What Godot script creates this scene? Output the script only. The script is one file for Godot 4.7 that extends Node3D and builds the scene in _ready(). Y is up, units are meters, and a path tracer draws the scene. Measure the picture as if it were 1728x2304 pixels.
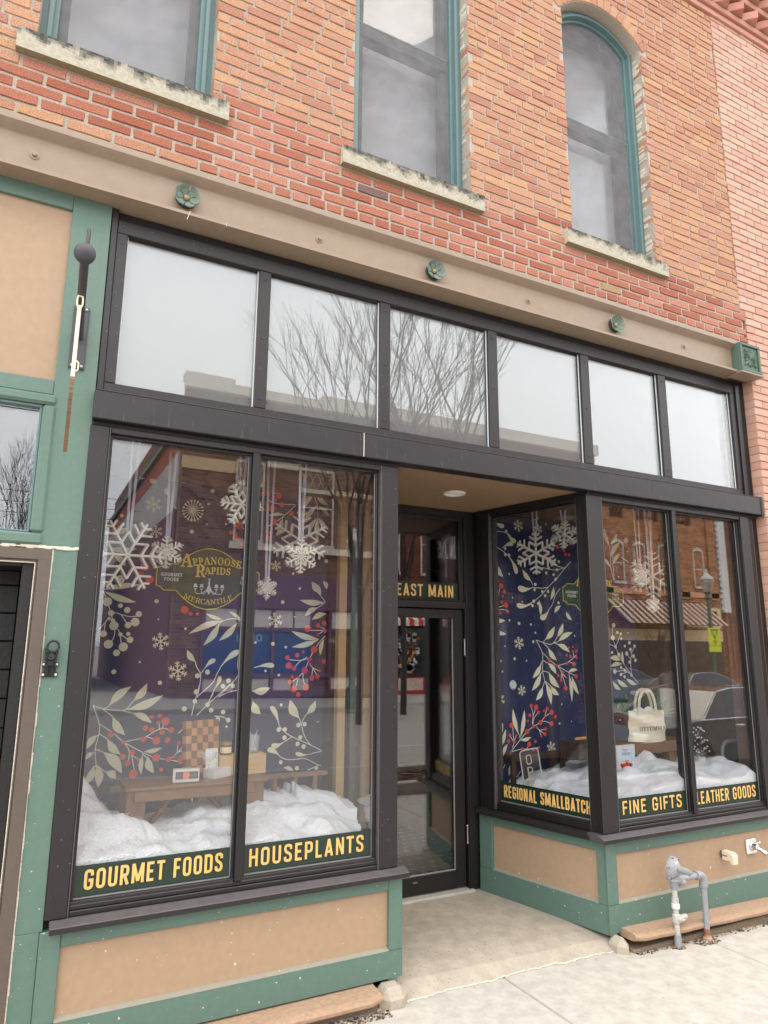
extends Node3D

# ---------------------------------------------------------------- mesh building
class MB:
	var v := PackedVector3Array()
	var n := PackedVector3Array()
	var c := PackedColorArray()
	var t := PackedVector2Array()
	var col := Color.WHITE
	var xf := Transform3D.IDENTITY

	func tri(a: Vector3, b: Vector3, d: Vector3, na := Vector3.ZERO, nb := Vector3.ZERO, nd := Vector3.ZERO):
		a = xf * a; b = xf * b; d = xf * d
		var fn := (b - a).cross(d - a)
		if fn.length_squared() < 1e-18: return
		fn = fn.normalized()
		v.append_array([a, d, b])
		if na == Vector3.ZERO: n.append_array([fn, fn, fn])
		else: n.append_array([(xf.basis * na).normalized(), (xf.basis * nd).normalized(), (xf.basis * nb).normalized()])
		c.append_array([col, col, col])
		t.append_array([Vector2.ZERO, Vector2.ZERO, Vector2.ZERO])

	func quad(a: Vector3, b: Vector3, d: Vector3, e: Vector3):
		tri(a, b, d); tri(a, d, e)

	# a convex polygon turned to face away from a point
	func away(p: Array, from: Vector3):
		var m := Vector3.ZERO
		for q in p: m += q
		m /= p.size()
		var fn: Vector3 = (p[1] - p[0]).cross(p[2] - p[0])
		var r := p.duplicate()
		if fn.dot(m - from) < 0: r.reverse()
		for i in range(1, r.size() - 1): tri(r[0], r[i], r[i + 1])

	func box(lo: Vector3, hi: Vector3, ch := 0.0):
		var m := (lo + hi) / 2.0
		var h := (hi - lo).abs() / 2.0
		ch = minf(ch, minf(h.x, minf(h.y, h.z)) * 0.9)
		if ch <= 0.0:
			for ax in 3:
				for s in [-1.0, 1.0]:
					var p := []
					for q in [[-1, -1], [1, -1], [1, 1], [-1, 1]]:
						var w := Vector3.ZERO
						w[ax] = s * h[ax]; w[(ax + 1) % 3] = q[0] * h[(ax + 1) % 3]; w[(ax + 2) % 3] = q[1] * h[(ax + 2) % 3]
						p.append(m + w)
					away(p, m)
			return
		for ax in 3:
			var b := (ax + 1) % 3
			var d := (ax + 2) % 3
			for s in [-1.0, 1.0]:
				var p := []
				for q in [[-1, -1], [1, -1], [1, 1], [-1, 1]]:
					var w := Vector3.ZERO
					w[ax] = s * h[ax]; w[b] = q[0] * (h[b] - ch); w[d] = q[1] * (h[d] - ch)
					p.append(m + w)
				away(p, m)
				for s2 in [-1.0, 1.0]:
					var e := []
					for k in [-1.0, 1.0]:
						var w := Vector3.ZERO
						w[ax] = s * h[ax]; w[b] = s2 * (h[b] - ch); w[d] = k * (h[d] - ch)
						e.append(m + w)
					for k in [1.0, -1.0]:
						var w := Vector3.ZERO
						w[ax] = s * (h[ax] - ch); w[b] = s2 * h[b]; w[d] = k * (h[d] - ch)
						e.append(m + w)
					away(e, m)
		for sx in [-1.0, 1.0]:
			for sy in [-1.0, 1.0]:
				for sz in [-1.0, 1.0]:
					var sg := Vector3(sx, sy, sz)
					var p := []
					for ax in 3:
						var w := (h - Vector3.ONE * ch) * sg
						w[ax] = h[ax] * sg[ax]
						p.append(m + w)
					away(p, m)

	func bx(x0: float, x1: float, y0: float, y1: float, z0: float, z1: float, ch := 0.0):
		box(Vector3(minf(x0, x1), minf(y0, y1), minf(z0, z1)), Vector3(maxf(x0, x1), maxf(y0, y1), maxf(z0, z1)), ch)

	# a flat outline in x and y, pushed from z0 to z1
	func prism(poly: PackedVector2Array, z0: float, z1: float, back := true):
		if Geometry2D.is_polygon_clockwise(poly): poly.reverse()
		var k := Geometry2D.triangulate_polygon(poly)
		for i in range(0, k.size(), 3):
			var a := poly[k[i]]; var b := poly[k[i + 1]]; var d := poly[k[i + 2]]
			if (b - a).cross(d - a) < 0:
				var w := b; b = d; d = w
			tri(Vector3(a.x, a.y, z1), Vector3(b.x, b.y, z1), Vector3(d.x, d.y, z1))
			if back: tri(Vector3(a.x, a.y, z0), Vector3(d.x, d.y, z0), Vector3(b.x, b.y, z0))
		for i in poly.size():
			var a := poly[i]; var b := poly[(i + 1) % poly.size()]
			quad(Vector3(a.x, a.y, z0), Vector3(b.x, b.y, z0), Vector3(b.x, b.y, z1), Vector3(a.x, a.y, z1))

	# a side profile of (z, y) points pushed along x
	func along_x(prof: Array, x0: float, x1: float):
		var keep := xf
		xf = xf * Transform3D(Basis(Vector3(0, 0, -1), Vector3(0, 1, 0), Vector3(1, 0, 0)), Vector3.ZERO)
		var p := PackedVector2Array()
		for q in prof: p.append(Vector2(-q[0], q[1]))
		prism(p, x0, x1)
		xf = keep

	func tube(pts: Array, rad, sides := 8, caps := true):
		var rings := []
		var up := Vector3.UP
		for i in pts.size():
			var d: Vector3 = (pts[mini(i + 1, pts.size() - 1)] - pts[maxi(i - 1, 0)]).normalized()
			if i == 0: up = Vector3.RIGHT if absf(d.y) > 0.9 else Vector3.UP
			var a := d.cross(up).normalized()
			if a.length_squared() < 0.5: a = d.cross(Vector3.FORWARD).normalized()
			up = a.cross(d).normalized()
			var r: float = rad[i] if rad is Array else rad
			var ring := []
			for k in sides:
				var an := TAU * k / sides
				var o := a * cos(an) + up * sin(an)
				ring.append([pts[i] + o * r, o])
			rings.append(ring)
		for i in pts.size() - 1:
			for k in sides:
				var p = rings[i][k]; var q = rings[i][(k + 1) % sides]; var r2 = rings[i + 1][(k + 1) % sides]; var s = rings[i + 1][k]
				_round(p, q, r2); _round(p, r2, s)
		if caps:
			for e in [0, pts.size() - 1]:
				var f: Vector3 = pts[1] if e == 0 else pts[pts.size() - 2]
				var p := []
				for k in sides: p.append(rings[e][k][0])
				away(p, f)

	func _round(p, q, r):
		var fn: Vector3 = (q[0] - p[0]).cross(r[0] - p[0])
		if fn.dot(p[1] + q[1] + r[1]) < 0: tri(p[0], r[0], q[0], p[1], r[1], q[1])
		else: tri(p[0], q[0], r[0], p[1], q[1], r[1])

	# profile of (radius, height) turned round the y axis
	func lathe(prof: Array, segs := 16):
		for i in prof.size() - 1:
			var a = prof[i]; var b = prof[i + 1]
			var d := Vector2(b[0] - a[0], b[1] - a[1])
			if d.length() < 1e-6: continue
			var nr := Vector2(d.y, -d.x).normalized()
			for k in segs:
				var a0 := TAU * k / segs; var a1 := TAU * (k + 1) / segs
				var c0 := Vector3(cos(a0), 0, sin(a0)); var c1 := Vector3(cos(a1), 0, sin(a1))
				var n0 := c0 * nr.x + Vector3.UP * nr.y; var n1 := c1 * nr.x + Vector3.UP * nr.y
				var p := [c0 * a[0] + Vector3.UP * a[1], n0]; var q := [c1 * a[0] + Vector3.UP * a[1], n1]
				var r := [c1 * b[0] + Vector3.UP * b[1], n1]; var s := [c0 * b[0] + Vector3.UP * b[1], n0]
				_round(p, q, r); _round(p, r, s)

	func ball(o: Vector3, r: Vector3, segs := 14, rows := 8):
		for i in rows:
			for k in segs:
				var g := []
				for q in [[0, 0], [0, 1], [1, 1], [1, 0]]:
					var la: float = PI * (float(i + q[0]) / rows - 0.5); var lo: float = TAU * (k + q[1]) / segs
					var d := Vector3(cos(la) * cos(lo), sin(la), cos(la) * sin(lo))
					g.append([o + d * r, (d / r).normalized()])
				_round(g[0], g[1], g[2]); _round(g[0], g[2], g[3])

	func add(m: Mesh, x: Transform3D):
		var a: Array = m.surface_get_arrays(0) if m is ArrayMesh else (m as PrimitiveMesh).get_mesh_arrays()
		var vv: PackedVector3Array = a[Mesh.ARRAY_VERTEX]
		var ii = a[Mesh.ARRAY_INDEX]
		if ii == null: ii = range(vv.size())
		for i in range(0, ii.size(), 3):
			tri(x * vv[ii[i]], x * vv[ii[i + 2]], x * vv[ii[i + 1]])

	func mesh() -> ArrayMesh:
		var m := ArrayMesh.new()
		if v.is_empty(): return m
		var a := []
		a.resize(Mesh.ARRAY_MAX)
		a[Mesh.ARRAY_VERTEX] = v; a[Mesh.ARRAY_NORMAL] = n; a[Mesh.ARRAY_COLOR] = c; a[Mesh.ARRAY_TEX_UV] = t
		m.add_surface_from_arrays(Mesh.PRIMITIVE_TRIANGLES, a)
		return m

# ---------------------------------------------------------------- scene helpers
var used := {}
var rng := RandomNumberGenerator.new()
var TX := {}
var M := {}

func rn(a: float, b: float) -> float: return rng.randf_range(a, b)
func V(x, y, z) -> Vector3: return Vector3(x, y, z)
func C8(r: int, g: int, b: int) -> Color: return Color8(r, g, b)
func L8(r: int, g: int, b: int) -> Color: return Color8(r, g, b).srgb_to_linear()

func numbered(parent: Node, called: String) -> String:
	var key := "%d/%s" % [parent.get_instance_id(), called]
	var k: int = used.get(key, 0)
	used[key] = k + 1
	return called if k == 0 else "%s_%03d" % [called, k]

func put(o: Node3D, called: String, parent: Node = self) -> Node3D:
	o.name = numbered(parent, called)
	parent.add_child(o, true)
	return o

func thing(called: String, label: String, category: String, at := Vector3.ZERO, group := "", turn := 0.0) -> Node3D:
	var o := Node3D.new()
	put(o, called)
	o.position = at; o.rotation.y = turn
	return tag(o, label, category, group)

func tag(o: Node3D, label: String, category: String, group := "") -> Node3D:
	o.set_meta("label", label)
	if category: o.set_meta("category", category)
	if group: o.set_meta("group", group)
	return o

func obj(called: String, b, m: Material, parent: Node = self) -> MeshInstance3D:
	var o := MeshInstance3D.new()
	o.mesh = b.mesh() if b is MB else b
	o.material_override = m
	put(o, called, parent)
	return o

func struct(called: String, b, m: Material, label := "") -> MeshInstance3D:
	var o := obj(called, b, m)
	o.set_meta("kind", "structure")
	if label: o.set_meta("label", label)
	return o

func bxp(called: String, m: Material, parent: Node, x0, x1, y0, y1, z0, z1, ch := 0.003) -> MeshInstance3D:
	var b := MB.new()
	b.bx(x0, x1, y0, y1, z0, z1, ch)
	return obj(called, b, m, parent)

# ---------------------------------------------------------------- materials
func noise_tex(key: String, freq: float, lo: float, hi: float, oct := 4, type := FastNoiseLite.TYPE_SIMPLEX, size := 512, gain := 0.55) -> NoiseTexture2D:
	if TX.has(key): return TX[key]
	var f := FastNoiseLite.new()
	f.seed = 7 + TX.size(); f.frequency = freq; f.noise_type = type; f.fractal_octaves = oct; f.fractal_gain = gain
	var t := NoiseTexture2D.new()
	t.width = size; t.height = size; t.seamless = true; t.normalize = true; t.noise = f
	var g := Gradient.new()
	g.offsets = PackedFloat32Array([0.0, 0.5, 1.0])
	g.colors = PackedColorArray([Color(lo, lo, lo), Color((lo + hi) / 2, (lo + hi) / 2, (lo + hi) / 2), Color(hi, hi, hi)])
	t.color_ramp = g
	TX[key] = t
	return t

# random pale flecks on a clear ground: chipped paint, droppings, dust
func fleck_tex(key: String, count: int, r0: float, r1: float, alpha: float, colour: Color, stretch := 1.0, size := 1024) -> ImageTexture:
	if TX.has(key): return TX[key]
	var im := Image.create(size, size, false, Image.FORMAT_RGBA8)
	im.fill(Color(colour.r, colour.g, colour.b, 0))
	for i in count:
		var x := rn(0, size); var y := rn(0, size); var r := r0 * pow(r1 / r0, pow(rng.randf(), 3.0)); var ry := r * rn(0.6, 1.2) * stretch
		var al := alpha * rn(0.5, 1.0)
		var tilt := rn(-0.6, 0.6) if stretch < 1.5 else 0.0
		for yy in range(int(y - ry - 1), int(y + ry + 2)):
			for xx in range(int(x - r - 1), int(x + r + 2)):
				var dx := (xx - x + (yy - y) * tilt) / r; var dy := (yy - y) / ry
				var d := dx * dx + dy * dy
				if d < 1.0: im.set_pixel(posmod(xx, size), posmod(yy, size), Color(colour.r, colour.g, colour.b, al * minf(1.0, (1.0 - d) * 2.5)))
	TX[key] = ImageTexture.create_from_image(im)
	return TX[key]

func mat(colour: Color, rough := 0.7, grain: Texture2D = null, scale := 1.0, bump: Texture2D = null, depth := 0.0, vertex := false) -> StandardMaterial3D:
	var m := StandardMaterial3D.new()
	m.albedo_color = colour
	m.roughness = rough
	m.vertex_color_use_as_albedo = vertex
	if grain or bump:
		m.uv1_triplanar = true; m.uv1_world_triplanar = true
		m.uv1_scale = Vector3.ONE * scale; m.uv1_triplanar_sharpness = 4.0
	if grain: m.albedo_texture = grain
	if bump:
		m.heightmap_enabled = true; m.heightmap_texture = bump; m.heightmap_scale = depth
	return m

func flecked(m: StandardMaterial3D, t: Texture2D) -> StandardMaterial3D:
	m.detail_enabled = true; m.detail_albedo = t; m.detail_blend_mode = BaseMaterial3D.BLEND_MODE_MIX
	return m

func glass(tint := Color(0.02, 0.03, 0.03), alpha := 0.04) -> StandardMaterial3D:
	var m := StandardMaterial3D.new()
	m.transparency = BaseMaterial3D.TRANSPARENCY_ALPHA
	m.albedo_color = Color(tint.r, tint.g, tint.b, alpha)
	m.roughness = 0.0
	m.metallic_specular = 0.5
	return m

func make_materials():
	var fine := noise_tex("fine", 0.03, 0.95, 1.0, 6)
	var mid := noise_tex("mid", 0.02, 0.86, 1.0, 6)
	var rough := noise_tex("rough", 0.05, 0.0, 1.0, 5)
	var pit := noise_tex("pit", 0.16, 0.0, 1.0, 3)
	var aggr := noise_tex("aggr", 0.12, 0.55, 1.0, 2, FastNoiseLite.TYPE_CELLULAR, 512)
	var conc := noise_tex("conc", 0.012, 0.86, 1.0, 6, FastNoiseLite.TYPE_SIMPLEX, 1024, 0.65)
	var brk := noise_tex("brk", 0.03, 0.74, 1.0, 6, FastNoiseLite.TYPE_SIMPLEX, 512, 0.7)
	var bg := Gradient.new()
	bg.offsets = PackedFloat32Array([0.0, 0.2, 0.34, 0.6, 1.0])
	bg.colors = PackedColorArray([Color(0.36, 0.33, 0.31), Color(0.62, 0.59, 0.57), Color(0.86, 0.85, 0.84), Color(0.93, 0.93, 0.92), Color(1, 1, 1)])
	brk.color_ramp = bg
	var chips := fleck_tex("chips", 190, 0.9, 6.5, 0.85, Color(0.9, 0.88, 0.82))
	var dust := fleck_tex("dust", 500, 0.8, 2.4, 0.45, Color(0.75, 0.72, 0.72))
	var streak := fleck_tex("streak", 240, 0.8, 3.0, 0.07, Color(0.8, 0.78, 0.8), 22.0)
	var grit := fleck_tex("grit", 9000, 0.8, 2.6, 0.6, Color(0.25, 0.2, 0.17))
	M.green = flecked(mat(C8(86, 111, 99), 0.5, fine, 1.2), chips)
	M.green_clean = mat(C8(87, 112, 100), 0.5, fine, 1.4)
	M.blue_green = mat(C8(94, 120, 120), 0.5, fine, 1.5)
	M.tan = flecked(mat(C8(160, 134, 108), 0.6, fine, 0.9), chips)
	M.beam = flecked(mat(C8(142, 124, 105), 0.5, fine, 0.5), dust)
	M.dark = flecked(mat(C8(31, 27, 28), 0.45, fine, 0.8), dust)
	M.fascia = flecked(mat(C8(35, 31, 34), 0.45, mid, 0.8), streak)
	M.black = mat(C8(24, 22, 23), 0.4)
	M.seal = mat(C8(18, 18, 18), 0.6)
	M.alu = mat(C8(132, 127, 124), 0.45, fine, 1.0)
	M.cap = flecked(mat(C8(80, 74, 74), 0.55, mid, 1.0), dust)
	M.caulk = mat(C8(206, 196, 180), 0.8, fine, 3.0, rough, 0.3)
	M.brown_trim = flecked(mat(C8(86, 75, 66), 0.5, fine, 1.2), dust)
	M.plank = mat(C8(15, 13, 13), 0.6, mid, 1.5, rough, 0.1)
	M.brick = mat(Color.WHITE, 0.92, brk, 5.0, pit, 0.28, true)
	M.painted_brick = mat(Color.WHITE, 0.75, fine, 3.0, pit, 0.14, true)
	M.mortar = mat(C8(192, 180, 165), 0.95, mid, 4.0, pit, 0.3)
	M.pink_mortar = mat(C8(176, 140, 122), 0.9, mid, 3.0, pit, 0.2)
	M.stone = mat(Color.WHITE, 0.9, mid, 3.0, pit, 0.2, true)
	M.sandstone = mat(C8(168, 138, 112), 0.85, mid, 2.5, pit, 0.15)
	M.concrete = flecked(mat(C8(186, 179, 168), 0.9, conc, 0.55, pit, 0.06), fleck_tex("spots", 700, 0.8, 7.0, 0.3, Color(0.45, 0.4, 0.36)))
	M.aggregate = flecked(mat(C8(174, 162, 145), 0.9, conc, 0.42, aggr, 0.25), grit)
	M.rubble = mat(C8(160, 140, 118), 0.95, aggr, 2.0, aggr, 0.6)
	M.asphalt = mat(C8(160, 153, 146), 0.92, conc, 0.4, pit, 0.1)
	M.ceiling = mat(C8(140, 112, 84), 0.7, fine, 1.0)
	M.inside = mat(C8(104, 84, 68), 0.8, mid, 0.8)
	M.floor_wood = mat(C8(120, 88, 72), 0.55, mid, 1.2)
	M.frost = mat(C8(150, 152, 151), 0.9, noise_tex("weave", 0.05, 0.8, 1.0, 3), 2.0)
	M.frost.uv1_scale = Vector3(1.2, 26.0, 1.2)
	M.glass = glass()
	M.screen = StandardMaterial3D.new()
	M.screen.transparency = BaseMaterial3D.TRANSPARENCY_ALPHA
	M.screen.albedo_color = Color(0.56, 0.56, 0.57, 0.5); M.screen.roughness = 0.9
	M.screen.albedo_texture = noise_tex("screen_dust", 0.01, 0.82, 1.0, 4); M.screen.uv1_triplanar = true; M.screen.uv1_world_triplanar = true
	M.navy = mat(C8(36, 47, 86), 0.6)
	M.print = mat(Color.WHITE, 0.6, null, 1.0, null, 0.0, true)
	M.foam = mat(C8(208, 206, 194), 0.85, fine, 6.0)
	M.ribbon = mat(C8(206, 208, 220), 0.5)
	M.ribbon.transparency = BaseMaterial3D.TRANSPARENCY_ALPHA; M.ribbon.albedo_color.a = 0.55
	M.cotton = mat(C8(243, 246, 251), 0.95, noise_tex("fluff", 0.03, 0.9, 1.0, 5), 3.0, rough, 0.5)
	M.cotton.subsurf_scatter_enabled = true; M.cotton.subsurf_scatter_strength = 0.2
	M.wood = mat(C8(138, 104, 78), 0.6, mid, 2.0)
	M.wood.uv1_scale = Vector3(1.2, 9, 9)
	M.dark_wood = mat(C8(70, 52, 42), 0.6, mid, 2.0)
	M.verdigris = mat(C8(128, 148, 132), 0.65, noise_tex("patina", 0.04, 0.6, 1.0, 5), 6.0)
	M.iron = mat(C8(66, 64, 68), 0.55, fine, 5.0, pit, 0.08)
	M.white = mat(C8(212, 211, 206), 0.55)
	M.grey_metal = flecked(mat(C8(148, 149, 150), 0.55, mid, 5.0), fleck_tex("rust", 90, 2.0, 14.0, 0.7, Color(0.45, 0.3, 0.18)))
	M.strip = mat(C8(26, 44, 35), 0.25)
	M.gold = mat(C8(212, 172, 98), 0.45)
	M.vc = mat(Color.WHITE, 0.6, null, 1.0, null, 0.0, true)
	M.vc_rough = mat(Color.WHITE, 0.9, fine, 2.0, null, 0.0, true)
	M.far_brick = mat(Color.WHITE, 0.9, noise_tex("farb", 0.06, 0.7, 1.0, 4), 1.2, null, 0.0, true)
	M.far_glass = mat(C8(40, 44, 52), 0.08)
	M.paint = mat(Color.WHITE, 0.2, null, 1.0, null, 0.0, true)
	M.paint.clearcoat_enabled = true; M.paint.clearcoat = 1.0; M.paint.clearcoat_roughness = 0.03
	M.crystal = glass(Color(0.9, 0.95, 0.95), 0.12)

# ---------------------------------------------------------------- condensed sign lettering, drawn as strokes
# each stroke: [rounded?, closed?, x, y, x, y ...] in a cell of height 1
func glyph(ch: String) -> Array:
	match ch:
		"A": return [0.46, [0, 0, 0.07, 0, 0.23, 1.0], [0, 0, 0.39, 0, 0.23, 1.0], [0, 0, 0.12, 0.27, 0.34, 0.27]]
		"B": return [0.42, [0, 0, 0.07, 0, 0.07, 1], [1, 0, 0.07, 0.93, 0.34, 0.93, 0.34, 0.53, 0.07, 0.53], [1, 0, 0.2, 0.53, 0.35, 0.53, 0.35, 0.07, 0.07, 0.07]]
		"C": return [0.41, [1, 0, 0.34, 0.66, 0.34, 0.93, 0.07, 0.93, 0.07, 0.07, 0.34, 0.07, 0.34, 0.34]]
		"D": return [0.42, [0, 0, 0.07, 0, 0.07, 1], [1, 0, 0.07, 0.93, 0.35, 0.93, 0.35, 0.07, 0.07, 0.07]]
		"E": return [0.36, [0, 0, 0.07, 0, 0.07, 1], [0, 0, 0.07, 0.93, 0.34, 0.93], [0, 0, 0.07, 0.51, 0.3, 0.51], [0, 0, 0.07, 0.07, 0.34, 0.07]]
		"F": return [0.34, [0, 0, 0.07, 0, 0.07, 1], [0, 0, 0.07, 0.93, 0.33, 0.93], [0, 0, 0.07, 0.5, 0.3, 0.5]]
		"G": return [0.42, [1, 0, 0.35, 0.68, 0.35, 0.93, 0.07, 0.93, 0.07, 0.07, 0.35, 0.07, 0.35, 0.46], [0, 0, 0.2, 0.46, 0.42, 0.46]]
		"H": return [0.42, [0, 0, 0.07, 0, 0.07, 1], [0, 0, 0.35, 0, 0.35, 1], [0, 0, 0.07, 0.52, 0.35, 0.52]]
		"I": return [0.14, [0, 0, 0.07, 0, 0.07, 1]]
		"L": return [0.33, [0, 0, 0.07, 0, 0.07, 1], [0, 0, 0.07, 0.07, 0.32, 0.07]]
		"M": return [0.58, [0, 0, 0.07, 0, 0.07, 1], [0, 0, 0.51, 0, 0.51, 1], [0, 0, 0.08, 1.0, 0.29, 0.1], [0, 0, 0.5, 1.0, 0.29, 0.1]]
		"N": return [0.43, [0, 0, 0.07, 0, 0.07, 1], [0, 0, 0.36, 0, 0.36, 1], [0, 0, 0.08, 0.98, 0.35, 0.02]]
		"O": return [0.42, [1, 1, 0.35, 0.93, 0.07, 0.93, 0.07, 0.07, 0.35, 0.07]]
		"P": return [0.41, [0, 0, 0.07, 0, 0.07, 1], [1, 0, 0.07, 0.93, 0.34, 0.93, 0.34, 0.43, 0.07, 0.43]]
		"R": return [0.42, [0, 0, 0.07, 0, 0.07, 1], [1, 0, 0.07, 0.93, 0.34, 0.93, 0.34, 0.48, 0.07, 0.48], [0, 0, 0.2, 0.48, 0.36, 0.0]]
		"S": return [0.41, [1, 0, 0.34, 0.7, 0.34, 0.93, 0.07, 0.93, 0.07, 0.6, 0.34, 0.42, 0.34, 0.07, 0.07, 0.07, 0.07, 0.3]]
		"T": return [0.38, [0, 0, 0.19, 0, 0.19, 1], [0, 0, 0.0, 0.93, 0.38, 0.93]]
		"U": return [0.42, [1, 0, 0.07, 1.0, 0.07, 0.07, 0.35, 0.07, 0.35, 1.0]]
		"3": return [0.41, [1, 0, 0.07, 0.72, 0.07, 0.93, 0.34, 0.93, 0.34, 0.53, 0.16, 0.53], [1, 0, 0.16, 0.53, 0.34, 0.53, 0.34, 0.07, 0.07, 0.07, 0.07, 0.28]]
		"8": return [0.41, [1, 1, 0.34, 0.93, 0.07, 0.93, 0.07, 0.53, 0.34, 0.53], [1, 1, 0.34, 0.53, 0.07, 0.53, 0.07, 0.07, 0.34, 0.07]]
		" ": return [0.2]
	return [0.42]

func rounded_path(p: Array, closed: bool, r: float) -> Array:
	var out := []
	var n := p.size()
	for i in n:
		if not closed and (i == 0 or i == n - 1):
			out.append(p[i]); continue
		var a: Vector2 = p[(i + n - 1) % n]; var b: Vector2 = p[i]; var d: Vector2 = p[(i + 1) % n]
		var ra := minf(r, a.distance_to(b) * 0.48); var rb := minf(r, d.distance_to(b) * 0.48)
		var s := b + (a - b).normalized() * ra; var e := b + (d - b).normalized() * rb
		for k in 6:
			var t := k / 5.0
			out.append(s.lerp(b, t).lerp(b.lerp(e, t), t))
	return out

func strip2d(b: MB, p: Array, closed: bool, w: float, z: float):
	var n := p.size()
	var l := []; var r := []
	for i in n:
		var a: Vector2 = p[(i + n - 1) % n] if closed or i > 0 else p[i]
		var d: Vector2 = p[(i + 1) % n] if closed or i < n - 1 else p[i]
		var u: Vector2 = (p[i] - a).normalized(); var v2: Vector2 = (d - p[i]).normalized()
		if u == Vector2.ZERO: u = v2
		if v2 == Vector2.ZERO: v2 = u
		var m: Vector2 = (u + v2).normalized()
		var nn := Vector2(-m.y, m.x)
		var k := w / 2.0 / maxf(0.5, nn.dot(Vector2(-u.y, u.x)))
		l.append(p[i] + nn * k); r.append(p[i] - nn * k)
	for i in (n if closed else n - 1):
		var j := (i + 1) % n
		b.quad(V(r[i].x, r[i].y, z), V(r[j].x, r[j].y, z), V(l[j].x, l[j].y, z), V(l[i].x, l[i].y, z))

func text_width(s: String, gap: float) -> float:
	var w := 0.0
	for i in s.length(): w += glyph(s[i])[0] + gap
	return w - gap

# gold letters with a dark edge; x from x0 to x1, cap height h
func gold_text(parent: Node3D, s: String, x0: float, x1: float, y0: float, h: float, z: float):
	var gap := 0.115
	var sx := (x1 - x0) / text_width(s, gap)
	var fill := MB.new(); var edge := MB.new()
	var x := 0.0
	for i in s.length():
		var g := glyph(s[i])
		for k in range(1, g.size()):
			var st: Array = g[k]
			var p := []
			for j in range(2, st.size(), 2): p.append(Vector2(x0 + (x + st[j]) * sx, y0 + st[j + 1] * h))
			var q: Array = rounded_path(p, st[1] == 1, h * 0.17) if st[0] == 1 else p
			strip2d(fill, q, st[1] == 1, h * 0.15, z + 0.0012 + 0.00012 * k)
			if st[1] == 0:
				q = q.duplicate()
				q[0] = q[0] + (q[0] - q[1]).normalized() * h * 0.05
				var e := q.size() - 1
				q[e] = q[e] + (q[e] - q[e - 1]).normalized() * h * 0.05
			strip2d(edge, q, st[1] == 1, h * 0.265, z + 0.0004 + 0.00012 * k)
		x += g[0] + gap
	obj("letter_edges", edge, M.black, parent)
	obj("letters", fill, M.gold, parent)

var fonts := {}
func font(name: String, weight := 400) -> SystemFont:
	var k := name + str(weight)
	if not fonts.has(k):
		var f := SystemFont.new()
		f.font_names = PackedStringArray([name]); f.font_weight = weight
		fonts[k] = f
	return fonts[k]

# printed lettering from a text font: centred on x, cap height about h
func print_text(b: MB, s: String, cx: float, y0: float, h: float, z: float, fnt: SystemFont, colour: Color, sx := 1.0, bend := 0.0, fit := 0.0):
	b.col = colour
	var widths := []
	var total := 0.0
	var ms := []
	for i in s.length():
		var w := 0.0
		var tm: TextMesh = null
		if s[i] != " ":
			tm = TextMesh.new()
			tm.font = fnt; tm.font_size = 32; tm.pixel_size = h / 23.0; tm.depth = 0.0008; tm.curve_step = 3.0
			tm.text = s[i]
			w = fnt.get_string_size(s[i], HORIZONTAL_ALIGNMENT_LEFT, -1, 32).x * h / 23.0 * sx
		else: w = h * 0.4 * sx
		ms.append(tm); widths.append(w); total += w
	if fit > 0.0:
		sx *= fit / total
		for i in widths.size(): widths[i] *= fit / total
		total = fit
	var x := cx - total / 2
	for i in s.length():
		if ms[i]:
			var mid: float = x + widths[i] / 2
			var u := (mid - cx) / (total / 2) if total > 0 else 0.0
			var dy := -bend * u * u
			var ang := atan(-2.0 * bend * u / (total / 2))
			var bs := Basis(Vector3.BACK, ang) * Basis.from_scale(V(sx, 1, 1))
			ms[i].vertical_alignment = VERTICAL_ALIGNMENT_BOTTOM
			b.add(ms[i], Transform3D(bs, V(mid, y0 + dy - h * 0.32, z)))
		x += widths[i]

# ---------------------------------------------------------------- printed pattern of the display panels
const RED := 1
const CRM := 0
var layer := 0
func zlay(k: int) -> float:
	layer = (layer + 1) % 9
	return pz + 0.0006 + k * 0.0005 + layer * 0.00005
var pz := 0.0

func bry(b: MB, x: float, y: float, r: float, red: int):
	b.col = L8(232, 84, 62) if red == RED else L8(236, 233, 200)
	var z := zlay(2 + red)
	for k in 14:
		var a0 := TAU * k / 14; var a1 := TAU * (k + 1) / 14
		b.tri(V(x, y, z), V(x + r * cos(a0), y + r * sin(a0), z), V(x + r * cos(a1), y + r * sin(a1), z))

func blade(b: MB, x0, y0, x1, y1, w, prof: Array):
	b.col = L8(236, 233, 200)
	var z := zlay(1)
	var a := Vector2(x0, y0); var d := Vector2(x1, y1) - a
	var nn := Vector2(-d.y, d.x).normalized()
	var bow: float = w * 0.25 * (1.0 if int(x0 * 1000) % 2 == 0 else -1.0)
	var pl; var pr
	for i in prof.size():
		var t: float = prof[i][0]
		var c := a + d * t + nn * bow * sin(PI * t)
		var l: Vector2 = c + nn * w * 0.5 * prof[i][1]; var r: Vector2 = c - nn * w * 0.5 * prof[i][1]
		if i > 0: b.quad(V(pr.x, pr.y, z), V(r.x, r.y, z), V(l.x, l.y, z), V(pl.x, pl.y, z))
		pl = l; pr = r

func leaf(b: MB, x0, y0, x1, y1, w):
	blade(b, x0, y0, x1, y1, w, [[0.0, 0.06], [0.12, 0.3], [0.28, 0.75], [0.45, 1.0], [0.6, 0.92], [0.75, 0.66], [0.9, 0.28], [1.0, 0.0]])

func club(b: MB, x0, y0, x1, y1, w):
	blade(b, x0, y0, x1, y1, w, [[0.0, 0.1], [0.25, 0.22], [0.45, 0.5], [0.62, 0.85], [0.78, 1.0], [0.9, 0.85], [0.97, 0.5], [1.0, 0.1]])

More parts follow.
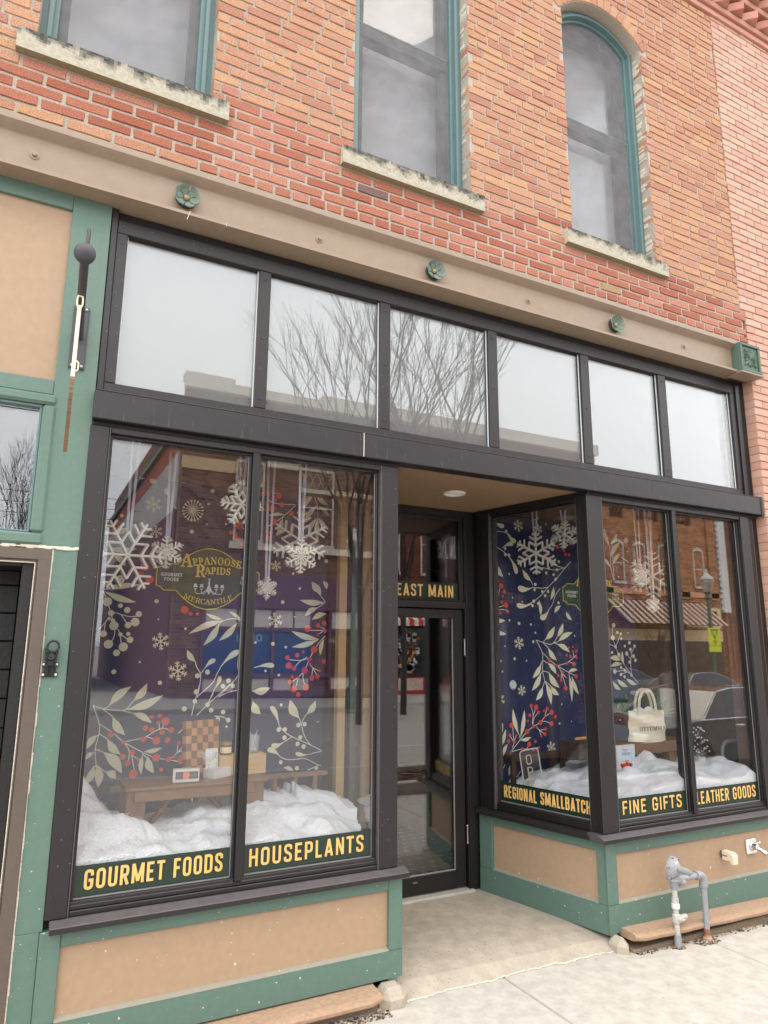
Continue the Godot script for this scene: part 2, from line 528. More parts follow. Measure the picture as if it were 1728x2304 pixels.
func stem(b: MB, c: Array):
	b.col = L8(244, 242, 228)
	var p := []
	for i in range(0, c.size(), 2): p.append(Vector2(c[i], c[i + 1]))
	if p.size() > 2: p = rounded_path(p, false, 0.05)
	strip2d(b, p, false, 0.0052, zlay(0))

func flake(b: MB, x: float, y: float, r: float):
	b.col = L8(238, 235, 204)
	for k in 6:
		var a := PI / 6 + k * PI / 3 + 0.15
		var d := Vector2(cos(a), sin(a))
		strip2d(b, [Vector2(x, y), Vector2(x, y) + d * r], false, r * 0.11, zlay(2))
		for f in [0.42, 0.7]:
			for s in [-1.0, 1.0]:
				var q: Vector2 = Vector2(x, y) + d * r * f
				strip2d(b, [q, q + d.rotated(s * 0.9) * r * 0.3], false, r * 0.1, zlay(2))

# ---------------------------------------------------------------- brickwork
const COURSE := 0.0675
var opens := [[-0.23, 0.668], [1.545, 2.432], [3.34, 4.22]]
const SILL_Y := 4.745
const SPRING := 6.76
const RISE := 0.20

# arch line of an opening at x: height of the underside
func arch_y(o: Array, x: float, grow := 0.0) -> float:
	var half: float = (o[1] - o[0]) / 2.0
	var r := (half * half + RISE * RISE) / (2 * RISE)
	var cx: float = (o[0] + o[1]) / 2.0
	var cy := SPRING + RISE - r
	var rr := r + grow
	var dx := x - cx
	return cy + sqrt(maxf(0.0, rr * rr - dx * dx))

# the free stretches of a course
func cuts(y: float) -> Array:
	var out := []
	for o in opens:
		if y < 4.61 or y > SPRING + RISE + 0.2: continue
		var g := 0.0
		if y < SILL_Y: g = 0.075
		var lo: float = o[0] - g; var hi: float = o[1] + g
		if y > SPRING - 0.03:
			lo = 99.0; hi = -99.0
			var n := 60
			for i in n + 1:
				var x: float = lerpf(o[0] - 0.14, o[1] + 0.14, i / float(n))
				if arch_y(o, x, 0.125) > y and absf(x - (o[0] + o[1]) / 2) < (o[1] - o[0]) / 2 + 0.09:
					lo = minf(lo, x); hi = maxf(hi, x)
			if lo > hi: continue
		out.append([lo, hi])
	return out

var brick_shapes := {}
# a rough brick one unit long and high: front towards +z at 0, body behind
func brick_mesh(kind: int, colour: Color) -> ArrayMesh:
	var key := "%d %s" % [kind, colour.to_html()]
	if not brick_shapes.has(key):
		var b := MB.new()
		b.col = colour
		brick_into(b, kind, Transform3D.IDENTITY)
		brick_shapes[key] = b.mesh()
	return brick_shapes[key]

func brick_into(b: MB, kind: int, x: Transform3D):
	var r := RandomNumberGenerator.new()
	r.seed = 91 + kind
	var keep := b.xf
	b.xf = x
	var us := [-0.5, -0.478, 0.0, 0.478, 0.5]
	var vs := [-0.5, -0.44, 0.44, 0.5]
	var g := []
	for j in 4:
		var row := []
		for i in 5:
			var rim := (1 if i == 0 or i == 4 else 0) + (1 if j == 0 or j == 3 else 0)
			var z := -0.005 * rim + r.randf_range(-0.0016, 0.0016)
			var cr := 0.035 if (i == 0 or i == 4) and (j == 0 or j == 3) else 0.0
			row.append(V(us[i] * (1.0 - cr * 0.55) + r.randf_range(-0.009, 0.009), vs[j] + r.randf_range(-0.045, 0.045), z))
		g.append(row)
	for j in 3:
		for i in 4: b.quad(g[j][i], g[j][i + 1], g[j + 1][i + 1], g[j + 1][i])
	var ring := []
	for i in 5: ring.append(g[0][i])
	for j in range(1, 4): ring.append(g[j][4])
	for i in range(3, -1, -1): ring.append(g[3][i])
	for j in range(2, 0, -1): ring.append(g[j][0])
	for i in ring.size():
		var p: Vector3 = ring[i]; var q: Vector3 = ring[(i + 1) % ring.size()]
		b.quad(V(p.x, p.y, -0.09), V(q.x, q.y, -0.09), q, p)
	b.xf = keep

# list of [centre x, centre y, length, height, kind, colour]; the nearest 300 become bricks of their own
func lay(parent: Node3D, list: Array, zf: float, m: Material, eye := Vector3(0, 1.7, 3.5)):
	for q in list: q.append(eye.distance_to(V(q[0], q[1], zf)) * (1.0 if q[6] else 3.0))
	list.sort_custom(func(a, b): return a[7] < b[7])
	var rest := MB.new()
	for i in list.size():
		var q: Array = list[i]
		var x := Transform3D(Basis.from_scale(V(q[2], q[3], 1.0)), V(q[0], q[1], zf + rn(-0.002, 0.003)))
		if i < 300:
			var o := obj("brick", brick_mesh(q[4], q[5]), m, parent)
			o.transform = x
		else:
			rest.col = q[5]
			brick_into(rest, q[4], x)
	obj("brickwork", rest, m, parent).set_meta("kind", "stuff")

func tone(list: Array) -> Color:
	return list[rng.randi() % list.size()]

func upper_wall():
	rng.seed = 11
	var w := thing("brick_wall", "orange red brick upper wall with three window openings above the tan steel beam", "wall")
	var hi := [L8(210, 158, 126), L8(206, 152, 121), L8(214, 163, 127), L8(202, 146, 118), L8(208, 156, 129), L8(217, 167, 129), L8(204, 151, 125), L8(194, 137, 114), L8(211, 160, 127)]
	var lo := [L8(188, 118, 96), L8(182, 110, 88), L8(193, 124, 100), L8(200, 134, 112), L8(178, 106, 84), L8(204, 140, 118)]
	var odd := [L8(136, 106, 100), L8(186, 150, 112), L8(150, 108, 98)]
	var list := []
	var y := 4.2905
	var k := 0
	while y < 7.6:
		var hc := COURSE - (0.0155 if k < 7 else 0.0125)
		var cc := cuts(y + hc / 2)
		var x := -1.4 - (k % 2) * 0.11 + rn(-0.012, 0.012) - (rn(0.0, 0.1) if k >= 7 else 0.0)
		var xmax := 5.205 if y > 4.6 else 5.262
		var header_row := k == 0
		while x < xmax:
			var wide := 0.205 + rn(-0.006, 0.006)
			if header_row and x > 0.42: wide = 0.092
			elif k >= 7 and (rng.randf() < 0.07 or k % 7 == 6): wide = 0.098
			var joint := 0.0165 if k < 7 else 0.0125
			var spans := [[x, minf(x + wide, xmax)]]
			for q in cc:
				var nx := []
				for s in spans:
					if q[1] <= s[0] or q[0] >= s[1]: nx.append(s)
					else:
						if q[0] - s[0] > 0.025: nx.append([s[0], q[0]])
						if s[1] - q[1] > 0.025: nx.append([q[1], s[1]])
				spans = nx
			for s in spans:
				if s[1] - s[0] < 0.03: continue
				var seen: bool = s[1] > -0.5 + (y - 4.2) * 0.0 and y < 4.9 + (s[0] + 0.3) * 0.62
				var kind := rng.randi() % 6
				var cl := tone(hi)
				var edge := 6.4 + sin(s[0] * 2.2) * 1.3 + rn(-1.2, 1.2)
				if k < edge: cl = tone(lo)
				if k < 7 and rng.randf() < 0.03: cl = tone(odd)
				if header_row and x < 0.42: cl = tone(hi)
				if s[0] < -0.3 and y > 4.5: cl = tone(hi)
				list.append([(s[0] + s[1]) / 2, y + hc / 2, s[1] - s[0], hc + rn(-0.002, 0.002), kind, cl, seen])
			x += wide + joint
		y += COURSE
		k += 1
	lay(w, list, 0.05, M.brick)
	# arch rings, two half bricks on end
	for o in opens:
		var half: float = (o[1] - o[0]) / 2.0
		var r := (half * half + RISE * RISE) / (2 * RISE)
		var cx: float = (o[0] + o[1]) / 2.0
		var cy := SPRING + RISE - r
		var a1 := asin(half / r) + 0.05
		var n := 15
		if o[0] > 1.0:
			for i in n:
				var a := lerpf(-a1, a1, (i + 0.5) / n)
				var q: MeshInstance3D = obj("arch_brick", brick_mesh(rng.randi() % 6, tone(hi)), M.brick, w)
				q.transform = Transform3D(Basis(Vector3.BACK, -a) * Basis(Vector3.BACK, PI / 2) * Basis.from_scale(V(0.115, 2 * a1 * (r + 0.06) / n - 0.009, 1)), V(cx + sin(a) * (r + 0.062), cy + cos(a) * (r + 0.062), 0.052))
	# mortar bed behind, cut round the openings
	var b := MB.new()
	var zf := 0.0435
	b.bx(-3.0, 5.24, 4.2, SILL_Y, -0.25, zf)
	var xs := [-3.0, opens[0][0], opens[0][1], opens[1][0], opens[1][1], opens[2][0], opens[2][1], 5.2]
	for i in range(0, 8, 2): b.bx(xs[i], xs[i + 1], SILL_Y, SPRING, -0.25, zf)
	for i in range(0, 8, 2): b.bx(xs[i], xs[i + 1], SPRING, 8.2, -0.25, zf)
	for o in opens:
		var p := PackedVector2Array()
		for i in 17:
			var x: float = lerpf(o[0], o[1], i / 16.0)
			p.append(Vector2(x, arch_y(o, x)))
		p.append(Vector2(o[1], 8.2)); p.append(Vector2(o[0], 8.2))
		b.prism(p, -0.25, zf)
	obj("mortar", b, M.mortar, w)
	# broken pale mortar down the right of each opening
	for o in opens:
		var cb := MB.new()
		for i in (0 if o[0] < 1.0 else (26 if o[0] < 3.0 else 60)):
			var yy := rn(SILL_Y, SPRING)
			cb.box(V(o[1] - rn(0.001, 0.005), yy, -0.05), V(o[1] + 0.002, yy + rn(0.008, 0.04), rn(-0.02, 0.03)), 0.002)
		obj("crumbling_mortar", cb, M.caulk, w)

func pink_wall():
	rng.seed = 23
	var w := thing("painted_brick_wall", "pink painted brick wall and pier at the end of the orange wall", "wall")
	var tones := [L8(192, 150, 130), L8(188, 145, 125), L8(196, 155, 136), L8(184, 140, 121), L8(194, 152, 131)]
	var list := []
	var y := -0.26
	var k := 0
	while y < 7.58:
		var hc := COURSE - 0.008
		var x := (5.214 if y > 4.56 else 5.275)
		if y > 3.9 and y < 4.24: x = 5.32
		if k % 2 == 1: x -= 0.0
		var first := true
		while x < 9.6:
			var wide := 0.205 + rn(-0.005, 0.005)
			if first and k % 2 == 1: wide = 0.1
			first = false
			var seen := x < 5.75 + maxf(0.0, (y - 2.0) * 0.16)
			list.append([x + wide / 2, y + hc / 2, wide, hc, rng.randi() % 6, tone(tones), seen])
			x += wide + 0.009
		y += COURSE
		k += 1
	lay(w, list, 0.052, M.painted_brick)
	var b := MB.new()
	b.bx(5.278, 9.8, -0.6, 3.95, -0.4, 0.044)
	b.bx(5.3, 9.8, 3.95, 4.5, -0.4, 0.044)
	b.bx(5.22, 9.8, 4.5, 8.2, -0.4, 0.044)
	obj("mortar", b, M.pink_mortar, w)

func cornice():
	rng.seed = 31
	var w := thing("brick_cornice", "corbelled cornice of slanted pink bricks high at the wall top", "cornice")
	var tones := [L8(178, 124, 106), L8(188, 136, 118), L8(172, 116, 100)]
	for row in 2:
		var y := 7.66 + row * 0.2
		var b := MB.new()
		b.col = tones[0]
		b.bx(3.4, 9.8, y, y + 0.062, -0.2, 0.10 + row * 0.05, 0.006)
		obj("string_course", b, M.painted_brick, w)
		var x := 3.5
		while x < 9.7:
			var q := obj("brick", brick_mesh(rng.randi() % 6, tone(tones)), M.painted_brick, w)
			q.transform = Transform3D(Basis(Vector3.UP, 0.78) * Basis.from_scale(V(0.15, 0.085, 1.0)), V(x, y + 0.115, 0.13 + row * 0.05))
			var q2 := obj("brick", brick_mesh(rng.randi() % 6, tone(tones)), M.painted_brick, w)
			q2.transform = Transform3D(Basis(Vector3.UP, -0.78) * Basis.from_scale(V(0.15, 0.085, 1.0)), V(x + 0.1, y + 0.115, 0.13 + row * 0.05))
			x += 0.21
	var t := MB.new()
	t.col = tones[1]
	t.bx(3.4, 9.8, 7.6, 7.66, -0.2, 0.075, 0.005)
	t.bx(3.4, 9.8, 8.06, 8.3, -0.3, 0.24, 0.006)
	t.bx(3.4, 9.8, 7.722, 7.86, -0.2, 0.052)
	t.bx(3.4, 9.8, 7.922, 8.06, -0.2, 0.09)
	obj("cornice_bed", t, M.painted_brick, w)

func sash_window(o: Array, label: String):
	var cx: float = (o[0] + o[1]) / 2.0
	var half: float = (o[1] - o[0]) / 2.0
	var w := thing("sash_window", label, "window", V(cx, SILL_Y, -0.05), "upper sash windows")
	var top := SPRING - SILL_Y
	var ring := func(gr: float, z0: float, z1: float, width: float, m: Material, called: String):
		# frame following the opening, inset by gr
		var b := MB.new()
		var pts := []
		var inner := []
		var h2 := half - gr
		pts.append(Vector2(-h2, 0.0)); inner.append(Vector2(-h2 + width, 0.0))
		for i in 13:
			var x := lerpf(-h2, h2, i / 12.0)
			var xi := lerpf(-h2 + width, h2 - width, i / 12.0)
			pts.append(Vector2(x, arch_y(o, cx + x, -gr) - SILL_Y)); inner.append(Vector2(xi, arch_y(o, cx + xi, -gr - width) - SILL_Y))
		pts.append(Vector2(h2, 0.0)); inner.append(Vector2(h2 - width, 0.0))
		for i in pts.size() - 1:
			b.prism(PackedVector2Array([pts[i], inner[i], inner[i + 1], pts[i + 1]]), z0, z1)
		obj(called, b, m, w)
	ring.call(-0.02, -0.07, 0.0, 0.06, M.blue_green, "frame")
	ring.call(0.035, -0.07, 0.016, 0.022, M.blue_green, "brick_mould")
	ring.call(0.055, -0.1, -0.02, 0.028, M.blue_green, "stop")
	ring.call(0.08, -0.13, -0.062, 0.05, M.dark_sash, "sash_frame")
	var mid := 1.07
	bxp("meeting_rail", M.dark_sash, w, -half + 0.08, half - 0.08, mid, mid + 0.085, -0.135, -0.05)
	bxp("meeting_rail", M.blue_green, w, -half + 0.08, half - 0.08, mid + 0.088, mid + 0.102, -0.13, -0.046)
	bxp("bottom_rail", M.dark_sash, w, -half + 0.08, half - 0.08, 0.0, 0.07, -0.15, -0.07)
	var g := MB.new()
	g.bx(-half + 0.1, half - 0.1, 0.05, mid + 0.01, -0.152, -0.147)
	obj("pane", g, M.glass, w)
	g = MB.new()
	var p := PackedVector2Array([Vector2(-half + 0.1, mid + 0.08)])
	for i in 13:
		var x := lerpf(-half + 0.1, half - 0.1, i / 12.0)
		p.append(Vector2(x, arch_y(o, cx + x, -0.1) - SILL_Y))
	p.append(Vector2(half - 0.1, mid + 0.08))
	g.prism(p, -0.117, -0.112)
	obj("pane", g, M.glass, w)
	# insect screen over the whole sash
	g = MB.new()
	p = PackedVector2Array([Vector2(-half + 0.08, 0.0)])
	for i in 13:
		var x := lerpf(-half + 0.08, half - 0.08, i / 12.0)
		p.append(Vector2(x, arch_y(o, cx + x, -0.08) - SILL_Y))
	p.append(Vector2(half - 0.08, 0.0))
	g.prism(p, -0.0402, -0.0398, false)
	obj("insect_screen", g, M.screen, w)
	# pale roller blind inside
	bxp("blind", M.blind, w, -half + 0.06, half - 0.06, 0.02, top + 0.1, -0.26, -0.25, 0.0)
	# stone sill with lichen along its upper edge
	var s := MB.new()
	rng.seed = int(cx * 100) + 500
	var x0 := -half - 0.085
	var n := 64
	var nz := FastNoiseLite.new(); nz.seed = int(cx * 10); nz.frequency = 9.0; nz.fractal_octaves = 4
	var clean := L8(182, 175, 157)
	var dirt := L8(62, 61, 57)
	for i in n:
		var a := lerpf(x0, -x0, i / float(n)); var b2 := lerpf(x0, -x0, (i + 1) / float(n))
		for j in 9:
			var ya := -0.118 + 0.118 * j / 9.0; var yb := -0.118 + 0.118 * (j + 1) / 9.0
			var d := clampf((ya + 0.064 + 0.06 * nz.get_noise_2d(a, ya) + 0.02 * nz.get_noise_2d(a * 6.0, ya * 6.0)) / 0.05, 0.0, 1.0)
			s.col = clean.lerp(dirt, d * (0.9 + 0.3 * nz.get_noise_2d(a * 9.0, ya * 9.0))) * rn(0.94, 1.03)
			s.quad(V(a, ya, 0.14), V(b2, ya, 0.14), V(b2, yb, 0.14), V(a, yb, 0.14))
		s.col = dirt
		s.quad(V(a, 0.0, 0.14), V(b2, 0.0, 0.14), V(b2, 0.006, -0.03), V(a, 0.006, -0.03))
		s.col = L8(150, 136, 104)
		s.quad(V(a, -0.118, 0.0), V(b2, -0.118, 0.0), V(b2, -0.118, 0.14), V(a, -0.118, 0.14))
	s.col = L8(196, 182, 150)
	for sg in [-1.0, 1.0]:
		s.away([V(sg * -x0, -0.118, 0), V(sg * -x0, -0.118, 0.14), V(sg * -x0, 0.0, 0.14), V(sg * -x0, 0.0, 0.0)], V(0, -0.05, 0.05))
	obj("sill", s, M.stone, w)

# ---------------------------------------------------------------- beam, transom, fascia
func beam():
	var w := thing("steel_beam", "long tan painted steel beam with green rosettes and bolts over the shop windows", "beam")
	var b := MB.new()
	b.along_x([[-0.3, 3.965], [0.1, 3.965], [0.1, 3.982], [0.085, 3.99], [0.053, 4.006], [0.05, 4.012], [0.05, 4.17], [0.053, 4.177], [0.085, 4.2], [0.1, 4.212], [0.1, 4.243], [0.094, 4.25], [-0.3, 4.25]], -3.0, 5.09)
	obj("beam_profile", b, M.beam, w)
	for x in [0.556, 2.12, 3.70]:
		var r := Node3D.new()
		put(r, "rosette", w)
		r.position = V(x, 4.083, 0.05)
		r.scale = Vector3.ONE * 1.12
		var p := MB.new()
		for k in 6:
			var a0 := TAU * k / 6 + 0.3
			var pts := PackedVector2Array()
			var rim := []
			for j in 9:
				var a := a0 + 0.06 + (TAU / 6 - 0.12) * j / 8.0
				rim.append([a, 0.056 + 0.004 * sin(PI * j / 8.0)])
			for j in 8:
				var o0: Vector3 = V(cos(rim[j][0]) * 0.016, sin(rim[j][0]) * 0.016, 0.012); var o1: Vector3 = V(cos(rim[j + 1][0]) * 0.016, sin(rim[j + 1][0]) * 0.016, 0.012)
				var m0: Vector3 = V(cos(rim[j][0]) * 0.042, sin(rim[j][0]) * 0.042, 0.022); var m1: Vector3 = V(cos(rim[j + 1][0]) * 0.042, sin(rim[j + 1][0]) * 0.042, 0.022)
				var e0: Vector3 = V(cos(rim[j][0]) * rim[j][1], sin(rim[j][0]) * rim[j][1], 0.042); var e1: Vector3 = V(cos(rim[j + 1][0]) * rim[j + 1][1], sin(rim[j + 1][0]) * rim[j + 1][1], 0.042)
				p.quad(o0, m0, m1, o1); p.quad(m0, e0, e1, m1)
				p.quad(e1, e0, V(e0.x * 1.04, e0.y * 1.04, 0.038), V(e1.x * 1.04, e1.y * 1.04, 0.038))
				p.quad(V(e1.x * 1.04, e1.y * 1.04, 0.038), V(e0.x * 1.04, e0.y * 1.04, 0.038), V(o0.x * 1.6, o0.y * 1.6, 0.0), V(o1.x * 1.6, o1.y * 1.6, 0.0))
		obj("petals", p, M.verdigris, r)
		var d := MB.new()
		d.ball(V(0, 0, 0.016), V(0.014, 0.014, 0.012), 10, 6)
		obj("centre_boss", d, M.beam_boss, r)
		var bk := MB.new()
		bk.xf = Transform3D(Basis(Vector3.RIGHT, PI / 2), Vector3.ZERO)
		bk.lathe([[0.05, 0.0], [0.05, 0.011], [0.0, 0.011]], 16)
		obj("backing", bk, M.verdigris_dark, r)
	for x in [-0.178, 1.334, 2.894, 4.455]:
		var d := MB.new()
		d.xf = Transform3D(Basis(Vector3.RIGHT, PI / 2), V(x, 4.082, 0.05))
		d.lathe([[0.024, 0.0], [0.024, 0.003], [0.012, 0.005], [0.012, 0.003]], 14)
		d.lathe([[0.012, 0.004], [0.012, 0.016], [0.0, 0.017]], 6)
		obj("bolt", d, M.beam, w)
	# square leaf block at the end of the beam
	var q := Node3D.new()
	put(q, "corner_block", w)
	q.position = V(5.158, 4.095, 0.0)
	var e := MB.new()
	e.bx(-0.125, 0.125, -0.125, 0.125, 0.0, 0.125, 0.003)
	for s in [-1.0, 1.0]:
		e.bx(-0.125, 0.125, s * 0.125, s * 0.103, 0.1245, 0.14, 0.003)
		e.bx(s * 0.125, s * 0.103, -0.103, 0.103, 0.1245, 0.14, 0.003)
	obj("block", e, M.verdigris_green, q)
	var lf := MB.new()
	for k in 16:
		var a := TAU * k / 16
		var ln := 0.1 if k % 2 == 0 and k % 4 != 0 else (0.078 if k % 4 == 0 else 0.07)
		lf.xf = Transform3D(Basis(Vector3.BACK, a), V(0, 0, 0.126))
		var cols := [[0.012, 0.004], [0.3, 0.012], [0.65, 0.013], [1.0, 0.0]]
		for j in 3:
			var x0: float = cols[j][0] * ln; var x1: float = cols[j + 1][0] * ln; var w0: float = cols[j][1]; var w1: float = cols[j + 1][1]
			lf.quad(V(x0, -w0, 0.0), V(x1, -w1, 0.0), V(x1, 0, 0.011), V(x0, 0, 0.011))
			lf.quad(V(x0, 0, 0.011), V(x1, 0, 0.011), V(x1, w1, 0.0), V(x0, w0, 0.0))
	lf.xf = Transform3D.IDENTITY
	lf.ball(V(0, 0, 0.13), V(0.012, 0.012, 0.01), 10, 6)
	obj("leaf_relief", lf, M.verdigris_green, q)
	bxp("bearing_plate", M.beam, w, 5.02, 5.30, 3.95, 3.966, 0.0, 0.145)
	# two strands of dry straw caught under the lip
	var st := MB.new()
	st.tube([V(0.575, 3.985, 0.104), V(0.57, 3.965, 0.112), V(0.56, 3.93, 0.108)], 0.0022, 5)
	st.tube([V(0.77, 3.975, 0.104), V(0.768, 3.95, 0.11)], 0.0012, 4)
	obj("straw", st, M.caulk, w)

const PANES := [[0.29, 1.008], [1.078, 1.786], [1.858, 2.606], [2.68, 3.43], [3.51, 4.23], [4.315, 5.085]]

func transom():
	var w := thing("transom_window", "long six pane frosted transom window in a dark metal frame under the beam", "window")
	bxp("left_stile", M.dark, w, 0.235, 0.29, 3.005, 3.835, -0.1, -0.03)
	bxp("outer_frame", M.dark, w, 0.203, 0.235, 2.94, 3.962, -0.12, -0.02)
	bxp("top_rail", M.dark, w, 0.235, 5.14, 3.835, 3.91, -0.1, -0.03)
	bxp("soffit_trim", M.seal, w, 0.235, 5.24, 3.91, 3.963, -0.12, -0.05)
	bxp("bottom_rail", M.dark, w, 0.235, 5.14, 2.942, 3.005, -0.1, -0.03)
	bxp("right_stile", M.dark, w, 5.085, 5.14, 3.005, 3.835, -0.1, -0.03)
	bxp("outer_frame", M.black, w, 5.14, 5.185, 2.94, 3.91, -0.12, -0.015)
	bxp("outer_frame", M.seal, w, 5.187, 5.276, 2.94, 3.962, -0.14, -0.04)
	for i in 5:
		bxp("mullion", M.dark, w, PANES[i][1], PANES[i + 1][0], 3.007, 3.833, -0.1, -0.033)
	for i in 6:
		var x0: float = PANES[i][0]; var x1: float = PANES[i][1]
		bxp("pane", M.glass, w, x0 - 0.005, x1 + 0.005, 3.0, 3.84, -0.066, -0.060, 0.0)
		bxp("pane", M.glass, w, x0 - 0.005, x1 + 0.005, 3.0, 3.84, -0.076, -0.070, 0.0)
		var bk := MB.new()
		if i < 5: bk.bx(x0 - 0.01, x1 + 0.01, 2.995, 3.845, -0.083, -0.079)
		else:
			var p := PackedVector2Array([Vector2(x0 - 0.01, 2.995)])
			for k in 15: p.append(Vector2(x1 - 0.115 + rn(-0.006, 0.006) - (0.02 if k == 14 else 0.0), 2.995 + 0.85 * k / 14.0))
			p.append(Vector2(x0 - 0.01, 3.845))
			bk.prism(p, -0.083, -0.079)
		obj("frosted_film", bk, M.frost, w)
		# narrow bright gasket at the pane edges
		bxp("gasket", M.gasket, w, x0, x0 + 0.006, 3.005, 3.835, -0.0595, -0.055, 0.0)
		bxp("gasket", M.gasket, w, x1 - 0.006, x1, 3.005, 3.835, -0.0595, -0.055, 0.0)
	bxp("backing_board", M.grey_board, w, 0.24, 5.1, 2.96, 3.88, -0.16, -0.12, 0.0)
	bxp("white_edge", M.white, w, 5.055, 5.083, 3.0, 3.84, -0.1, -0.07, 0.0)
	var sc := MB.new()
	for x in [0.262, 1.043, 1.822, 2.643, 3.47, 4.272, 5.112]:
		for y in [2.972, 3.06, 3.42, 3.78, 3.875]:
			sc.xf = Transform3D(Basis(Vector3.RIGHT, PI / 2), V(x, y, -0.0305))
			sc.lathe([[0.0065, 0.0], [0.0055, 0.003], [0.002, 0.002], [0.0, 0.002]], 8)
	obj("screw_heads", sc, M.screw, w)

	var f := thing("fascia_band", "dark metal fascia band between the transom panes and the shop windows", "fascia")
	bxp("band", M.fascia, f, 0.196, 1.648, 2.79, 2.935, -0.06, 0.04, 0.004)
	bxp("band", M.fascia, f, 1.651, 3.998, 2.79, 2.935, -0.06, 0.04, 0.004)
	bxp("band", M.fascia, f, 4.001, 5.235, 2.79, 2.935, -0.06, 0.04, 0.004)
	bxp("end_cap", M.dark, f, 5.236, 5.262, 2.783, 2.942, -0.06, 0.045, 0.004)
	bxp("dusty_edge", M.cap, f, 0.197, 5.234, 2.9352, 2.9385, -0.03, 0.041, 0.001)
	bxp("seam_bead", M.caulk_grey, f, 1.6475, 1.6515, 2.792, 2.934, 0.03, 0.0412, 0.0)
	bxp("seam_bead", M.cap, f, 3.9975, 4.0015, 2.792, 2.934, 0.03, 0.0408, 0.0)
	bxp("recess", M.seal, f, 0.2, 1.9, 2.768, 2.789, -0.1, -0.004)
	bxp("recess", M.seal, f, 3.4, 5.24, 2.768, 2.789, -0.1, -0.004)

# ---------------------------------------------------------------- glazed bays
func pane_of(w: Node3D, x0, x1, y0, y1, z, strip_y := 0.0, words := "", tx0 := 0.0, tx1 := 0.0):
	for k in 2:
		bxp("pane", M.glass, w, x0 - 0.006, x1 + 0.006, y0 - 0.006, y1 + 0.006, z - 0.006 - k * 0.022, z - k * 0.022, 0.0)
	# stops and the pale sealant line round the glass
	bxp("glazing_stop", M.dark, w, x0 - 0.012, x0, y0, y1, z, z + 0.022, 0.002)
	bxp("glazing_stop", M.black, w, x1, x1 + 0.012, y0, y1, z, z + 0.022, 0.002)
	bxp("glazing_stop", M.dark, w, x0 - 0.012, x1 + 0.012, y0 - 0.016, y0, z, z + 0.03, 0.002)
	bxp("glazing_stop", M.black, w, x0 - 0.012, x1 + 0.012, y1, y1 + 0.012, z, z + 0.022, 0.002)
	bxp("sealant", M.alu, w, x1 - 0.004, x1, y0, y1, z + 0.0003, z + 0.003, 0.0)
	bxp("sealant", M.alu, w, x0, x1 - 0.005, y0, y0 + 0.005, z + 0.0003, z + 0.006, 0.0)
	if words:
		var s := Node3D.new()
		put(s, "lettering_strip", w)
		bxp("strip", M.strip, s, x0, x1, y0 + 0.006, strip_y, z + 0.0003, z + 0.0012, 0.0)
		gold_text(s, words, tx0, tx1, y0 + 0.033, 0.083, z + 0.001)

# the raised sill cap, a sloping profile, from x0 to x1
func sill_cap(w: Node3D, x0, x1):
	var b := MB.new()
	b.along_x([[-0.1, 0.514], [0.05, 0.514], [0.05, 0.536], [0.047, 0.539], [0.0, 0.554], [-0.1, 0.556]], x0, x1)
	obj("sill_cap", b, M.cap, w)
	bxp("sill_nose", M.dark, w, x0, x1 - 0.0, 0.5145, 0.5355, 0.0502, 0.0525, 0.0)

func bulkhead_panel(w: Node3D, x0, x1, px0, px1, py0, py1, yb0, yb1):
	# stiles and rails proud of a sunk tan panel; the base may slope from yb0 to yb1
	bxp("stile", M.green, w, x0, px0, py0 - 0.0, 0.513, -0.05, 0.0)
	bxp("stile", M.green, w, px1, x1, py0 - 0.0, 0.513, -0.05, 0.0)
	bxp("top_rail", M.green, w, px0 + 0.001, px1 - 0.001, py1, 0.513, -0.05, -0.0015)
	var b := MB.new()
	b.prism(PackedVector2Array([Vector2(x0, yb0), Vector2(x1, yb1), Vector2(x1, py0 - 0.001), Vector2(x0, py0 - 0.001)]), -0.05, -0.0008)
	obj("bottom_rail", b, M.green, w)
	bxp("panel", M.tan, w, px0 - 0.005, px1 + 0.005, py0 - 0.005, py1 + 0.005, -0.045, -0.022, 0.0)
	b = MB.new()
	b.along_x([[-0.022, py0], [-0.001, py0], [-0.003, py0 + 0.004], [-0.022, py0 + 0.014]], px0, px1)
	obj("panel_ledge", b, M.ledge_paint, w)

func left_bay():
	var w := thing("shop_window", "two pane shop window lettered with foods and houseplants above a tan and green base", "shop window", Vector3.ZERO, "bays of the shopfront")
	bxp("post", M.dark, w, 0.193, 0.282, 0.556, 2.768, -0.12, 0.0, 0.004)
	bxp("post_bead", M.cap, w, 0.2825, 0.288, 0.556, 2.768, -0.1, -0.002, 0.001)
	bxp("mullion", M.black, w, 1.012, 1.05, 0.6, 2.74, -0.12, -0.003, 0.003)
	bxp("post", M.dark, w, 1.79, 1.9, 0.556, 2.768, -0.12, 0.0, 0.004)
	bxp("post_bead", M.cap, w, 1.782, 1.7885, 0.556, 2.768, -0.1, -0.002, 0.001)
	bxp("top_rail", M.dark, w, 0.289, 1.781, 2.738, 2.768, -0.1, -0.006)
	bxp("bottom_rail", M.black, w, 0.289, 1.781, 0.556, 0.578, -0.1, -0.008)
	bxp("bottom_rail", M.black, w, 0.289, 1.781, 0.579, 0.598, -0.1, -0.016)
	pane_of(w, 0.302, 1.0, 0.612, 2.726, -0.05, 0.748, "GOURMET FOODS", 0.343, 0.963)
	pane_of(w, 1.064, 1.766, 0.612, 2.726, -0.05, 0.748, "HOUSEPLANTS", 1.092, 1.72)
	sill_cap(w, 0.215, 1.945)
	bulkhead_panel(w, 0.182, 1.93, 0.266, 1.85, 0.158, 0.446, 0.03, 0.028)
	bxp("end_return", M.green, w, 1.882, 1.9295, 0.028, 0.513, -0.35, -0.052)

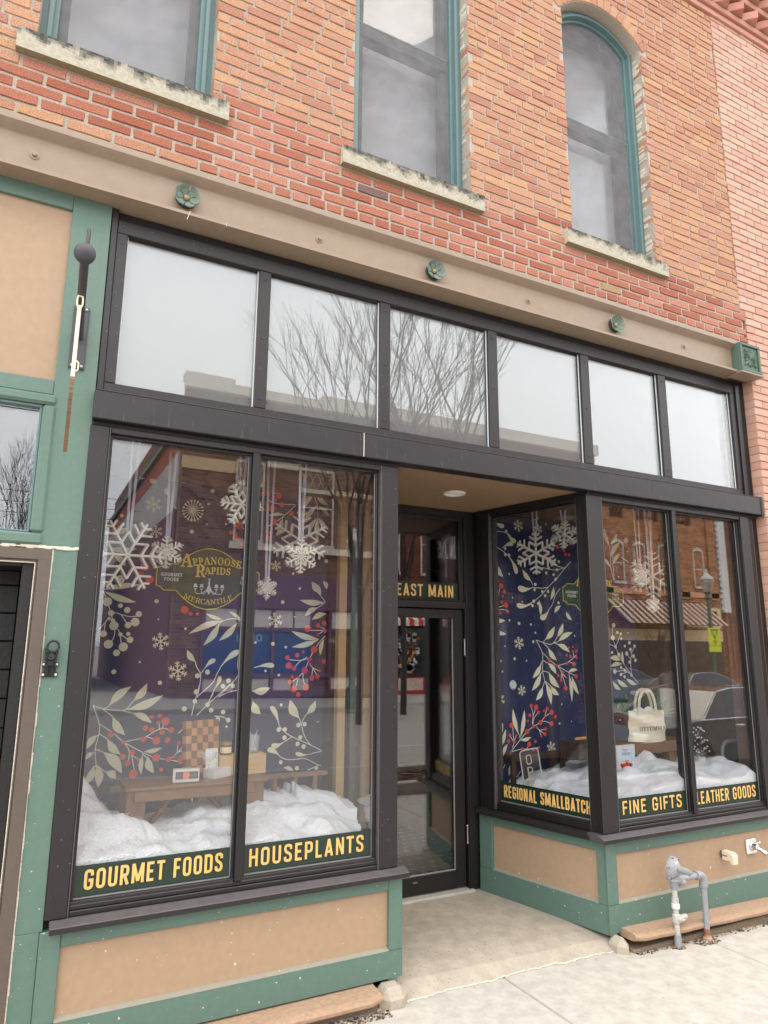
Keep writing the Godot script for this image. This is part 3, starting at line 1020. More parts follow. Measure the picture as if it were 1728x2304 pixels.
func right_bay():
	var w := thing("shop_window", "two pane shop window lettered with gifts and leather goods beside the pink pier", "shop window", Vector3.ZERO, "bays of the shopfront")
	bxp("post", M.dark, w, 3.385, 3.522, 0.556, 2.768, -0.1, 0.0, 0.004)
	bxp("post_bead", M.cap, w, 3.5225, 3.529, 0.556, 2.768, -0.1, -0.002, 0.001)
	bxp("mullion", M.black, w, 4.236, 4.276, 0.6, 2.74, -0.12, -0.003, 0.003)
	bxp("post", M.dark, w, 5.018, 5.11, 0.556, 2.768, -0.12, 0.0, 0.004)
	bxp("post_bead", M.brown_trim, w, 5.111, 5.116, 0.556, 2.768, -0.12, -0.004, 0.001)
	bxp("jamb", M.black, w, 5.117, 5.19, 0.5, 2.79, -0.14, -0.02, 0.004)
	bxp("jamb_bead", M.brown_trim, w, 5.1905, 5.196, 0.5, 2.79, -0.14, -0.022, 0.001)
	bxp("jamb", M.black, w, 5.197, 5.276, 0.4, 2.94, -0.16, -0.04, 0.004)
	bxp("top_rail", M.dark, w, 3.53, 5.017, 2.738, 2.768, -0.1, -0.006)
	bxp("bottom_rail", M.black, w, 3.53, 5.017, 0.556, 0.578, -0.1, -0.008)
	bxp("bottom_rail", M.black, w, 3.53, 5.017, 0.579, 0.598, -0.1, -0.016)
	pane_of(w, 3.545, 4.222, 0.612, 2.726, -0.05, 0.748, "FINE GIFTS", 3.605, 4.168)
	pane_of(w, 4.29, 5.004, 0.612, 2.726, -0.05, 0.748, "LEATHER GOODS", 4.318, 4.96)
	sill_cap(w, 3.335, 5.276)
	bulkhead_panel(w, 3.395, 5.276, 3.484, 5.2, 0.142, 0.43, -0.02, -0.035)

# a splayed side of a bay: its own x runs 0 to 1.06 along the face, z out of the face
func bay_side(at: Vector3, turn: float, mirror: bool, label: String, words: String):
	var w := thing("bay_side_window", label, "shop window", at, "bays of the shopfront", turn)
	var X := func(s: float) -> float: return 1.06 - s if not mirror else s
	var pr := func(called, m, s0, s1, y0, y1, z0, z1): bxp(called, m, w, minf(X.call(s0), X.call(s1)), maxf(X.call(s0), X.call(s1)), y0, y1, z0, z1, 0.003)
	pr.call("post", M.black, 0.006, 0.105, 0.556, 2.768, -0.1, 0.0)
	pr.call("post_bead", M.cap, 0.106, 0.11, 0.556, 2.768, -0.1, -0.003)
	pr.call("post", M.black, 0.905, 0.985, 0.556, 2.768, -0.1, 0.0)
	pr.call("post_bead", M.cap, 0.899, 0.904, 0.556, 2.768, -0.1, -0.003)
	pr.call("jamb", M.black, 0.986, 1.055, 0.53, 2.79, -0.1, -0.012)
	pr.call("top_rail", M.black, 0.111, 0.898, 2.738, 2.768, -0.1, -0.006)
	pr.call("head", M.black, 0.0, 1.055, 2.769, 2.797, -0.1, -0.004)
	pr.call("bottom_rail", M.black, 0.111, 0.898, 0.556, 0.598, -0.1, -0.01)
	var a: float = minf(X.call(0.125), X.call(0.884)); var b: float = maxf(X.call(0.125), X.call(0.884))
	pane_of(w, a, b, 0.612, 2.724, -0.05, 0.752, words, a + 0.03, b - 0.006)
	var s := MB.new()
	s.along_x([[-0.1, 0.512], [0.045, 0.512], [0.045, 0.536], [0.042, 0.539], [0.0, 0.5535], [-0.1, 0.5555]], minf(X.call(0.0), X.call(1.05)), maxf(X.call(0.0), X.call(1.05)))
	obj("sill_cap", s, M.dark, w)
	if not mirror:
		bulkhead_panel(w, 0.0, 1.058, X.call(0.94), X.call(0.077), 0.14, 0.448, -0.025, -0.028)
		# round door sticker
		var k := Node3D.new()
		put(k, "sticker", w)
		k.position = V(X.call(0.745), 1.447, -0.0495)
		var d := MB.new()
		for q in [[0.035, L8(30, 32, 36), 0.0], [0.033, L8(188, 192, 196), 0.0002], [0.029, L8(40, 44, 50), 0.0004], [0.026, L8(176, 188, 190), 0.0006]]:
			d.col = q[1]
			for i in 24:
				var a0 := TAU * i / 24; var a1 := TAU * (i + 1) / 24
				d.tri(V(0, 0, q[2]), V(cos(a0) * q[0], sin(a0) * q[0], q[2]), V(cos(a1) * q[0], sin(a1) * q[0], q[2]))
		print_text(d, "S", 0.0, 0.002, 0.016, 0.001, font("Droid Serif"), L8(60, 70, 76))
		d.col = L8(90, 100, 104)
		for i in 2: d.bx(-0.016 + i * 0.005, 0.016 - i * 0.005, -0.009 - i * 0.006, -0.0075 - i * 0.006, 0.0007, 0.0009)
		obj("disc", d, M.print, k)
	else:
		bulkhead_panel(w, 0.0, 1.058, 0.077, 0.94, 0.14, 0.448, -0.02, -0.02)

# ---------------------------------------------------------------- the door in the recess
func shop_door():
	var w := thing("shop_door", "dark framed glass shop door with lettered transom at the back of the recess", "door", V(0, 0, -1.05))
	bxp("jamb", M.black, w, 2.1, 2.24, -0.02, 2.8, -0.1, 0.0)
	bxp("jamb", M.black, w, 3.068, 3.2, -0.02, 2.8, -0.1, 0.0)
	bxp("jamb_bead", M.dark, w, 3.075, 3.081, 0.0, 2.76, 0.0, 0.012, 0.002)
	bxp("head", M.black, w, 2.24, 3.068, 2.74, 2.8, -0.1, 0.0)
	bxp("transom_bar", M.black, w, 2.24, 3.068, 2.015, 2.07, -0.1, 0.0)
	bxp("pane", M.glass, w, 2.24, 3.068, 2.07, 2.74, -0.046, -0.04, 0.0)
	bxp("pane", M.glass, w, 2.24, 3.068, 2.07, 2.74, -0.068, -0.062, 0.0)
	for q in [[2.24, 2.262, 2.07, 2.74], [3.03, 3.068, 2.07, 2.74], [2.262, 3.03, 2.718, 2.74], [2.262, 3.03, 2.07, 2.084]]:
		bxp("glazing_stop", M.black, w, q[0], q[1], q[2], q[3], -0.04, -0.015)
	var s := Node3D.new()
	put(s, "lettering_strip", w)
	bxp("strip", M.strip, s, 2.262, 3.03, 2.085, 2.215, -0.0398, -0.0388, 0.0)
	gold_text(s, "338 EAST MAIN", 2.255, 2.985, 2.103, 0.092, -0.0386)
	# the leaf
	var d := Node3D.new()
	put(d, "leaf", w)
	bxp("stile", M.black, d, 2.245, 2.33, 0.0, 2.008, -0.075, -0.03)
	bxp("stile", M.black, d, 2.975, 3.062, 0.0, 2.008, -0.075, -0.03)
	bxp("top_rail", M.black, d, 2.331, 2.974, 1.94, 2.008, -0.075, -0.03)
	bxp("bottom_rail", M.black, d, 2.331, 2.974, 0.0, 0.12, -0.075, -0.03)
	bxp("stop", M.alu, d, 2.331, 2.974, 0.1205, 0.129, -0.05, -0.032, 0.002)
	bxp("stop", M.alu, d, 2.968, 2.974, 0.13, 1.939, -0.05, -0.034, 0.002)
	bxp("pane", M.glass, d, 2.33, 2.975, 0.12, 1.94, -0.056, -0.05, 0.0)
	bxp("pane", M.glass, d, 2.33, 2.975, 0.12, 1.94, -0.073, -0.067, 0.0)
	bxp("pane", M.glass, d, 2.33, 2.975, 0.12, 1.94, -0.0645, -0.0585, 0.0)
	bxp("maker_plate", M.alu, d, 2.61, 2.645, 0.078, 0.086, -0.03, -0.0285, 0.0)
	var h := MB.new()
	h.tube([V(2.35, 0.85, -0.03), V(2.35, 0.85, 0.02), V(2.35, 1.15, 0.02), V(2.35, 1.15, -0.03)], 0.011, 8)
	obj("pull_handle", h, M.alu, d)
	for y in [0.36, 1.72]:
		var hg := MB.new()
		hg.xf = Transform3D(Basis.IDENTITY, V(3.066, y, -0.012))
		hg.lathe([[0.0, -0.07], [0.006, -0.065], [0.009, -0.06], [0.007, -0.055], [0.007, 0.055], [0.009, 0.06], [0.006, 0.065], [0.0, 0.07]], 10)
		obj("hinge", hg, M.steel, w)
	bxp("threshold", M.alu_pale, w, 2.16, 3.1, -0.03, -0.008, -0.1, 0.035, 0.004)

# ---------------------------------------------------------------- the neighbour at the left
func neighbour():
	var w := thing("green_pilaster", "green painted pilaster between the plank doorway and the lettered shop window", "pilaster")
	bxp("upper_shaft", M.green_clean, w, 0.017, 0.2, 2.153, 3.965, -0.2, -0.01, 0.002)
	bxp("lower_shaft", M.green, w, 0.086, 0.192, 0.515, 2.148, -0.2, -0.01, 0.002)
	bxp("lower_shaft", M.green, w, 0.086, 0.181, -0.15, 0.514, -0.2, -0.01, 0.002)
	var c := MB.new()
	rng.seed = 41
	for i in 28:
		var x := lerpf(-0.5, 0.198, i / 28.0)
		c.bx(x, x + 0.03, 2.146 + rn(-0.004, 0.002), 2.155 + rn(-0.001, 0.006), -0.05, -0.006 + rn(-0.001, 0.002), 0.001)
	obj("caulk_line", c, M.caulk, w)
	c = MB.new()
	for i in 40:
		var y := lerpf(-0.1, 2.14, i / 40.0)
		c.bx(0.0805 + rn(-0.0012, 0.001), 0.0865 + rn(-0.002, 0.003), y, y + 0.058, -0.05, -0.0075, 0.001)
	obj("caulk_line", c, M.caulk, w)

	var p := thing("panelled_wall", "tan panel framed in green above the small green window", "wall")
	bxp("panel", M.tan_clean, p, -3.0, 0.02, 2.95, 3.9, -0.1, -0.03, 0.0)
	bxp("rail", M.green_clean, p, -3.0, 0.016, 3.882, 3.966, -0.1, -0.0102)
	bxp("rail", M.green_clean, p, -3.0, 0.016, 2.888, 2.962, -0.1, -0.0102)
	bxp("base_wall", M.green, p, -3.0, -1.2, -0.2, 2.885, -0.2, -0.03)

	var g := thing("green_window", "small green framed window mirroring a pale sky above the brown doorway", "window")
	var b := MB.new()
	for q in [[-1.19, 0.036, 2.835, 2.886, 0], [-1.19, 0.036, 2.158, 2.216, 0], [-0.021, 0.036, 2.217, 2.834, 1], [-1.19, -1.13, 2.217, 2.834, 1]]:
		b.bx(q[0], q[1], q[2], q[3], -0.1, 0.004, 0.012)
	obj("frame", b, M.green_clean, g)
	b = MB.new()
	b.bx(-1.13, -0.022, 2.822, 2.834, -0.06, -0.02, 0.002); b.bx(-0.034, -0.022, 2.218, 2.821, -0.06, -0.02, 0.002)
	b.bx(-1.13, -0.022, 2.218, 2.226, -0.06, -0.015, 0.002)
	obj("glazing_bead", b, M.blue_green, g)
	for z in [-0.04, -0.055]: bxp("pane", M.glass, g, -1.13, -0.03, 2.217, 2.83, z - 0.006, z, 0.0)
	bxp("backing", M.mirror_glass, g, -1.14, -0.02, 2.2, 2.84, -0.09, -0.08, 0.0)

	var d := thing("plank_door", "black horizontal plank door set deep in a brown painted frame", "door")
	b = MB.new()
	b.bx(0.026, 0.081, -0.15, 2.142, -0.1, 0.002, 0.003)
	b.bx(-1.25, 0.081, 2.0902, 2.1425, -0.1, 0.0025, 0.003)
	obj("casing", b, M.brown_trim, d)
	b = MB.new()
	b.bx(0.018, 0.025, -0.15, 2.089, -0.14, -0.006, 0.002)
	b.bx(-1.25, 0.025, 2.0815, 2.0895, -0.14, -0.0055, 0.002)
	obj("casing_bead", b, M.brown_trim, d)
	bxp("pale_edge", M.caulk, d, 0.0135, 0.0175, -0.15, 2.081, -0.1, -0.009, 0.0)
	bxp("pale_edge", M.caulk, d, -1.25, 0.0175, 2.0765, 2.081, -0.1, -0.009, 0.0)
	bxp("jamb", M.plank, d, -0.035, 0.013, -0.15, 2.076, -0.32, -0.03)
	bxp("head", M.plank, d, -1.25, -0.0355, 2.06, 2.076, -0.32, -0.03)
	var y := -0.12
	while y < 2.05:
		bxp("plank", M.plank, d, -1.25, -0.04, y, minf(y + 0.128, 2.058), -0.30, -0.262 + rn(-0.002, 0.002), 0.004)
		y += 0.132
	b = MB.new()
	b.tube([V(-0.095, 0.965, -0.26), V(-0.095, 0.965, -0.2), V(-0.1, 0.965, -0.195), V(-0.2, 0.967, -0.195)], 0.0105, 8)
	b.bx(-0.115, -0.075, 0.88, 1.02, -0.262, -0.255, 0.003)
	obj("lever_handle", b, M.alu, d)

	# black bracket with a ball end, a hook above and a pale strap hanging from it
	var k := thing("sign_bracket", "black iron bracket with a ball end bolted to the green pilaster", "bracket", V(0.104, 3.2, -0.01))
	b = MB.new()
	b.bx(-0.036, 0.036, -0.165, 0.165, 0.0, 0.012, 0.004)
	obj("plate", b, M.iron, k)
	b = MB.new()
	b.tube([V(0, 0.0, 0.01), V(-0.012, 0.07, 0.2), V(-0.024, 0.15, 0.5)], 0.019, 12)
	obj("arm", b, M.iron, k)
	b = MB.new()
	b.ball(V(-0.026, 0.168, 0.52), V(0.045, 0.045, 0.045), 18, 12)
	obj("ball", b, M.iron, k)
	b = MB.new()
	b.tube([V(-0.024, 0.2, 0.5), V(-0.018, 0.25, 0.5), V(-0.0165, 0.29, 0.497), V(-0.0165, 0.305, 0.485), V(-0.0165, 0.305, 0.47), V(-0.0165, 0.295, 0.46)], 0.008, 8)
	obj("hook", b, M.iron, k)
	for q in [[-0.022, -0.15], [0.022, -0.15], [0.022, 0.15], [-0.022, 0.15]]:
		b = MB.new()
		b.ball(V(q[0], q[1], 0.013), V(0.008, 0.008, 0.007), 10, 6)
		obj("bolt", b, M.steel, k)

	var s := thing("hanging_strap", "pale worn strap with a rusty lower half hanging by a cream chain link", "strap", V(0.084, 3.25, 0.29))
	var loop := []
	for i in 17:
		var a := TAU * i / 16.0
		loop.append(V(0.012 * cos(a), clampf(0.028 * sin(a) * 1.3, -0.026, 0.026), 0))
	b = MB.new(); b.tube(loop, 0.0042, 6, false)
	obj("link", b, M.cream, s)
	b = MB.new(); b.tube([V(0, 0.028, 0), V(0.0, 0.05, 0), V(0.0, 0.058, -0.008)], 0.005, 6)
	obj("eye", b, M.iron, s)
	b = MB.new(); b.bx(-0.0085, 0.0085, -0.365, -0.03, -0.003, 0.003, 0.002)
	b.ball(V(0, -0.03, 0), V(0.009, 0.012, 0.005), 8, 6)
	obj("upper_half", b, M.cream, s)
	b = MB.new()
	var yy := -0.366
	while yy > -0.71:
		b.col = L8(98, 74, 50).lerp(L8(176, 158, 124), clampf((yy + 0.46) * 8.0, 0.0, 1.0) * rng.randf()) * rn(0.75, 1.15)
		b.bx(-0.0082, 0.0082, yy - 0.0056, yy, -0.003, 0.003)
		yy -= 0.0055
	obj("rusty_half", b, M.vc_rough, s)
	b = MB.new()
	b.tube([V(0.014, -0.2, -0.22), V(0.026, -0.21, -0.22), V(0.026, -0.245, -0.22), V(0.014, -0.255, -0.22)], 0.004, 6)
	obj("small_link", b, M.cream, s)

	# flag pole holder, folded flat
	var f := thing("flagpole_holder", "black folding flagpole holder with two rings screwed to the green pilaster", "bracket", V(0.12, 1.6, -0.01))
	b = MB.new()
	b.prism(PackedVector2Array([Vector2(-0.032, -0.032), Vector2(0.032, -0.032), Vector2(0.034, -0.014), Vector2(0.024, -0.008), Vector2(0.025, 0.01), Vector2(0.034, 0.016), Vector2(0.032, 0.032), Vector2(-0.032, 0.032), Vector2(-0.034, 0.016), Vector2(-0.025, 0.01), Vector2(-0.024, -0.008), Vector2(-0.034, -0.014)]), 0.0, 0.008)
	b.bx(-0.016, -0.007, -0.026, 0.02, 0.0075, 0.02, 0.002); b.bx(0.004, 0.013, -0.026, 0.02, 0.0075, 0.02, 0.002)
	obj("plate", b, M.black, f)
	b = MB.new()
	for r in [[0.0, 0.062, 0.017], [0.004, 0.103, 0.024]]:
		var ring := []
		for i in 17:
			var a := TAU * i / 16.0
			ring.append(V(r[0] + r[2] * cos(a), r[1] + r[2] * sin(a), 0.02 + (r[1] - 0.06) * 0.35))
		b.tube(ring, 0.0055, 8, false)
	for q in [[-1.0], [1.0]]:
		b.prism(PackedVector2Array([Vector2(q[0] * 0.014, 0.012), Vector2(q[0] * 0.022, 0.012), Vector2(q[0] * 0.029, 0.095), Vector2(q[0] * 0.022, 0.095)]), 0.01, 0.03)
	b.bx(-0.016, 0.016, 0.016, 0.04, 0.008, 0.026, 0.003)
	obj("ring_arm", b, M.black, f)
	for q in [[-0.026, -0.022], [0.026, -0.022], [-0.026, 0.023], [0.026, 0.023]]:
		b = MB.new()
		b.ball(V(q[0], q[1], 0.008), V(0.006, 0.006, 0.004), 8, 6)
		obj("screw", b, M.white, f)

# ---------------------------------------------------------------- ground
const GX := -0.02
const GZ := 0.008
func gy(x: float, z: float) -> float: return -0.038 + GX * x + GZ * z

func sheet(x0, x1, z0, z1, dy: float, nx := 1, nz := 1) -> MB:
	var b := MB.new()
	for i in nx:
		for j in nz:
			var a: float = lerpf(x0, x1, i / float(nx)); var c: float = lerpf(x0, x1, (i + 1) / float(nx))
			var d: float = lerpf(z0, z1, j / float(nz)); var e: float = lerpf(z0, z1, (j + 1) / float(nz))
			b.quad(V(a, gy(a, e) + dy, e), V(c, gy(c, e) + dy, e), V(c, gy(c, d) + dy, d), V(a, gy(a, d) + dy, d))
	return b

func slab(x0, x1, z0, z1, thick := 0.14, g := 0.004) -> MB:
	var b := MB.new()
	var c := [V(x0 + g, 0, z1 - g), V(x1 - g, 0, z1 - g), V(x1 - g, 0, z0 + g), V(x0 + g, 0, z0 + g)]
	var t := []; var m := []; var lo := []
	var cen := V((x0 + x1) / 2, 0, (z0 + z1) / 2)
	for p in c:
		var q: Vector3 = p
		t.append(V(lerpf(q.x, cen.x, 0.006), gy(q.x, q.z), lerpf(q.z, cen.z, 0.006)))
		m.append(V(q.x, gy(q.x, q.z) - 0.006, q.z)); lo.append(V(q.x, gy(q.x, q.z) - thick, q.z))
	b.quad(t[0], t[1], t[2], t[3])
	for i in 4:
		var j := (i + 1) % 4
		b.quad(m[i], m[j], t[j], t[i]); b.quad(lo[i], lo[j], m[j], m[i])
	return b

func ground():
	struct("ground", sheet(-400, 400, -150, 400, -0.32, 8, 8), M.asphalt)
	struct("road", sheet(-120, 160, 3.9, 16.6, -0.13, 12, 4), M.asphalt)
	var walk := Node3D.new()
	put(walk, "pavement"); walk.set_meta("kind", "structure")
	obj("bedding", sheet(-60, 90, -0.6, 3.75, -0.016, 8, 1), M.joint, walk)
	for i in range(-5, 12):
		var x0 := 2.56 + 1.53 * (i - 1)
		for j in 2: obj("slab", slab(x0, x0 + 1.53, -0.55 if j == 0 else 1.86, 1.86 if j == 0 else 3.72), M.concrete, walk)
	var kerb := MB.new()
	kerb.xf = Transform3D(Basis(Vector3.BACK, atan(GX)), V(0, gy(0, 3.8), 0))
	kerb.bx(-40, 60, -0.3, -0.001, 3.73, 3.9, 0.02)
	struct("kerb", kerb, M.concrete)
	kerb = MB.new()
	kerb.xf = Transform3D(Basis(Vector3.BACK, atan(GX)), V(0, gy(0, 16.7), 0))
	kerb.bx(-80, 90, -0.3, 0.02, 16.6, 16.78, 0.02)
	struct("kerb", kerb, M.concrete)
	struct("far_pavement", sheet(-80, 90, 16.78, 24.0, 0.012, 8, 2), M.concrete)
	var ln := sheet(-60, 80, 7.2, 7.3, -0.124, 6, 1)
	struct("lane_line", ln, M.road_paint)

	# entry floor: exposed aggregate, its lip falling to the pavement
	var b := MB.new()
	rng.seed = 51
	var n := 26
	var front := []
	for i in n + 1:
		var x := lerpf(1.86, 3.5, i / float(n))
		front.append(V(x, gy(x, 0.05) + 0.002, 0.045 + 0.03 * sin(x * 2.0 - 1.0) + rn(-0.014, 0.014)))
	for i in n:
		var xa := lerpf(1.86, 3.5, i / float(n)); var xb := lerpf(1.86, 3.5, (i + 1) / float(n))
		var ba := V(lerpf(2.1, 3.2, i / float(n)), -0.022, -1.1); var bb := V(lerpf(2.1, 3.2, (i + 1) / float(n)), -0.022, -1.1)
		var ya := lerpf(0.012, -0.026, i / float(n)); var yb := lerpf(0.012, -0.026, (i + 1) / float(n))
		var rows := [[ba, bb]]
		for q in [[-0.5, 0.0], [-0.3, 0.006], [-0.16, 0.018], [-0.06, 0.036]]:
			var za: float = q[0]
			rows.append([V(lerpf(xa, ba.x, -za / 1.1), lerpf(ya - q[1], -0.022, -za / 1.1 * 0.6), za), V(lerpf(xb, bb.x, -za / 1.1), lerpf(yb - q[1], -0.022, -za / 1.1 * 0.6), za)])
		rows.append([front[i], front[i + 1]])
		for k in rows.size() - 1:
			b.quad(rows[k + 1][0], rows[k + 1][1], rows[k][1], rows[k][0])
	struct("entry_floor", b, M.aggregate)
	b = MB.new()
	for i in n:
		for k in 3:
			var p: Vector3 = front[i].lerp(front[i + 1], (k + 0.5) / 3.0) + V(0, 0.001, rn(-0.004, 0.006))
			b.ball(p, V(0.014 + rn(0, 0.006), 0.0035, 0.004 + rn(0.0, 0.008)), 7, 4)
	var cl := obj("caulk_line", b, M.caulk)
	tag(cl, "ragged white caulk line between the entry floor and the pavement", "caulk")
	# rounded concrete ends beside the recess
	for q in [[1.768, 1.93, 0.014, "rounded concrete nib under the lettered houseplants window corner"], [3.39, 3.487, -0.024, "rounded concrete nib at the corner post beside the gas pipes"]]:
		b = MB.new()
		b.bx(q[0], q[1], -0.2, q[2], -0.06, 0.098, 0.045)
		tag(obj("concrete_nib", b, M.aggregate), q[3], "concrete")

	# stone ledges under the bulkheads
	for q in [[-0.3, 1.76, 0.018, 0.02, 0.13, "worn tan stone ledge below the lettered foods window"], [3.49, 5.6, 0.008, -0.036, 0.145, "worn tan stone ledge behind the grey gas pipes"]]:
		var w := thing("stone_ledge", q[5], "ledge")
		b = MB.new()
		var m := 30
		var prof := []
		var prev := []
		for i in m + 1:
			var x: float = lerpf(q[0], q[1], i / float(m))
			var y: float = lerpf(q[2], q[3], i / float(m))
			var zf: float = q[4] + rn(-0.004, 0.004)
			if i == 0 and q[0] > 0: zf -= 0.03
			if i == m and q[0] < 0: zf -= 0.02
			prof = [V(x, y, -0.02), V(x, y - 0.004, zf - 0.03), V(x, y - 0.011, zf - 0.008), V(x, y - 0.022, zf), V(x, y - 0.036, zf - 0.002), V(x, y - 0.046, zf - 0.014), V(x, y - 0.05, zf - 0.04), V(x, y - 0.05, -0.02)]
			if i > 0:
				for k in prof.size() - 1: b.quad(prof[k + 1], prof[k], prev[k], prev[k + 1])
			if i == 0 or i == m: b.away(prof, V((q[0] + q[1]) / 2, y - 0.02, 0.05))
			prev = prof
		obj("slab", b, M.sandstone, w)
		b = MB.new()
		b.bx(q[0], q[1] - 0.004, -0.3, minf(q[2], q[3]) - 0.052, -0.3, 0.1 if q[0] > 0 else 0.07, 0.01)
		obj("footing", b, M.rubble, w)
	# grit and leaf litter in the gap
	b = MB.new()
	rng.seed = 61
	for i in 620:
		var x := rn(0.9, 1.8) if i < 330 else (rn(3.98, 4.16) if i < 440 else rn(3.5, 5.4))
		var z := rn(0.085, 0.15) if i < 330 else (rn(0.12, 0.2) if i < 440 else 0.11 + 0.05 * rng.randf() * rng.randf())
		b.col = tone([L8(150, 130, 110), L8(110, 88, 70), L8(190, 178, 160), L8(80, 62, 50), L8(60, 48, 40)])
		var p := V(x, gy(x, z) + 0.003, z)
		b.xf = Transform3D(Basis(Vector3.UP, rn(0, TAU)) * Basis(Vector3.RIGHT, rn(-0.5, 0.5)), p)
		var s := rn(0.003, 0.009)
		b.bx(-s, s, -0.002, 0.003, -s * 0.6, s * 0.5)
	var lit := obj("litter", b, M.vc_rough)
	lit.set_meta("kind", "stuff")
	tag(lit, "grit and leaf scraps caught along the ledge foot", "litter")

# ---------------------------------------------------------------- fixtures on the base
func fixtures():
	var w := thing("gas_regulator", "grey gas regulator on two painted pipes rising from the pavement", "gas regulator", V(3.82, gy(3.82, 0.14), 0.14))
	var pipe := func(called: String, pts: Array, r, m: Material = M.grey_metal) :
		var b := MB.new()
		b.tube(pts, r, 14)
		obj(called, b, m, w)
	pipe.call("inlet_pipe", [V(0, 0.012, 0), V(0, 0.22, 0)], 0.017, M.pale_pipe)
	pipe.call("sleeve", [V(0, -0.02, 0), V(0, 0.075, 0)], 0.022)
	pipe.call("union", [V(0, 0.255, 0), V(0, 0.285, 0)], 0.021, M.pale_pipe)
	pipe.call("inlet_pipe", [V(0, 0.24, 0), V(0, 0.34, 0)], 0.0165, M.pale_pipe)
	var b := MB.new()
	b.xf = Transform3D(Basis.IDENTITY, V(0, 0.165, 0))
	b.lathe([[0.018, -0.03], [0.024, -0.022], [0.026, 0.0], [0.024, 0.022], [0.018, 0.03]], 14)
	b.xf = Transform3D(Basis(Vector3.BACK, PI / 2), V(0.03, 0.165, 0))
	b.lathe([[0.0, -0.062], [0.013, -0.06], [0.016, -0.05], [0.016, 0.0], [0.012, 0.004], [0.012, 0.012], [0.0, 0.014]], 12)
	b.xf = Transform3D(Basis(Vector3.RIGHT, PI / 2), V(0.006, 0.165, 0.02))
	b.lathe([[0.016, 0.0], [0.018, 0.006], [0.014, 0.016], [0.0, 0.018]], 10)
	b.xf = Transform3D.IDENTITY
	b.box(V(0.0, 0.16, 0.036), V(0.03, 0.172, 0.045), 0.003)
	obj("stop_valve", b, M.pale_pipe, w)
	b = MB.new()
	b.xf = Transform3D(Basis.IDENTITY, V(0, 0.222, 0))
	b.lathe([[0.018, 0.0], [0.026, 0.002], [0.026, 0.03], [0.019, 0.034]], 6)
	obj("hex_nut", b, M.white, w)
	# regulator body: flat round diaphragm housing tipped towards the street
	b = MB.new()
	b.xf = Transform3D(Basis.IDENTITY, V(0, 0.335, 0))
	b.lathe([[0.0, 0.0], [0.022, 0.0], [0.026, 0.02], [0.03, 0.05], [0.046, 0.052], [0.046, 0.064], [0.03, 0.068], [0.024, 0.085]], 18)
	obj("lower_body", b, M.grey_metal, w)
	var tip := Basis(Vector3.UP, 0.2) * Basis(Vector3.RIGHT, PI / 2 + 0.03)
	b = MB.new()
	b.xf = Transform3D(tip, V(0.0, 0.455, 0.0))
	b.lathe([[0.0, -0.03], [0.03, -0.028], [0.066, -0.012], [0.072, -0.008], [0.072, 0.006], [0.066, 0.01], [0.058, 0.02], [0.034, 0.036], [0.028, 0.04], [0.0, 0.04]], 24)
	obj("diaphragm_housing", b, M.grey_metal, w)
	for k in 6:
		var a := TAU * k / 6 + 0.3
		b = MB.new()
		b.xf = Transform3D(tip, V(0.0, 0.455, 0.0))
		b.box(V(cos(a) * 0.068 - 0.009, -0.012, sin(a) * 0.068 - 0.009), V(cos(a) * 0.068 + 0.009, 0.012, sin(a) * 0.068 + 0.009), 0.004)
		obj("lug", b, M.grey_metal, w)
		b = MB.new()
		b.xf = Transform3D(tip, V(0.0, 0.455, 0.0))
		b.ball(V(cos(a) * 0.07, 0.014, sin(a) * 0.07), V(0.005, 0.004, 0.005), 8, 5)
		obj("bolt", b, M.iron, w)
	b = MB.new()
	b.xf = Transform3D(tip, V(0.0, 0.455, 0.0))
	b.tube([V(0.0, 0.03, -0.008), V(0.0, 0.115, -0.004)], [0.021, 0.019], 16)
	b.tube([V(0.0, 0.115, -0.004), V(0.0, 0.128, -0.004)], 0.01, 10)
	obj("spring_tower", b, M.grey_metal, w)
	b = MB.new()
	b.xf = Transform3D(tip, V(0.0, 0.455, 0.0))
	b.box(V(-0.022, 0.026, -0.046), V(0.012, 0.032, -0.02), 0.001)
	obj("label_plate", b, M.white, w)
	b = MB.new()
	b.tube([V(0.02, 0.385, 0.0), V(0.075, 0.385, 0.0)], [0.03, 0.026], 14)
	b.ball(V(0.06, 0.37, 0.012), V(0.026, 0.022, 0.026), 12, 8)
	b.ball(V(0.05, 0.35, 0.012), V(0.012, 0.014, 0.012), 8, 6)
	obj("outlet_body", b, M.grey_metal, w)
	b = MB.new()
	var pts := [V(0.07, 0.387, 0.0), V(0.235, 0.387, 0.0)]
	for i in 6:
		var a := PI / 2 * i / 5.0
		pts.append(V(0.235 + 0.035 * sin(a), 0.387 - 0.035 * (1 - cos(a)), 0.0))
	pts.append(V(0.27, 0.0, 0.0)); pts.append(V(0.27, -0.03, 0.0))
	b.tube(pts, 0.0195, 14)
	obj("outlet_pipe", b, M.grey_metal, w)
	b = MB.new()
	pts = [V(0.205, 0.387, 0.0), V(0.235, 0.387, 0.0)]
	for i in 6:
		var a := PI / 2 * i / 5.0
		pts.append(V(0.235 + 0.035 * sin(a), 0.387 - 0.035 * (1 - cos(a)), 0.0))
	pts.append(V(0.27, 0.315, 0.0))
	b.tube(pts, 0.0245, 14)
	b.tube([V(0.204, 0.387, 0), V(0.214, 0.387, 0)], 0.028, 14); b.tube([V(0.27, 0.326, 0), V(0.27, 0.314, 0)], 0.028, 14)
	obj("elbow", b, M.grey_metal, w)
	b = MB.new()
	b.xf = Transform3D(Basis.IDENTITY, V(0.27, 0.0, 0.0))
	b.lathe([[0.034, -0.01], [0.03, 0.012], [0.021, 0.018], [0.0195, 0.03]], 14)
	obj("grout_collar", b, M.sandstone, w)
	b = MB.new()
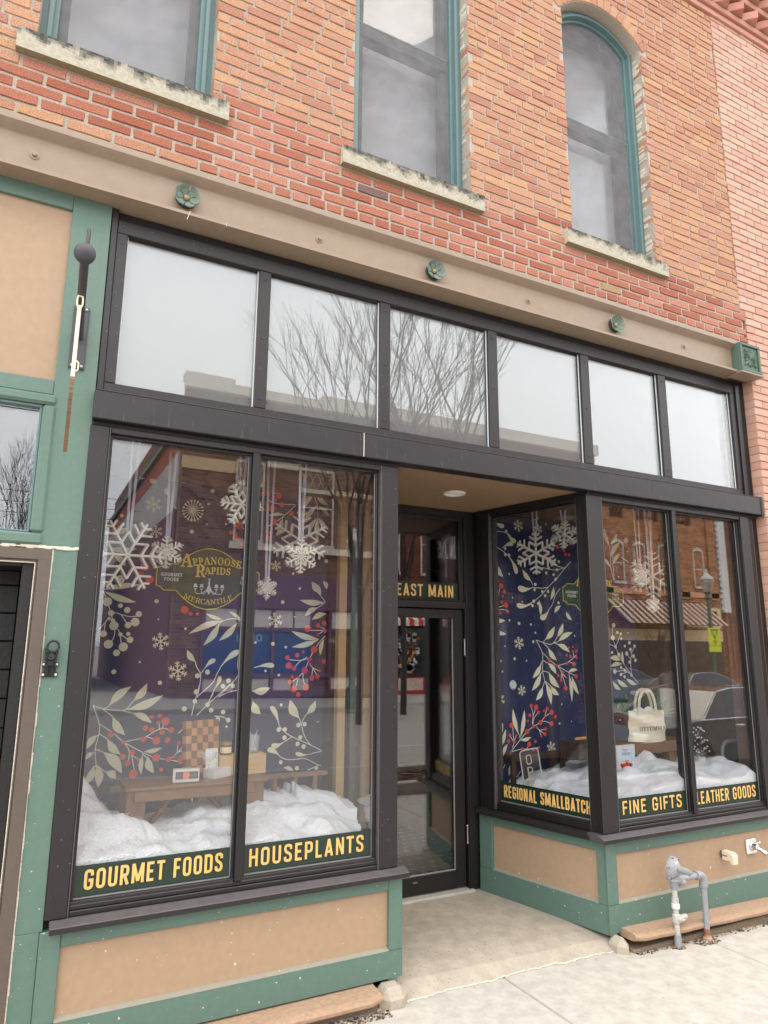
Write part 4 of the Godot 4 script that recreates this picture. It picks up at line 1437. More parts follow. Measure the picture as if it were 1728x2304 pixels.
	b.tube([V(0.27, 0.03, 0.0), V(0.27, 0.065, 0.0)], 0.0199, 14, false)
	obj("rust_band", b, M.rust, w)
	b = MB.new()
	rng.seed = 71
	for i in 46:
		var a := rn(0, TAU)
		b.col = tone([L8(90, 66, 46), L8(60, 48, 40), L8(150, 120, 80), L8(120, 100, 84)])
		b.ball(V(cos(a) * rn(0.024, 0.042), 0.004, sin(a) * rn(0.024, 0.042)), V(0.006, 0.004, 0.006), 6, 4)
	obj("debris_ring", b, M.vc_rough, w)

	var v := thing("vent_hood", "small beige vent hood sticking out of the tan panel", "vent", V(4.5, 0.31, -0.022))
	b = MB.new()
	b.tube([V(0, 0, 0), V(0, 0, 0.06)], 0.027, 14)
	obj("stub_pipe", b, M.vent_dark, v)
	b = MB.new()
	b.along_x([[0.02, 0.03], [0.085, 0.026], [0.104, 0.01], [0.104, -0.045], [0.085, -0.045], [0.08, -0.027], [0.02, -0.03]], -0.026, 0.026)
	obj("hood", b, M.vent, v)

	var f := thing("hose_spigot", "chrome hose spigot in a white square plate on the tan panel", "spigot", V(4.805, 0.325, -0.022))
	b = MB.new()
	b.bx(-0.053, 0.053, -0.05, 0.05, 0.0, 0.02, 0.012)
	obj("wall_plate", b, M.white, f)
	b = MB.new()
	b.xf = Transform3D(Basis(Vector3.RIGHT, PI / 2), V(-0.01, 0.006, 0.018))
	b.lathe([[0.03, 0.0], [0.03, 0.01], [0.022, 0.016], [0.02, 0.05], [0.015, 0.055], [0.0, 0.055]], 14)
	obj("valve_body", b, M.chrome, f)
	b = MB.new()
	b.tube([V(-0.01, 0.004, 0.05), V(0.0, -0.006, 0.085), V(0.004, -0.022, 0.115)], 0.0135, 12)
	b.tube([V(0.002, -0.016, 0.104), V(0.0052, -0.027, 0.124)], 0.017, 12)
	obj("spout", b, M.chrome, f)
	b = MB.new()
	b.tube([V(0.012, 0.02, 0.03), V(0.028, 0.03, 0.05)], 0.009, 8)
	b.ball(V(0.03, 0.031, 0.052), V(0.012, 0.012, 0.012), 10, 6)
	obj("key_stem", b, M.chrome, f)

	# recess soffit and its lamp
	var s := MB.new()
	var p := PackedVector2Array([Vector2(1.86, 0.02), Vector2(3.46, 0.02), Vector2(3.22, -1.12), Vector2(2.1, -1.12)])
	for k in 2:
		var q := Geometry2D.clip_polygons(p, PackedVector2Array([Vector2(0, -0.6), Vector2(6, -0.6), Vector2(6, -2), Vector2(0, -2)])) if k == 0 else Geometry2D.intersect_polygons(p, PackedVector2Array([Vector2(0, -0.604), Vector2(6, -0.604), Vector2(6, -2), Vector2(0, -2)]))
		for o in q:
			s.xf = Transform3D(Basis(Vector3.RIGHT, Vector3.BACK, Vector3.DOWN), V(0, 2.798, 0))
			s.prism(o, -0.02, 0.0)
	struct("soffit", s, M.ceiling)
	bxp("soffit_backing", M.seal, self, 1.8, 3.5, 2.82, 2.86, -1.2, 0.0, 0.0).set_meta("kind", "structure")
	var lamp := thing("recessed_light", "round white recessed light in the tan soffit over the entrance", "ceiling light", V(2.635, 2.797, -0.52))
	b = MB.new()
	b.lathe([[0.0, -0.004], [0.05, -0.006], [0.056, -0.008]], 24)
	obj("lens", b, M.lens, lamp)
	b = MB.new()
	b.lathe([[0.056, -0.008], [0.066, -0.013], [0.078, -0.009], [0.08, 0.0]], 24)
	obj("trim_ring", b, M.white, lamp)

# ---------------------------------------------------------------- inside the shop
func shell():
	# closed room behind the shopfront, and the dark rooms above
	struct("shop_floor", sheet0(0.2, 5.3, -9.0, -1.13, 0.0), M.floor_wood)
	var b := MB.new()
	for q in [[Vector2(0.19, 0.08), Vector2(1.8, 0.08), Vector2(2.08, 1.2), Vector2(0.19, 1.2)], [Vector2(3.49, 0.08), Vector2(5.35, 0.08), Vector2(5.35, 1.2), Vector2(3.22, 1.2)]]:
		b.xf = Transform3D(Basis(Vector3.RIGHT, Vector3.FORWARD, Vector3.UP), V(0, 0, 0))
		b.prism(PackedVector2Array(q), -0.1, 0.58)
	b.xf = Transform3D.IDENTITY
	struct("display_platform", b, M.inside)
	b = MB.new()
	b.bx(0.0, 0.19, -0.2, 3.0, -9.2, -0.14)
	b.bx(5.36, 5.5, -0.2, 3.0, -9.2, -0.14)
	b.bx(0.0, 5.5, -0.2, 3.0, -9.3, -9.1)
	struct("shop_wall", b, M.inside)
	b = MB.new()
	b.bx(0.0, 5.5, 2.86, 2.94, -9.3, -0.12)
	b.bx(0.2, 2.09, 2.8, 2.858, -1.4, -0.11); b.bx(3.21, 5.3, 2.8, 2.858, -1.4, -0.11)
	struct("shop_ceiling", b, M.inside)
	b = MB.new()
	b.bx(-3.0, 9.0, 4.3, 4.4, -6.0, -0.251)
	b.bx(-3.0, 9.0, 8.2, 8.3, -6.0, 0.03)
	b.bx(-3.0, 9.0, 4.3, 8.3, -6.1, -6.0)
	b.bx(-3.1, -3.0, -0.3, 8.3, -6.0, 0.03); b.bx(9.0, 9.1, 4.3, 8.3, -6.0, -0.3)
	b.bx(-3.0, 0.0, -0.3, 4.3, -0.6, -0.33)
	struct("upper_room", b, M.inside)
	# patterned rug seen through the door: small pale ovals on dark green
	var r := thing("patterned_rug", "dark green rug with rows of pale ovals inside the glass door", "rug", V(2.72, 0.004, -2.1))
	bxp("pile", M.rug, r, -0.45, 0.75, 0.0, 0.008, -0.75, 0.7)
	b = MB.new()
	b.col = L8(150, 158, 150)
	for i in 12:
		for j in 13:
			var x := -0.39 + i * 0.1 + (0.05 if j % 2 == 1 else 0.0); var z := -0.68 + j * 0.11
			var q := 0.03 if (i + j) % 2 == 0 else 0.02
			b.xf = Transform3D(Basis.IDENTITY, V(x, 0.0083, z))
			for k in 8:
				var a0 := TAU * k / 8; var a1 := TAU * (k + 1) / 8
				b.tri(Vector3.ZERO, V(q * cos(a1), 0, q * 0.7 * sin(a1)), V(q * cos(a0), 0, q * 0.7 * sin(a0)))
	obj("oval_pattern", b, M.print, r)

func sheet0(x0, x1, z0, z1, y) -> MB:
	var b := MB.new()
	b.bx(x0, x1, y - 0.1, y, z0, z1)
	return b

func chandelier(b: MB, cx: float, cy: float, s: float, z: float):
	b.col = L8(226, 236, 230)
	var P := func(x: float, y: float) -> Vector2: return Vector2(cx + x * s, cy + y * s)
	b.prism(PackedVector2Array([P.call(-0.12, 1.0), P.call(0.12, 1.0), P.call(0.03, 0.9), P.call(0.05, 0.75), P.call(0.1, 0.68), P.call(0.05, 0.6), P.call(0.08, 0.45), P.call(0.2, 0.18), P.call(0.12, 0.02), P.call(0.0, -0.18), P.call(-0.12, 0.02), P.call(-0.2, 0.18), P.call(-0.08, 0.45), P.call(-0.05, 0.6), P.call(-0.1, 0.68), P.call(-0.05, 0.75), P.call(-0.03, 0.9)]), z - 0.0003, z, false)
	for sg in [-1.0, 1.0]:
		for q in [[0.55, 0.12], [1.0, 0.1]]:
			strip2d(b, rounded_path([P.call(0.1 * sg, 0.2), P.call(q[0] * sg * 0.6, -0.16), P.call(q[0] * sg, -0.1), P.call(q[0] * sg, 0.2)], false, 0.2 * s), false, 0.05 * s, z + 0.0001 * q[0])
			b.prism(PackedVector2Array([P.call(q[0] * sg - 0.13, 0.26), P.call(q[0] * sg + 0.13, 0.26), P.call(q[0] * sg + 0.04, 0.16), P.call(q[0] * sg - 0.04, 0.16)]), z - 0.0003, z + 0.0002, false)
			b.prism(PackedVector2Array([P.call(q[0] * sg - 0.16, 0.34), P.call(q[0] * sg + 0.16, 0.34), P.call(q[0] * sg + 0.09, 0.6), P.call(q[0] * sg - 0.09, 0.6)]), z - 0.0003, z + 0.0002, false)

func logo(parent: Node3D, cx: float, cy: float, z: float, hw: float):
	# dark green plaque with stepped ends and a lens shaped middle
	var s := Node3D.new()
	put(s, "logo_plaque", parent)
	s.position = V(cx, cy, z)
	var k := hw / 0.337
	var half := []
	for i in 9:
		var x: float = lerpf(-0.21, 0.0, i / 8.0)
		half.append(Vector2(x, 0.2 - 0.115 * pow(x / 0.21, 2.0)))
	var top := [Vector2(-0.337, 0.0), Vector2(-0.337, 0.055), Vector2(-0.305, 0.068), Vector2(-0.29, 0.085), Vector2(-0.25, 0.085)]
	var ring := []
	for q in top: ring.append(q)
	for q in half: ring.append(q)
	for i in range(7, -1, -1): ring.append(Vector2(-half[i].x, half[i].y))
	for i in range(4, -1, -1): ring.append(Vector2(-top[i].x, top[i].y))
	var all := ring.duplicate()
	for i in range(ring.size() - 2, 0, -1): all.append(Vector2(ring[i].x, -ring[i].y))
	var p := PackedVector2Array()
	var pin := []
	for q in all:
		p.append(q * k); pin.append(q * k * 0.965)
	var b := MB.new()
	b.col = L8(52, 88, 64)
	b.prism(p, -0.001, 0.0)
	b.col = L8(248, 224, 110)
	strip2d(b, pin, true, 0.005 * k, 0.0008)
	var gold := L8(250, 226, 104)
	var serif := font("Droid Serif", 700)
	print_text(b, "A", -0.15 * k, 0.066 * k, 0.08 * k, 0.001, serif, gold, 0.9)
	print_text(b, "PPANOOSE", 0.044 * k, 0.092 * k, 0.046 * k, 0.0015, serif, gold, 1.0, 0.018 * k, 0.3 * k)
	print_text(b, "R", -0.06 * k, 0.006 * k, 0.076 * k, 0.001, serif, gold, 0.9)
	print_text(b, "APIDS", 0.05 * k, 0.03 * k, 0.044 * k, 0.0015, serif, gold, 1.0, 0.003 * k, 0.165 * k)
	print_text(b, "MERCANTILE", 0.0, -0.163 * k, 0.03 * k, 0.001, font("Droid Serif"), gold, 1.0, -0.04 * k, 0.33 * k)
	var sans := font("Droid Sans", 700)
	var wt := L8(240, 242, 238)
	print_text(b, "GOURMET", -0.235 * k, 0.004 * k, 0.021 * k, 0.001, sans, wt, 1.0, 0.0, 0.13 * k)
	print_text(b, "FOODS", -0.235 * k, -0.025 * k, 0.021 * k, 0.001, sans, wt, 1.0, 0.0, 0.092 * k)
	print_text(b, "FINE", 0.24 * k, 0.006 * k, 0.02 * k, 0.001, sans, wt, 1.1)
	print_text(b, "GIFTS", 0.24 * k, -0.025 * k, 0.02 * k, 0.001, sans, wt, 1.1)
	chandelier(b, 0.0, -0.085 * k, 0.085 * k, 0.001)
	obj("plaque_print", b, M.print, s)

# hanging snowflake of white foam: arms with pairs of branches, and a pair of ribbons to the ceiling
func snowflake(label: String, at: Vector3, r: float, thick: float, turn: float, spin: float, bar: float, ribbon_top: float, filled := false):
	var w := thing("foam_snowflake", label, "snowflake decoration", at, "hanging foam snowflakes", turn)
	var b := MB.new()
	var bars := []
	for k in 6:
		var a := spin + k * PI / 3
		var d := Vector2(cos(a), sin(a))
		bars.append([Vector2.ZERO, d * r, bar * 0.88])
		for q in [[0.36, 0.36], [0.62, 0.34], [0.84, 0.2]]:
			for s in [-1.0, 1.0]:
				var o: Vector2 = d * r * q[0]
				bars.append([o, o + d.rotated(s * PI / 3) * r * q[1], bar * 0.78])
		if filled: bars.append([d.rotated(PI / 6) * r * 0.12, d.rotated(PI / 6) * r * 0.5, bar * 0.9])
	var i := 0
	for q in bars:
		var p: Vector2 = q[0]; var e: Vector2 = q[1]
		var l := p.distance_to(e)
		i += 1
		b.xf = Transform3D(Basis(Vector3.BACK, (e - p).angle()), V(p.x, p.y, 0))
		var t: float = thick - 0.0002 * i
		b.bx(0.0, l, -q[2] / 2, q[2] / 2, -t / 2, t / 2, 0.0015)
	obj("flake", b, M.foam, w)
	b = MB.new()
	for s in [-1.0, 1.0]:
		var x0: float = s * 0.006; var x1: float = s * 0.018
		b.xf = Transform3D.IDENTITY
		b.tri(V(x0 - 0.007, r * 0.55, 0.004 * s), V(x0 + 0.007, r * 0.55, 0.004 * s), V(x1 + 0.007, ribbon_top - at.y, 0.006 * s))
		b.tri(V(x0 - 0.007, r * 0.55, 0.004 * s), V(x1 + 0.007, ribbon_top - at.y, 0.006 * s), V(x1 - 0.007, ribbon_top - at.y, 0.006 * s))
	obj("ribbon", b, M.ribbon, w)

# heaped cotton batting: a lumpy sheet with a thick edge
func cotton(label: String, xa, xb, slant_a: float, slant_b: float, z0, z1, hf: Callable, nx: int, nz: int):
	var f := FastNoiseLite.new(); f.seed = 5; f.frequency = 5.0; f.fractal_octaves = 2; f.noise_type = FastNoiseLite.TYPE_SIMPLEX
	var lumps := []
	var lr := RandomNumberGenerator.new()
	lr.seed = 29
	for k in 260:
		var big := k < 90
		lumps.append([lr.randf_range(minf(xa, xb) - 0.1, maxf(xa, xb) + 0.1), lr.randf_range(z0, z1), lr.randf_range(0.07, 0.12) if big else lr.randf_range(0.025, 0.05), lr.randf_range(-0.012, 0.034) if big else lr.randf_range(0.002, 0.014)])
	var g := []
	for i in nx + 1:
		var row := []
		for j in nz + 1:
			var z: float = lerpf(z0, z1, j / float(nz)); var x: float = lerpf(xa + slant_a * z, xb + slant_b * z, i / float(nx))
			var y: float = hf.call(x, z) + 0.02 * f.get_noise_2d(x, z) + 0.0035 * f.get_noise_2d(x * 6.0 + 9.0, z * 6.0) - 0.015
			for lu in lumps:
				var dd: float = ((x - lu[0]) * (x - lu[0]) + (z - lu[1]) * (z - lu[1])) / (lu[2] * lu[2])
				if dd < 4.0: y += lu[3] * exp(-dd * 1.3)
			row.append(V(x + 0.012 * f.get_noise_2d(x * 3, z * 3 + 7), maxf(y, 0.585), z))
		g.append(row)
	var nrm := func(i: int, j: int) -> Vector3:
		var a: Vector3 = g[mini(i + 1, nx)][j] - g[maxi(i - 1, 0)][j]
		var c: Vector3 = g[i][mini(j + 1, nz)] - g[i][maxi(j - 1, 0)]
		return c.cross(a).normalized()
	var b := MB.new()
	for i in nx:
		for j in nz:
			b._round([g[i][j], nrm.call(i, j)], [g[i][j + 1], nrm.call(i, j + 1)], [g[i + 1][j + 1], nrm.call(i + 1, j + 1)])
			b._round([g[i][j], nrm.call(i, j)], [g[i + 1][j + 1], nrm.call(i + 1, j + 1)], [g[i + 1][j], nrm.call(i + 1, j)])
	var fb := MB.new()
	var fr := RandomNumberGenerator.new()
	fr.seed = 19
	for k in 4200:
		var i := fr.randi_range(1, nx - 1); var j := fr.randi_range(1, nz - 1)
		var o: Vector3 = g[i][j]
		var d: Vector3 = (nrm.call(i, j) * fr.randf_range(0.1, 0.5) + V(fr.randf_range(-1, 1), fr.randf_range(-0.3, 0.3), fr.randf_range(-1, 1))).normalized()
		var l := fr.randf_range(0.008, 0.026)
		fb.tube([o, o + d * l * 0.5 + nrm.call(i, j) * 0.003, o + d * l], 0.0004, 3, false)
	for i in nx:
		var p: Vector3 = g[i][nz]; var q: Vector3 = g[i + 1][nz]
		b.quad(V(p.x, 0.58, p.z), V(q.x, 0.58, q.z), q, p)
	var o := obj("cotton_batting", b, M.cotton)
	tag(o, label, "cotton batting", "")
	obj("fibres", fb, M.cotton, o).set_meta("kind", "stuff")

func bench(w: Node3D, x0, x1, zf, zb, top, th, foot, m: Material):
	bxp("seat", m, w, x0, x1, top - th, top, zb, zf, 0.004)
	bxp("apron", m, w, x0 + 0.045, x1 - 0.07, top - th - 0.055, top - th - 0.001, zf - 0.03, zf - 0.012, 0.003)
	for x in [x0 + 0.01, x1 - 0.105]:
		bxp("leg", m, w, x, x + 0.095, foot, top - th - 0.001, zf - 0.075, zf - 0.035, 0.003)
		bxp("leg", m, w, x, x + 0.095, foot, top - th - 0.001, zb + 0.02, zb + 0.06, 0.003)
	var b := MB.new()
	b.tube([V(x0 + 0.08, foot + 0.05, (zf + zb) / 2), V(x0 + 0.3, top - th - 0.01, (zf + zb) / 2)], 0.015, 4)
	b.tube([V(x1 - 0.1, foot + 0.05, (zf + zb) / 2), V(x1 - 0.34, top - th - 0.01, (zf + zb) / 2)], 0.015, 4)
	obj("brace", b, m, w)

func printed_box(called: String, label: String, cat: String, at: Vector3, size: Vector3, turn: float, m: Material) -> Node3D:
	var w := thing(called, label, cat, at, "", turn)
	bxp("carton", m, w, -size.x / 2, size.x / 2, 0, size.y, -size.z / 2, size.z / 2, 0.0015)
	return w

func left_display():
	var w := thing("patterned_backdrop", "navy printed backdrop of cream leaves and red berries behind the wooden gift bench", "backdrop", Vector3.ZERO, "printed navy backdrops")
	bxp("panel", M.navy, w, 0.195, 1.927, 0.59, 2.795, -1.18, -1.15, 0.0)
	pz = -1.15
	var b := MB.new()
	wall_l(b)
	# keep the print inside the panel
	obj("printed_pattern", b, M.print, w)
	logo(w, 1.075, 2.156, -1.143, 0.355)

	snowflake("largest white foam snowflake, openwork, at the pilaster end of the foods window", V(0.443, 2.175, -0.3), 0.2, 0.03, 0.25, 0.03, 0.014, 2.8)
	snowflake("thick solid white snowflake overlapping the plaque edge in the foods window", V(0.664, 2.22, -0.42), 0.09, 0.045, -0.35, 0.52, 0.0105, 2.8, true)
	snowflake("openwork white snowflake half hidden by the black mullion in the foods window", V(1.024, 2.495, -0.25), 0.125, 0.03, 0.2, 0.0, 0.013, 2.8)
	snowflake("wide pale snowflake behind a smaller one in the houseplants window", V(1.492, 2.372, -0.55), 0.185, 0.035, -0.6, 0.45, 0.014, 2.8)
	snowflake("dense white snowflake in front of a wider one in the houseplants window", V(1.406, 2.233, -0.3), 0.102, 0.04, -0.1, 0.5, 0.0115, 2.8, true)
	snowflake("small white snowflake low beside the black mullion in the houseplants window", V(1.225, 2.043, -0.35), 0.064, 0.03, 0.1, 0.52, 0.0075, 2.8, true)

	var bn := thing("wooden_bench", "small brown wooden bench with gifts standing on it in the foods window", "bench")
	bench(bn, 0.534, 1.275, -0.35, -0.63, 1.0, 0.018, 0.66, M.wood)
	var rb := thing("wooden_railing", "low brown rail on square posts behind the bench in the houseplants window", "railing")
	bxp("rail", M.wood, rb, 0.5, 1.8, 0.917, 0.943, -0.79, -0.75, 0.003)
	for x in [0.62, 0.8, 0.98, 1.16, 1.455, 1.588, 1.721]: bxp("post", M.wood, rb, x - 0.013, x + 0.013, 0.6, 0.9165, -0.785, -0.757, 0.002)
	for q in [[1.923, 1.983, "pale yellow wooden post at the back corner of the houseplants window"], [2.055, 2.13, "duller yellow wooden post nearest the entrance in the houseplants window"]]:
		var p := thing("wooden_post", q[2], "post")
		bxp("shaft", M.yellow_wood, p, q[0], q[1], 0.58, 2.79, -0.96, -0.9, 0.004)

	# end grain cutting board
	var cb := thing("cutting_board", "checkered brown cutting board standing upright on the bench", "cutting board", V(0.95, 1.02, -0.55), "", 0.32)
	cb.rotation.x = -0.1
	rng.seed = 81
	for i in 6:
		for j in 7:
			var d := MB.new()
			d.col = (tone([L8(176, 128, 88), L8(186, 140, 98)]) if (i + j) % 2 == 0 else tone([L8(112, 78, 58), L8(124, 88, 64)]))
			d.bx(-0.105 + i * 0.035, -0.0702 + i * 0.035, j * 0.04, j * 0.04 + 0.0398, -0.02, 0.02, 0.001)
			obj("tile", d, M.vc, cb)
	var gb := printed_box("gift_box", "white window box with three coloured jars at the bench front", "gift box", V(0.842, 1.002, -0.42), V(0.135, 0.066, 0.042), -0.12, M.white)
	bxp("window", M.seal, gb, -0.055, 0.06, 0.016, 0.053, 0.0212, 0.0216, 0.0)
	for q in [[-0.036, L8(92, 88, 88)], [0.0, L8(226, 140, 104)], [0.037, L8(96, 104, 84)]]:
		var d := MB.new()
		d.col = q[1]
		d.bx(q[0] - 0.017, q[0] + 0.017, 0.0165, 0.05, 0.0217, 0.0235, 0.001)
		obj("jar", d, M.vc, gb)
	printed_box("white_box", "plain white carton lying behind the stemmed glass on the bench", "box", V(1.03, 1.0, -0.5), V(0.13, 0.05, 0.09), 0.55, M.white)
	var card := thing("greeting_card", "white printed card leaning on the white carton on the bench", "card", V(1.0, 1.05, -0.51), "", 0.1)
	card.rotation.x = -0.15
	bxp("card", M.white, card, -0.035, 0.035, 0.0, 0.1, -0.001, 0.001, 0.0)
	b = MB.new()
	rng.seed = 83
	for i in 14:
		b.col = tone([L8(206, 120, 90), L8(120, 120, 120), L8(90, 110, 90)])
		var x := rn(-0.024, 0.022); var y := rn(0.012, 0.08)
		b.bx(x, x + rn(0.004, 0.012), y, y + 0.003, 0.0011, 0.0013)
	obj("printed_marks", b, M.print, card)
	var g := thing("stemmed_glass", "clear stemmed cocktail glass between the white boxes on the bench", "glass", V(0.955, 1.0, -0.41))
	b = MB.new()
	b.lathe([[0.03, 0.0], [0.03, 0.002], [0.006, 0.006], [0.003, 0.02], [0.003, 0.08], [0.008, 0.088], [0.04, 0.125], [0.045, 0.148], [0.043, 0.148], [0.038, 0.126], [0.006, 0.092], [0.0, 0.09]], 20)
	obj("bowl_and_stem", b, M.crystal, g)
	var kb := printed_box("kraft_box", "brown kraft carton with a candle jar and tumbler on top", "box", V(1.172, 1.0, -0.55), V(0.27, 0.108, 0.11), 0.02, M.kraft)
	b = MB.new()
	b.col = L8(110, 90, 64)
	for y in [0.05, 0.024]: b.bx(-0.08, 0.09, y, y + 0.001, 0.0551, 0.0552)
	b.bx(0.0, 0.03, 0.034, 0.037, 0.0551, 0.0553); b.bx(0.004, 0.01, 0.08, 0.09, 0.0551, 0.0553); b.bx(0.014, 0.02, 0.08, 0.09, 0.0551, 0.0553)
	obj("printed_marks", b, M.print, kb)
	var cj := thing("candle_jar", "amber candle jar with a cream label on the kraft carton", "candle", V(1.085, 1.1085, -0.55))
	b = MB.new()
	b.lathe([[0.0, 0.0], [0.03, 0.0], [0.032, 0.004], [0.032, 0.05], [0.03, 0.054]], 18)
	obj("jar", b, M.amber, cj)
	b = MB.new()
	b.lathe([[0.0324, 0.01], [0.0326, 0.011], [0.0326, 0.041], [0.0324, 0.042]], 18)
	obj("label", b, M.cream_label, cj)
	b = MB.new()
	b.lathe([[0.032, 0.054], [0.033, 0.056], [0.033, 0.068], [0.031, 0.07], [0.0, 0.07]], 18)
	obj("lid", b, M.brass, cj)
	var tu := thing("glass_tumbler", "clear tumbler holding metal spoons on the kraft carton end", "glass", V(1.245, 1.1085, -0.55))
	b = MB.new()
	b.lathe([[0.0, 0.0], [0.03, 0.0], [0.033, 0.01], [0.034, 0.1], [0.032, 0.1], [0.03, 0.014], [0.0, 0.012]], 18)
	obj("tumbler", b, M.crystal, tu)
	b = MB.new()
	b.tube([V(-0.014, 0.015, 0.0), V(0.02, 0.125, 0.004)], 0.0028, 6)
	b.tube([V(0.012, 0.015, 0.006), V(-0.022, 0.12, -0.004)], 0.0028, 6)
	rng.seed = 85
	for i in 16: b.ball(V(rn(-0.02, 0.02), rn(0.015, 0.06), rn(-0.02, 0.02)), V(rn(0.004, 0.009), 0.003, rn(0.004, 0.009)), 6, 4)
	obj("spoons", b, M.chrome, tu)
	cotton("white cotton batting heaped round the bench legs under the foods window", 0.2, 1.79, 0.0, -0.245, -0.86, -0.075, func(x, z):
		var y: float = 0.8 + 0.05 * sin(x * 5.0 + 1.0) * (0.5 - z)
		if x < 0.5: y += 0.13 * clampf((0.5 - x) * 6.0, 0.0, 1.0) * clampf((-z - 0.2) * 4.0, 0.0, 1.0)
		if x > 1.25: y -= 0.045 * clampf((x - 1.2) * 5.0, 0.0, 1.0)
		if x > 1.5: y -= 0.14 * clampf((x - 1.55) * 2.5, 0.0, 1.0) * clampf((z + 0.85) * 2.0, 0.3, 1.0)
		if x > 1.55 and z < -0.6: y += 0.06
		if z > -0.28: y -= (z + 0.28) * 0.42
		return y + 0.04, 120, 54)

func right_display():
	var w := thing("patterned_backdrop", "navy printed backdrop of cream leaves and red berries behind the upright open sign", "backdrop", Vector3.ZERO, "printed navy backdrops")
	bxp("panel", M.navy, w, 3.28, 4.84, 0.585, 2.78, -1.01, -0.98, 0.0)
	pz = -0.98
	var b := MB.new()
	wall_r(b)
	obj("printed_pattern", b, M.print, w)
	logo(w, 4.353, 2.17, -0.973, 0.358)
	snowflake("tall thick white snowflake hanging behind the regional lettering glass", V(3.522, 2.448, -0.72), 0.165, 0.07, -0.65, 0.52, 0.016, 2.8)
	snowflake("white snowflake beside the dark corner post behind the regional lettering glass", V(3.729, 2.6, -0.62), 0.11, 0.055, -0.5, 0.4, 0.014, 2.8)
	snowflake("dense round white snowflake in the fine gifts window", V(4.186, 2.268, -0.3), 0.088, 0.04, -0.1, 0.52, 0.0105, 2.8, true)
	snowflake("large clear outline snowflake beside the mullion in the fine gifts window", V(4.374, 2.282, -0.35), 0.2, 0.03, -0.3, 0.5, 0.012, 2.8)
	snowflake("lowest small white snowflake in the fine gifts window", V(4.282, 2.052, -0.28), 0.064, 0.03, 0.0, 0.52, 0.0078, 2.8, true)

	# dark bench and a trestle further in
	var bn := thing("dark_bench", "low dark brown bench behind the open sign", "bench")
	bxp("seat", M.dark_wood, bn, 3.33, 3.9, 0.885, 0.925, -0.95, -0.85, 0.003)
	for x in [3.34, 3.46, 3.82]: bxp("leg", M.dark_wood, bn, x, x + 0.035, 0.585, 0.8845, -0.89, -0.86, 0.003)
	var os := thing("open_sign", "clear acrylic upright sign with cream tube letters standing in the cotton", "sign", V(3.425, 0.715, -0.72), "", -0.1)
	os.rotation.z = 0.14
	b = MB.new()
	var rp := rounded_path([Vector2(-0.08, 0.0), Vector2(-0.08, 0.27), Vector2(0.08, 0.27), Vector2(0.08, 0.0)], false, 0.03)
	var pts := []
	for q in rp: pts.append(V(q.x, q.y, 0))
	b.tube(pts, 0.0045, 6)
	obj("frame", b, M.foam, os)
	bxp("sheet", M.glass, os, -0.078, 0.078, 0.0, 0.266, -0.004, -0.001, 0.0)
	b = MB.new()
	var y := 0.24
	for ch in ["O", "P", "E", "N"]:
		var g := glyph(ch)
		for k in range(1, g.size()):
			var st: Array = g[k]
			var p := []
			for j in range(2, st.size(), 2): p.append(Vector2(st[j], st[j + 1]))
			var q: Array = rounded_path(p, st[1] == 1, 0.2) if st[0] == 1 else p
			if st[1] == 1: q.append(q[0])
			var t := []
			for e in q: t.append(V((e.x - 0.21) * 0.14 - 0.012, y - 0.075 + e.y * 0.072, 0.004))
			b.tube(t, 0.0035, 6)
		y -= 0.086
	obj("tube_letters", b, M.cream, os)
	var hd := thing("wooden_handled_tool", "tan wooden handle lying across a white cloth at the bench end", "kitchen tool", V(3.84, 1.02, -0.62))
	b = MB.new()
	b.tube([V(-0.09, 0.03, 0.0), V(-0.07, 0.03, 0.0), V(0.1, 0.03, -0.03)], [0.009, 0.012, 0.012], 10)
	obj("handle", b, M.kraft_dark, hd)
	bxp("stand", M.dark_wood, hd, -0.1, 0.2, -0.12, 0.0, -0.16, 0.05, 0.004)

	# wooden trestle bench with the tote bag
	var tb := thing("wooden_bench", "honey brown bench carrying the canvas tote bag", "bench")
	bxp("top", M.wood, tb, 3.86, 4.86, 0.925, 1.005, -0.75, -0.5, 0.004)
	bxp("leg", M.wood, tb, 4.62, 4.7, 0.58, 0.9245, -0.6, -0.52, 0.003)
	bxp("leg", M.wood, tb, 3.9, 3.98, 0.58, 0.9245, -0.6, -0.52, 0.003)
	b = MB.new()
	b.tube([V(4.3, 0.92, -0.55), V(4.62, 0.68, -0.55)], 0.016, 6)
	obj("iron_brace", b, M.iron, tb)
	b = MB.new()
	var ring := []
	for i in 25: ring.append(V(4.37 + 0.13 * cos(TAU * i / 24.0), 0.79 + 0.13 * sin(TAU * i / 24.0), -0.6))
	b.tube(ring, 0.012, 6, false)
	for i in 4: b.tube([V(4.37 - 0.12 * cos(PI * i / 4), 0.79 - 0.12 * sin(PI * i / 4), -0.6), V(4.37 + 0.12 * cos(PI * i / 4), 0.79 + 0.12 * sin(PI * i / 4), -0.6)], 0.007, 5)
	obj("iron_wheel", b, M.iron, tb)

	var bag := thing("tote_bag", "cream canvas tote bag with dark city lettering on the honey brown bench", "tote bag", V(4.42, 1.005, -0.55), "", -0.12)
	b = MB.new()
	rng.seed = 91
	var grid := []
	for side in 2:
		var rows := []
		for j in 9:
			var row := []
			for i in 11:
				var u := i / 10.0 - 0.5; var v2 := j / 8.0
				var bulge := (0.055 - 0.03 * v2) * (1.0 - pow(absf(u) * 2.0, 3.0)) * (1.0 if side == 0 else -1.0)
				var wv := 0.008 * sin(u * 11.0 + v2 * 4.0) * (1.0 - v2 * 0.4) + 0.006 * sin(v2 * 13.0 + u * 5.0)
				row.append(V(u * lerpf(0.37, 0.335, v2) + 0.01 * v2, v2 * 0.235 + 0.012 * absf(u) * (1 - v2), bulge + wv))
			rows.append(row)
		grid.append(rows)
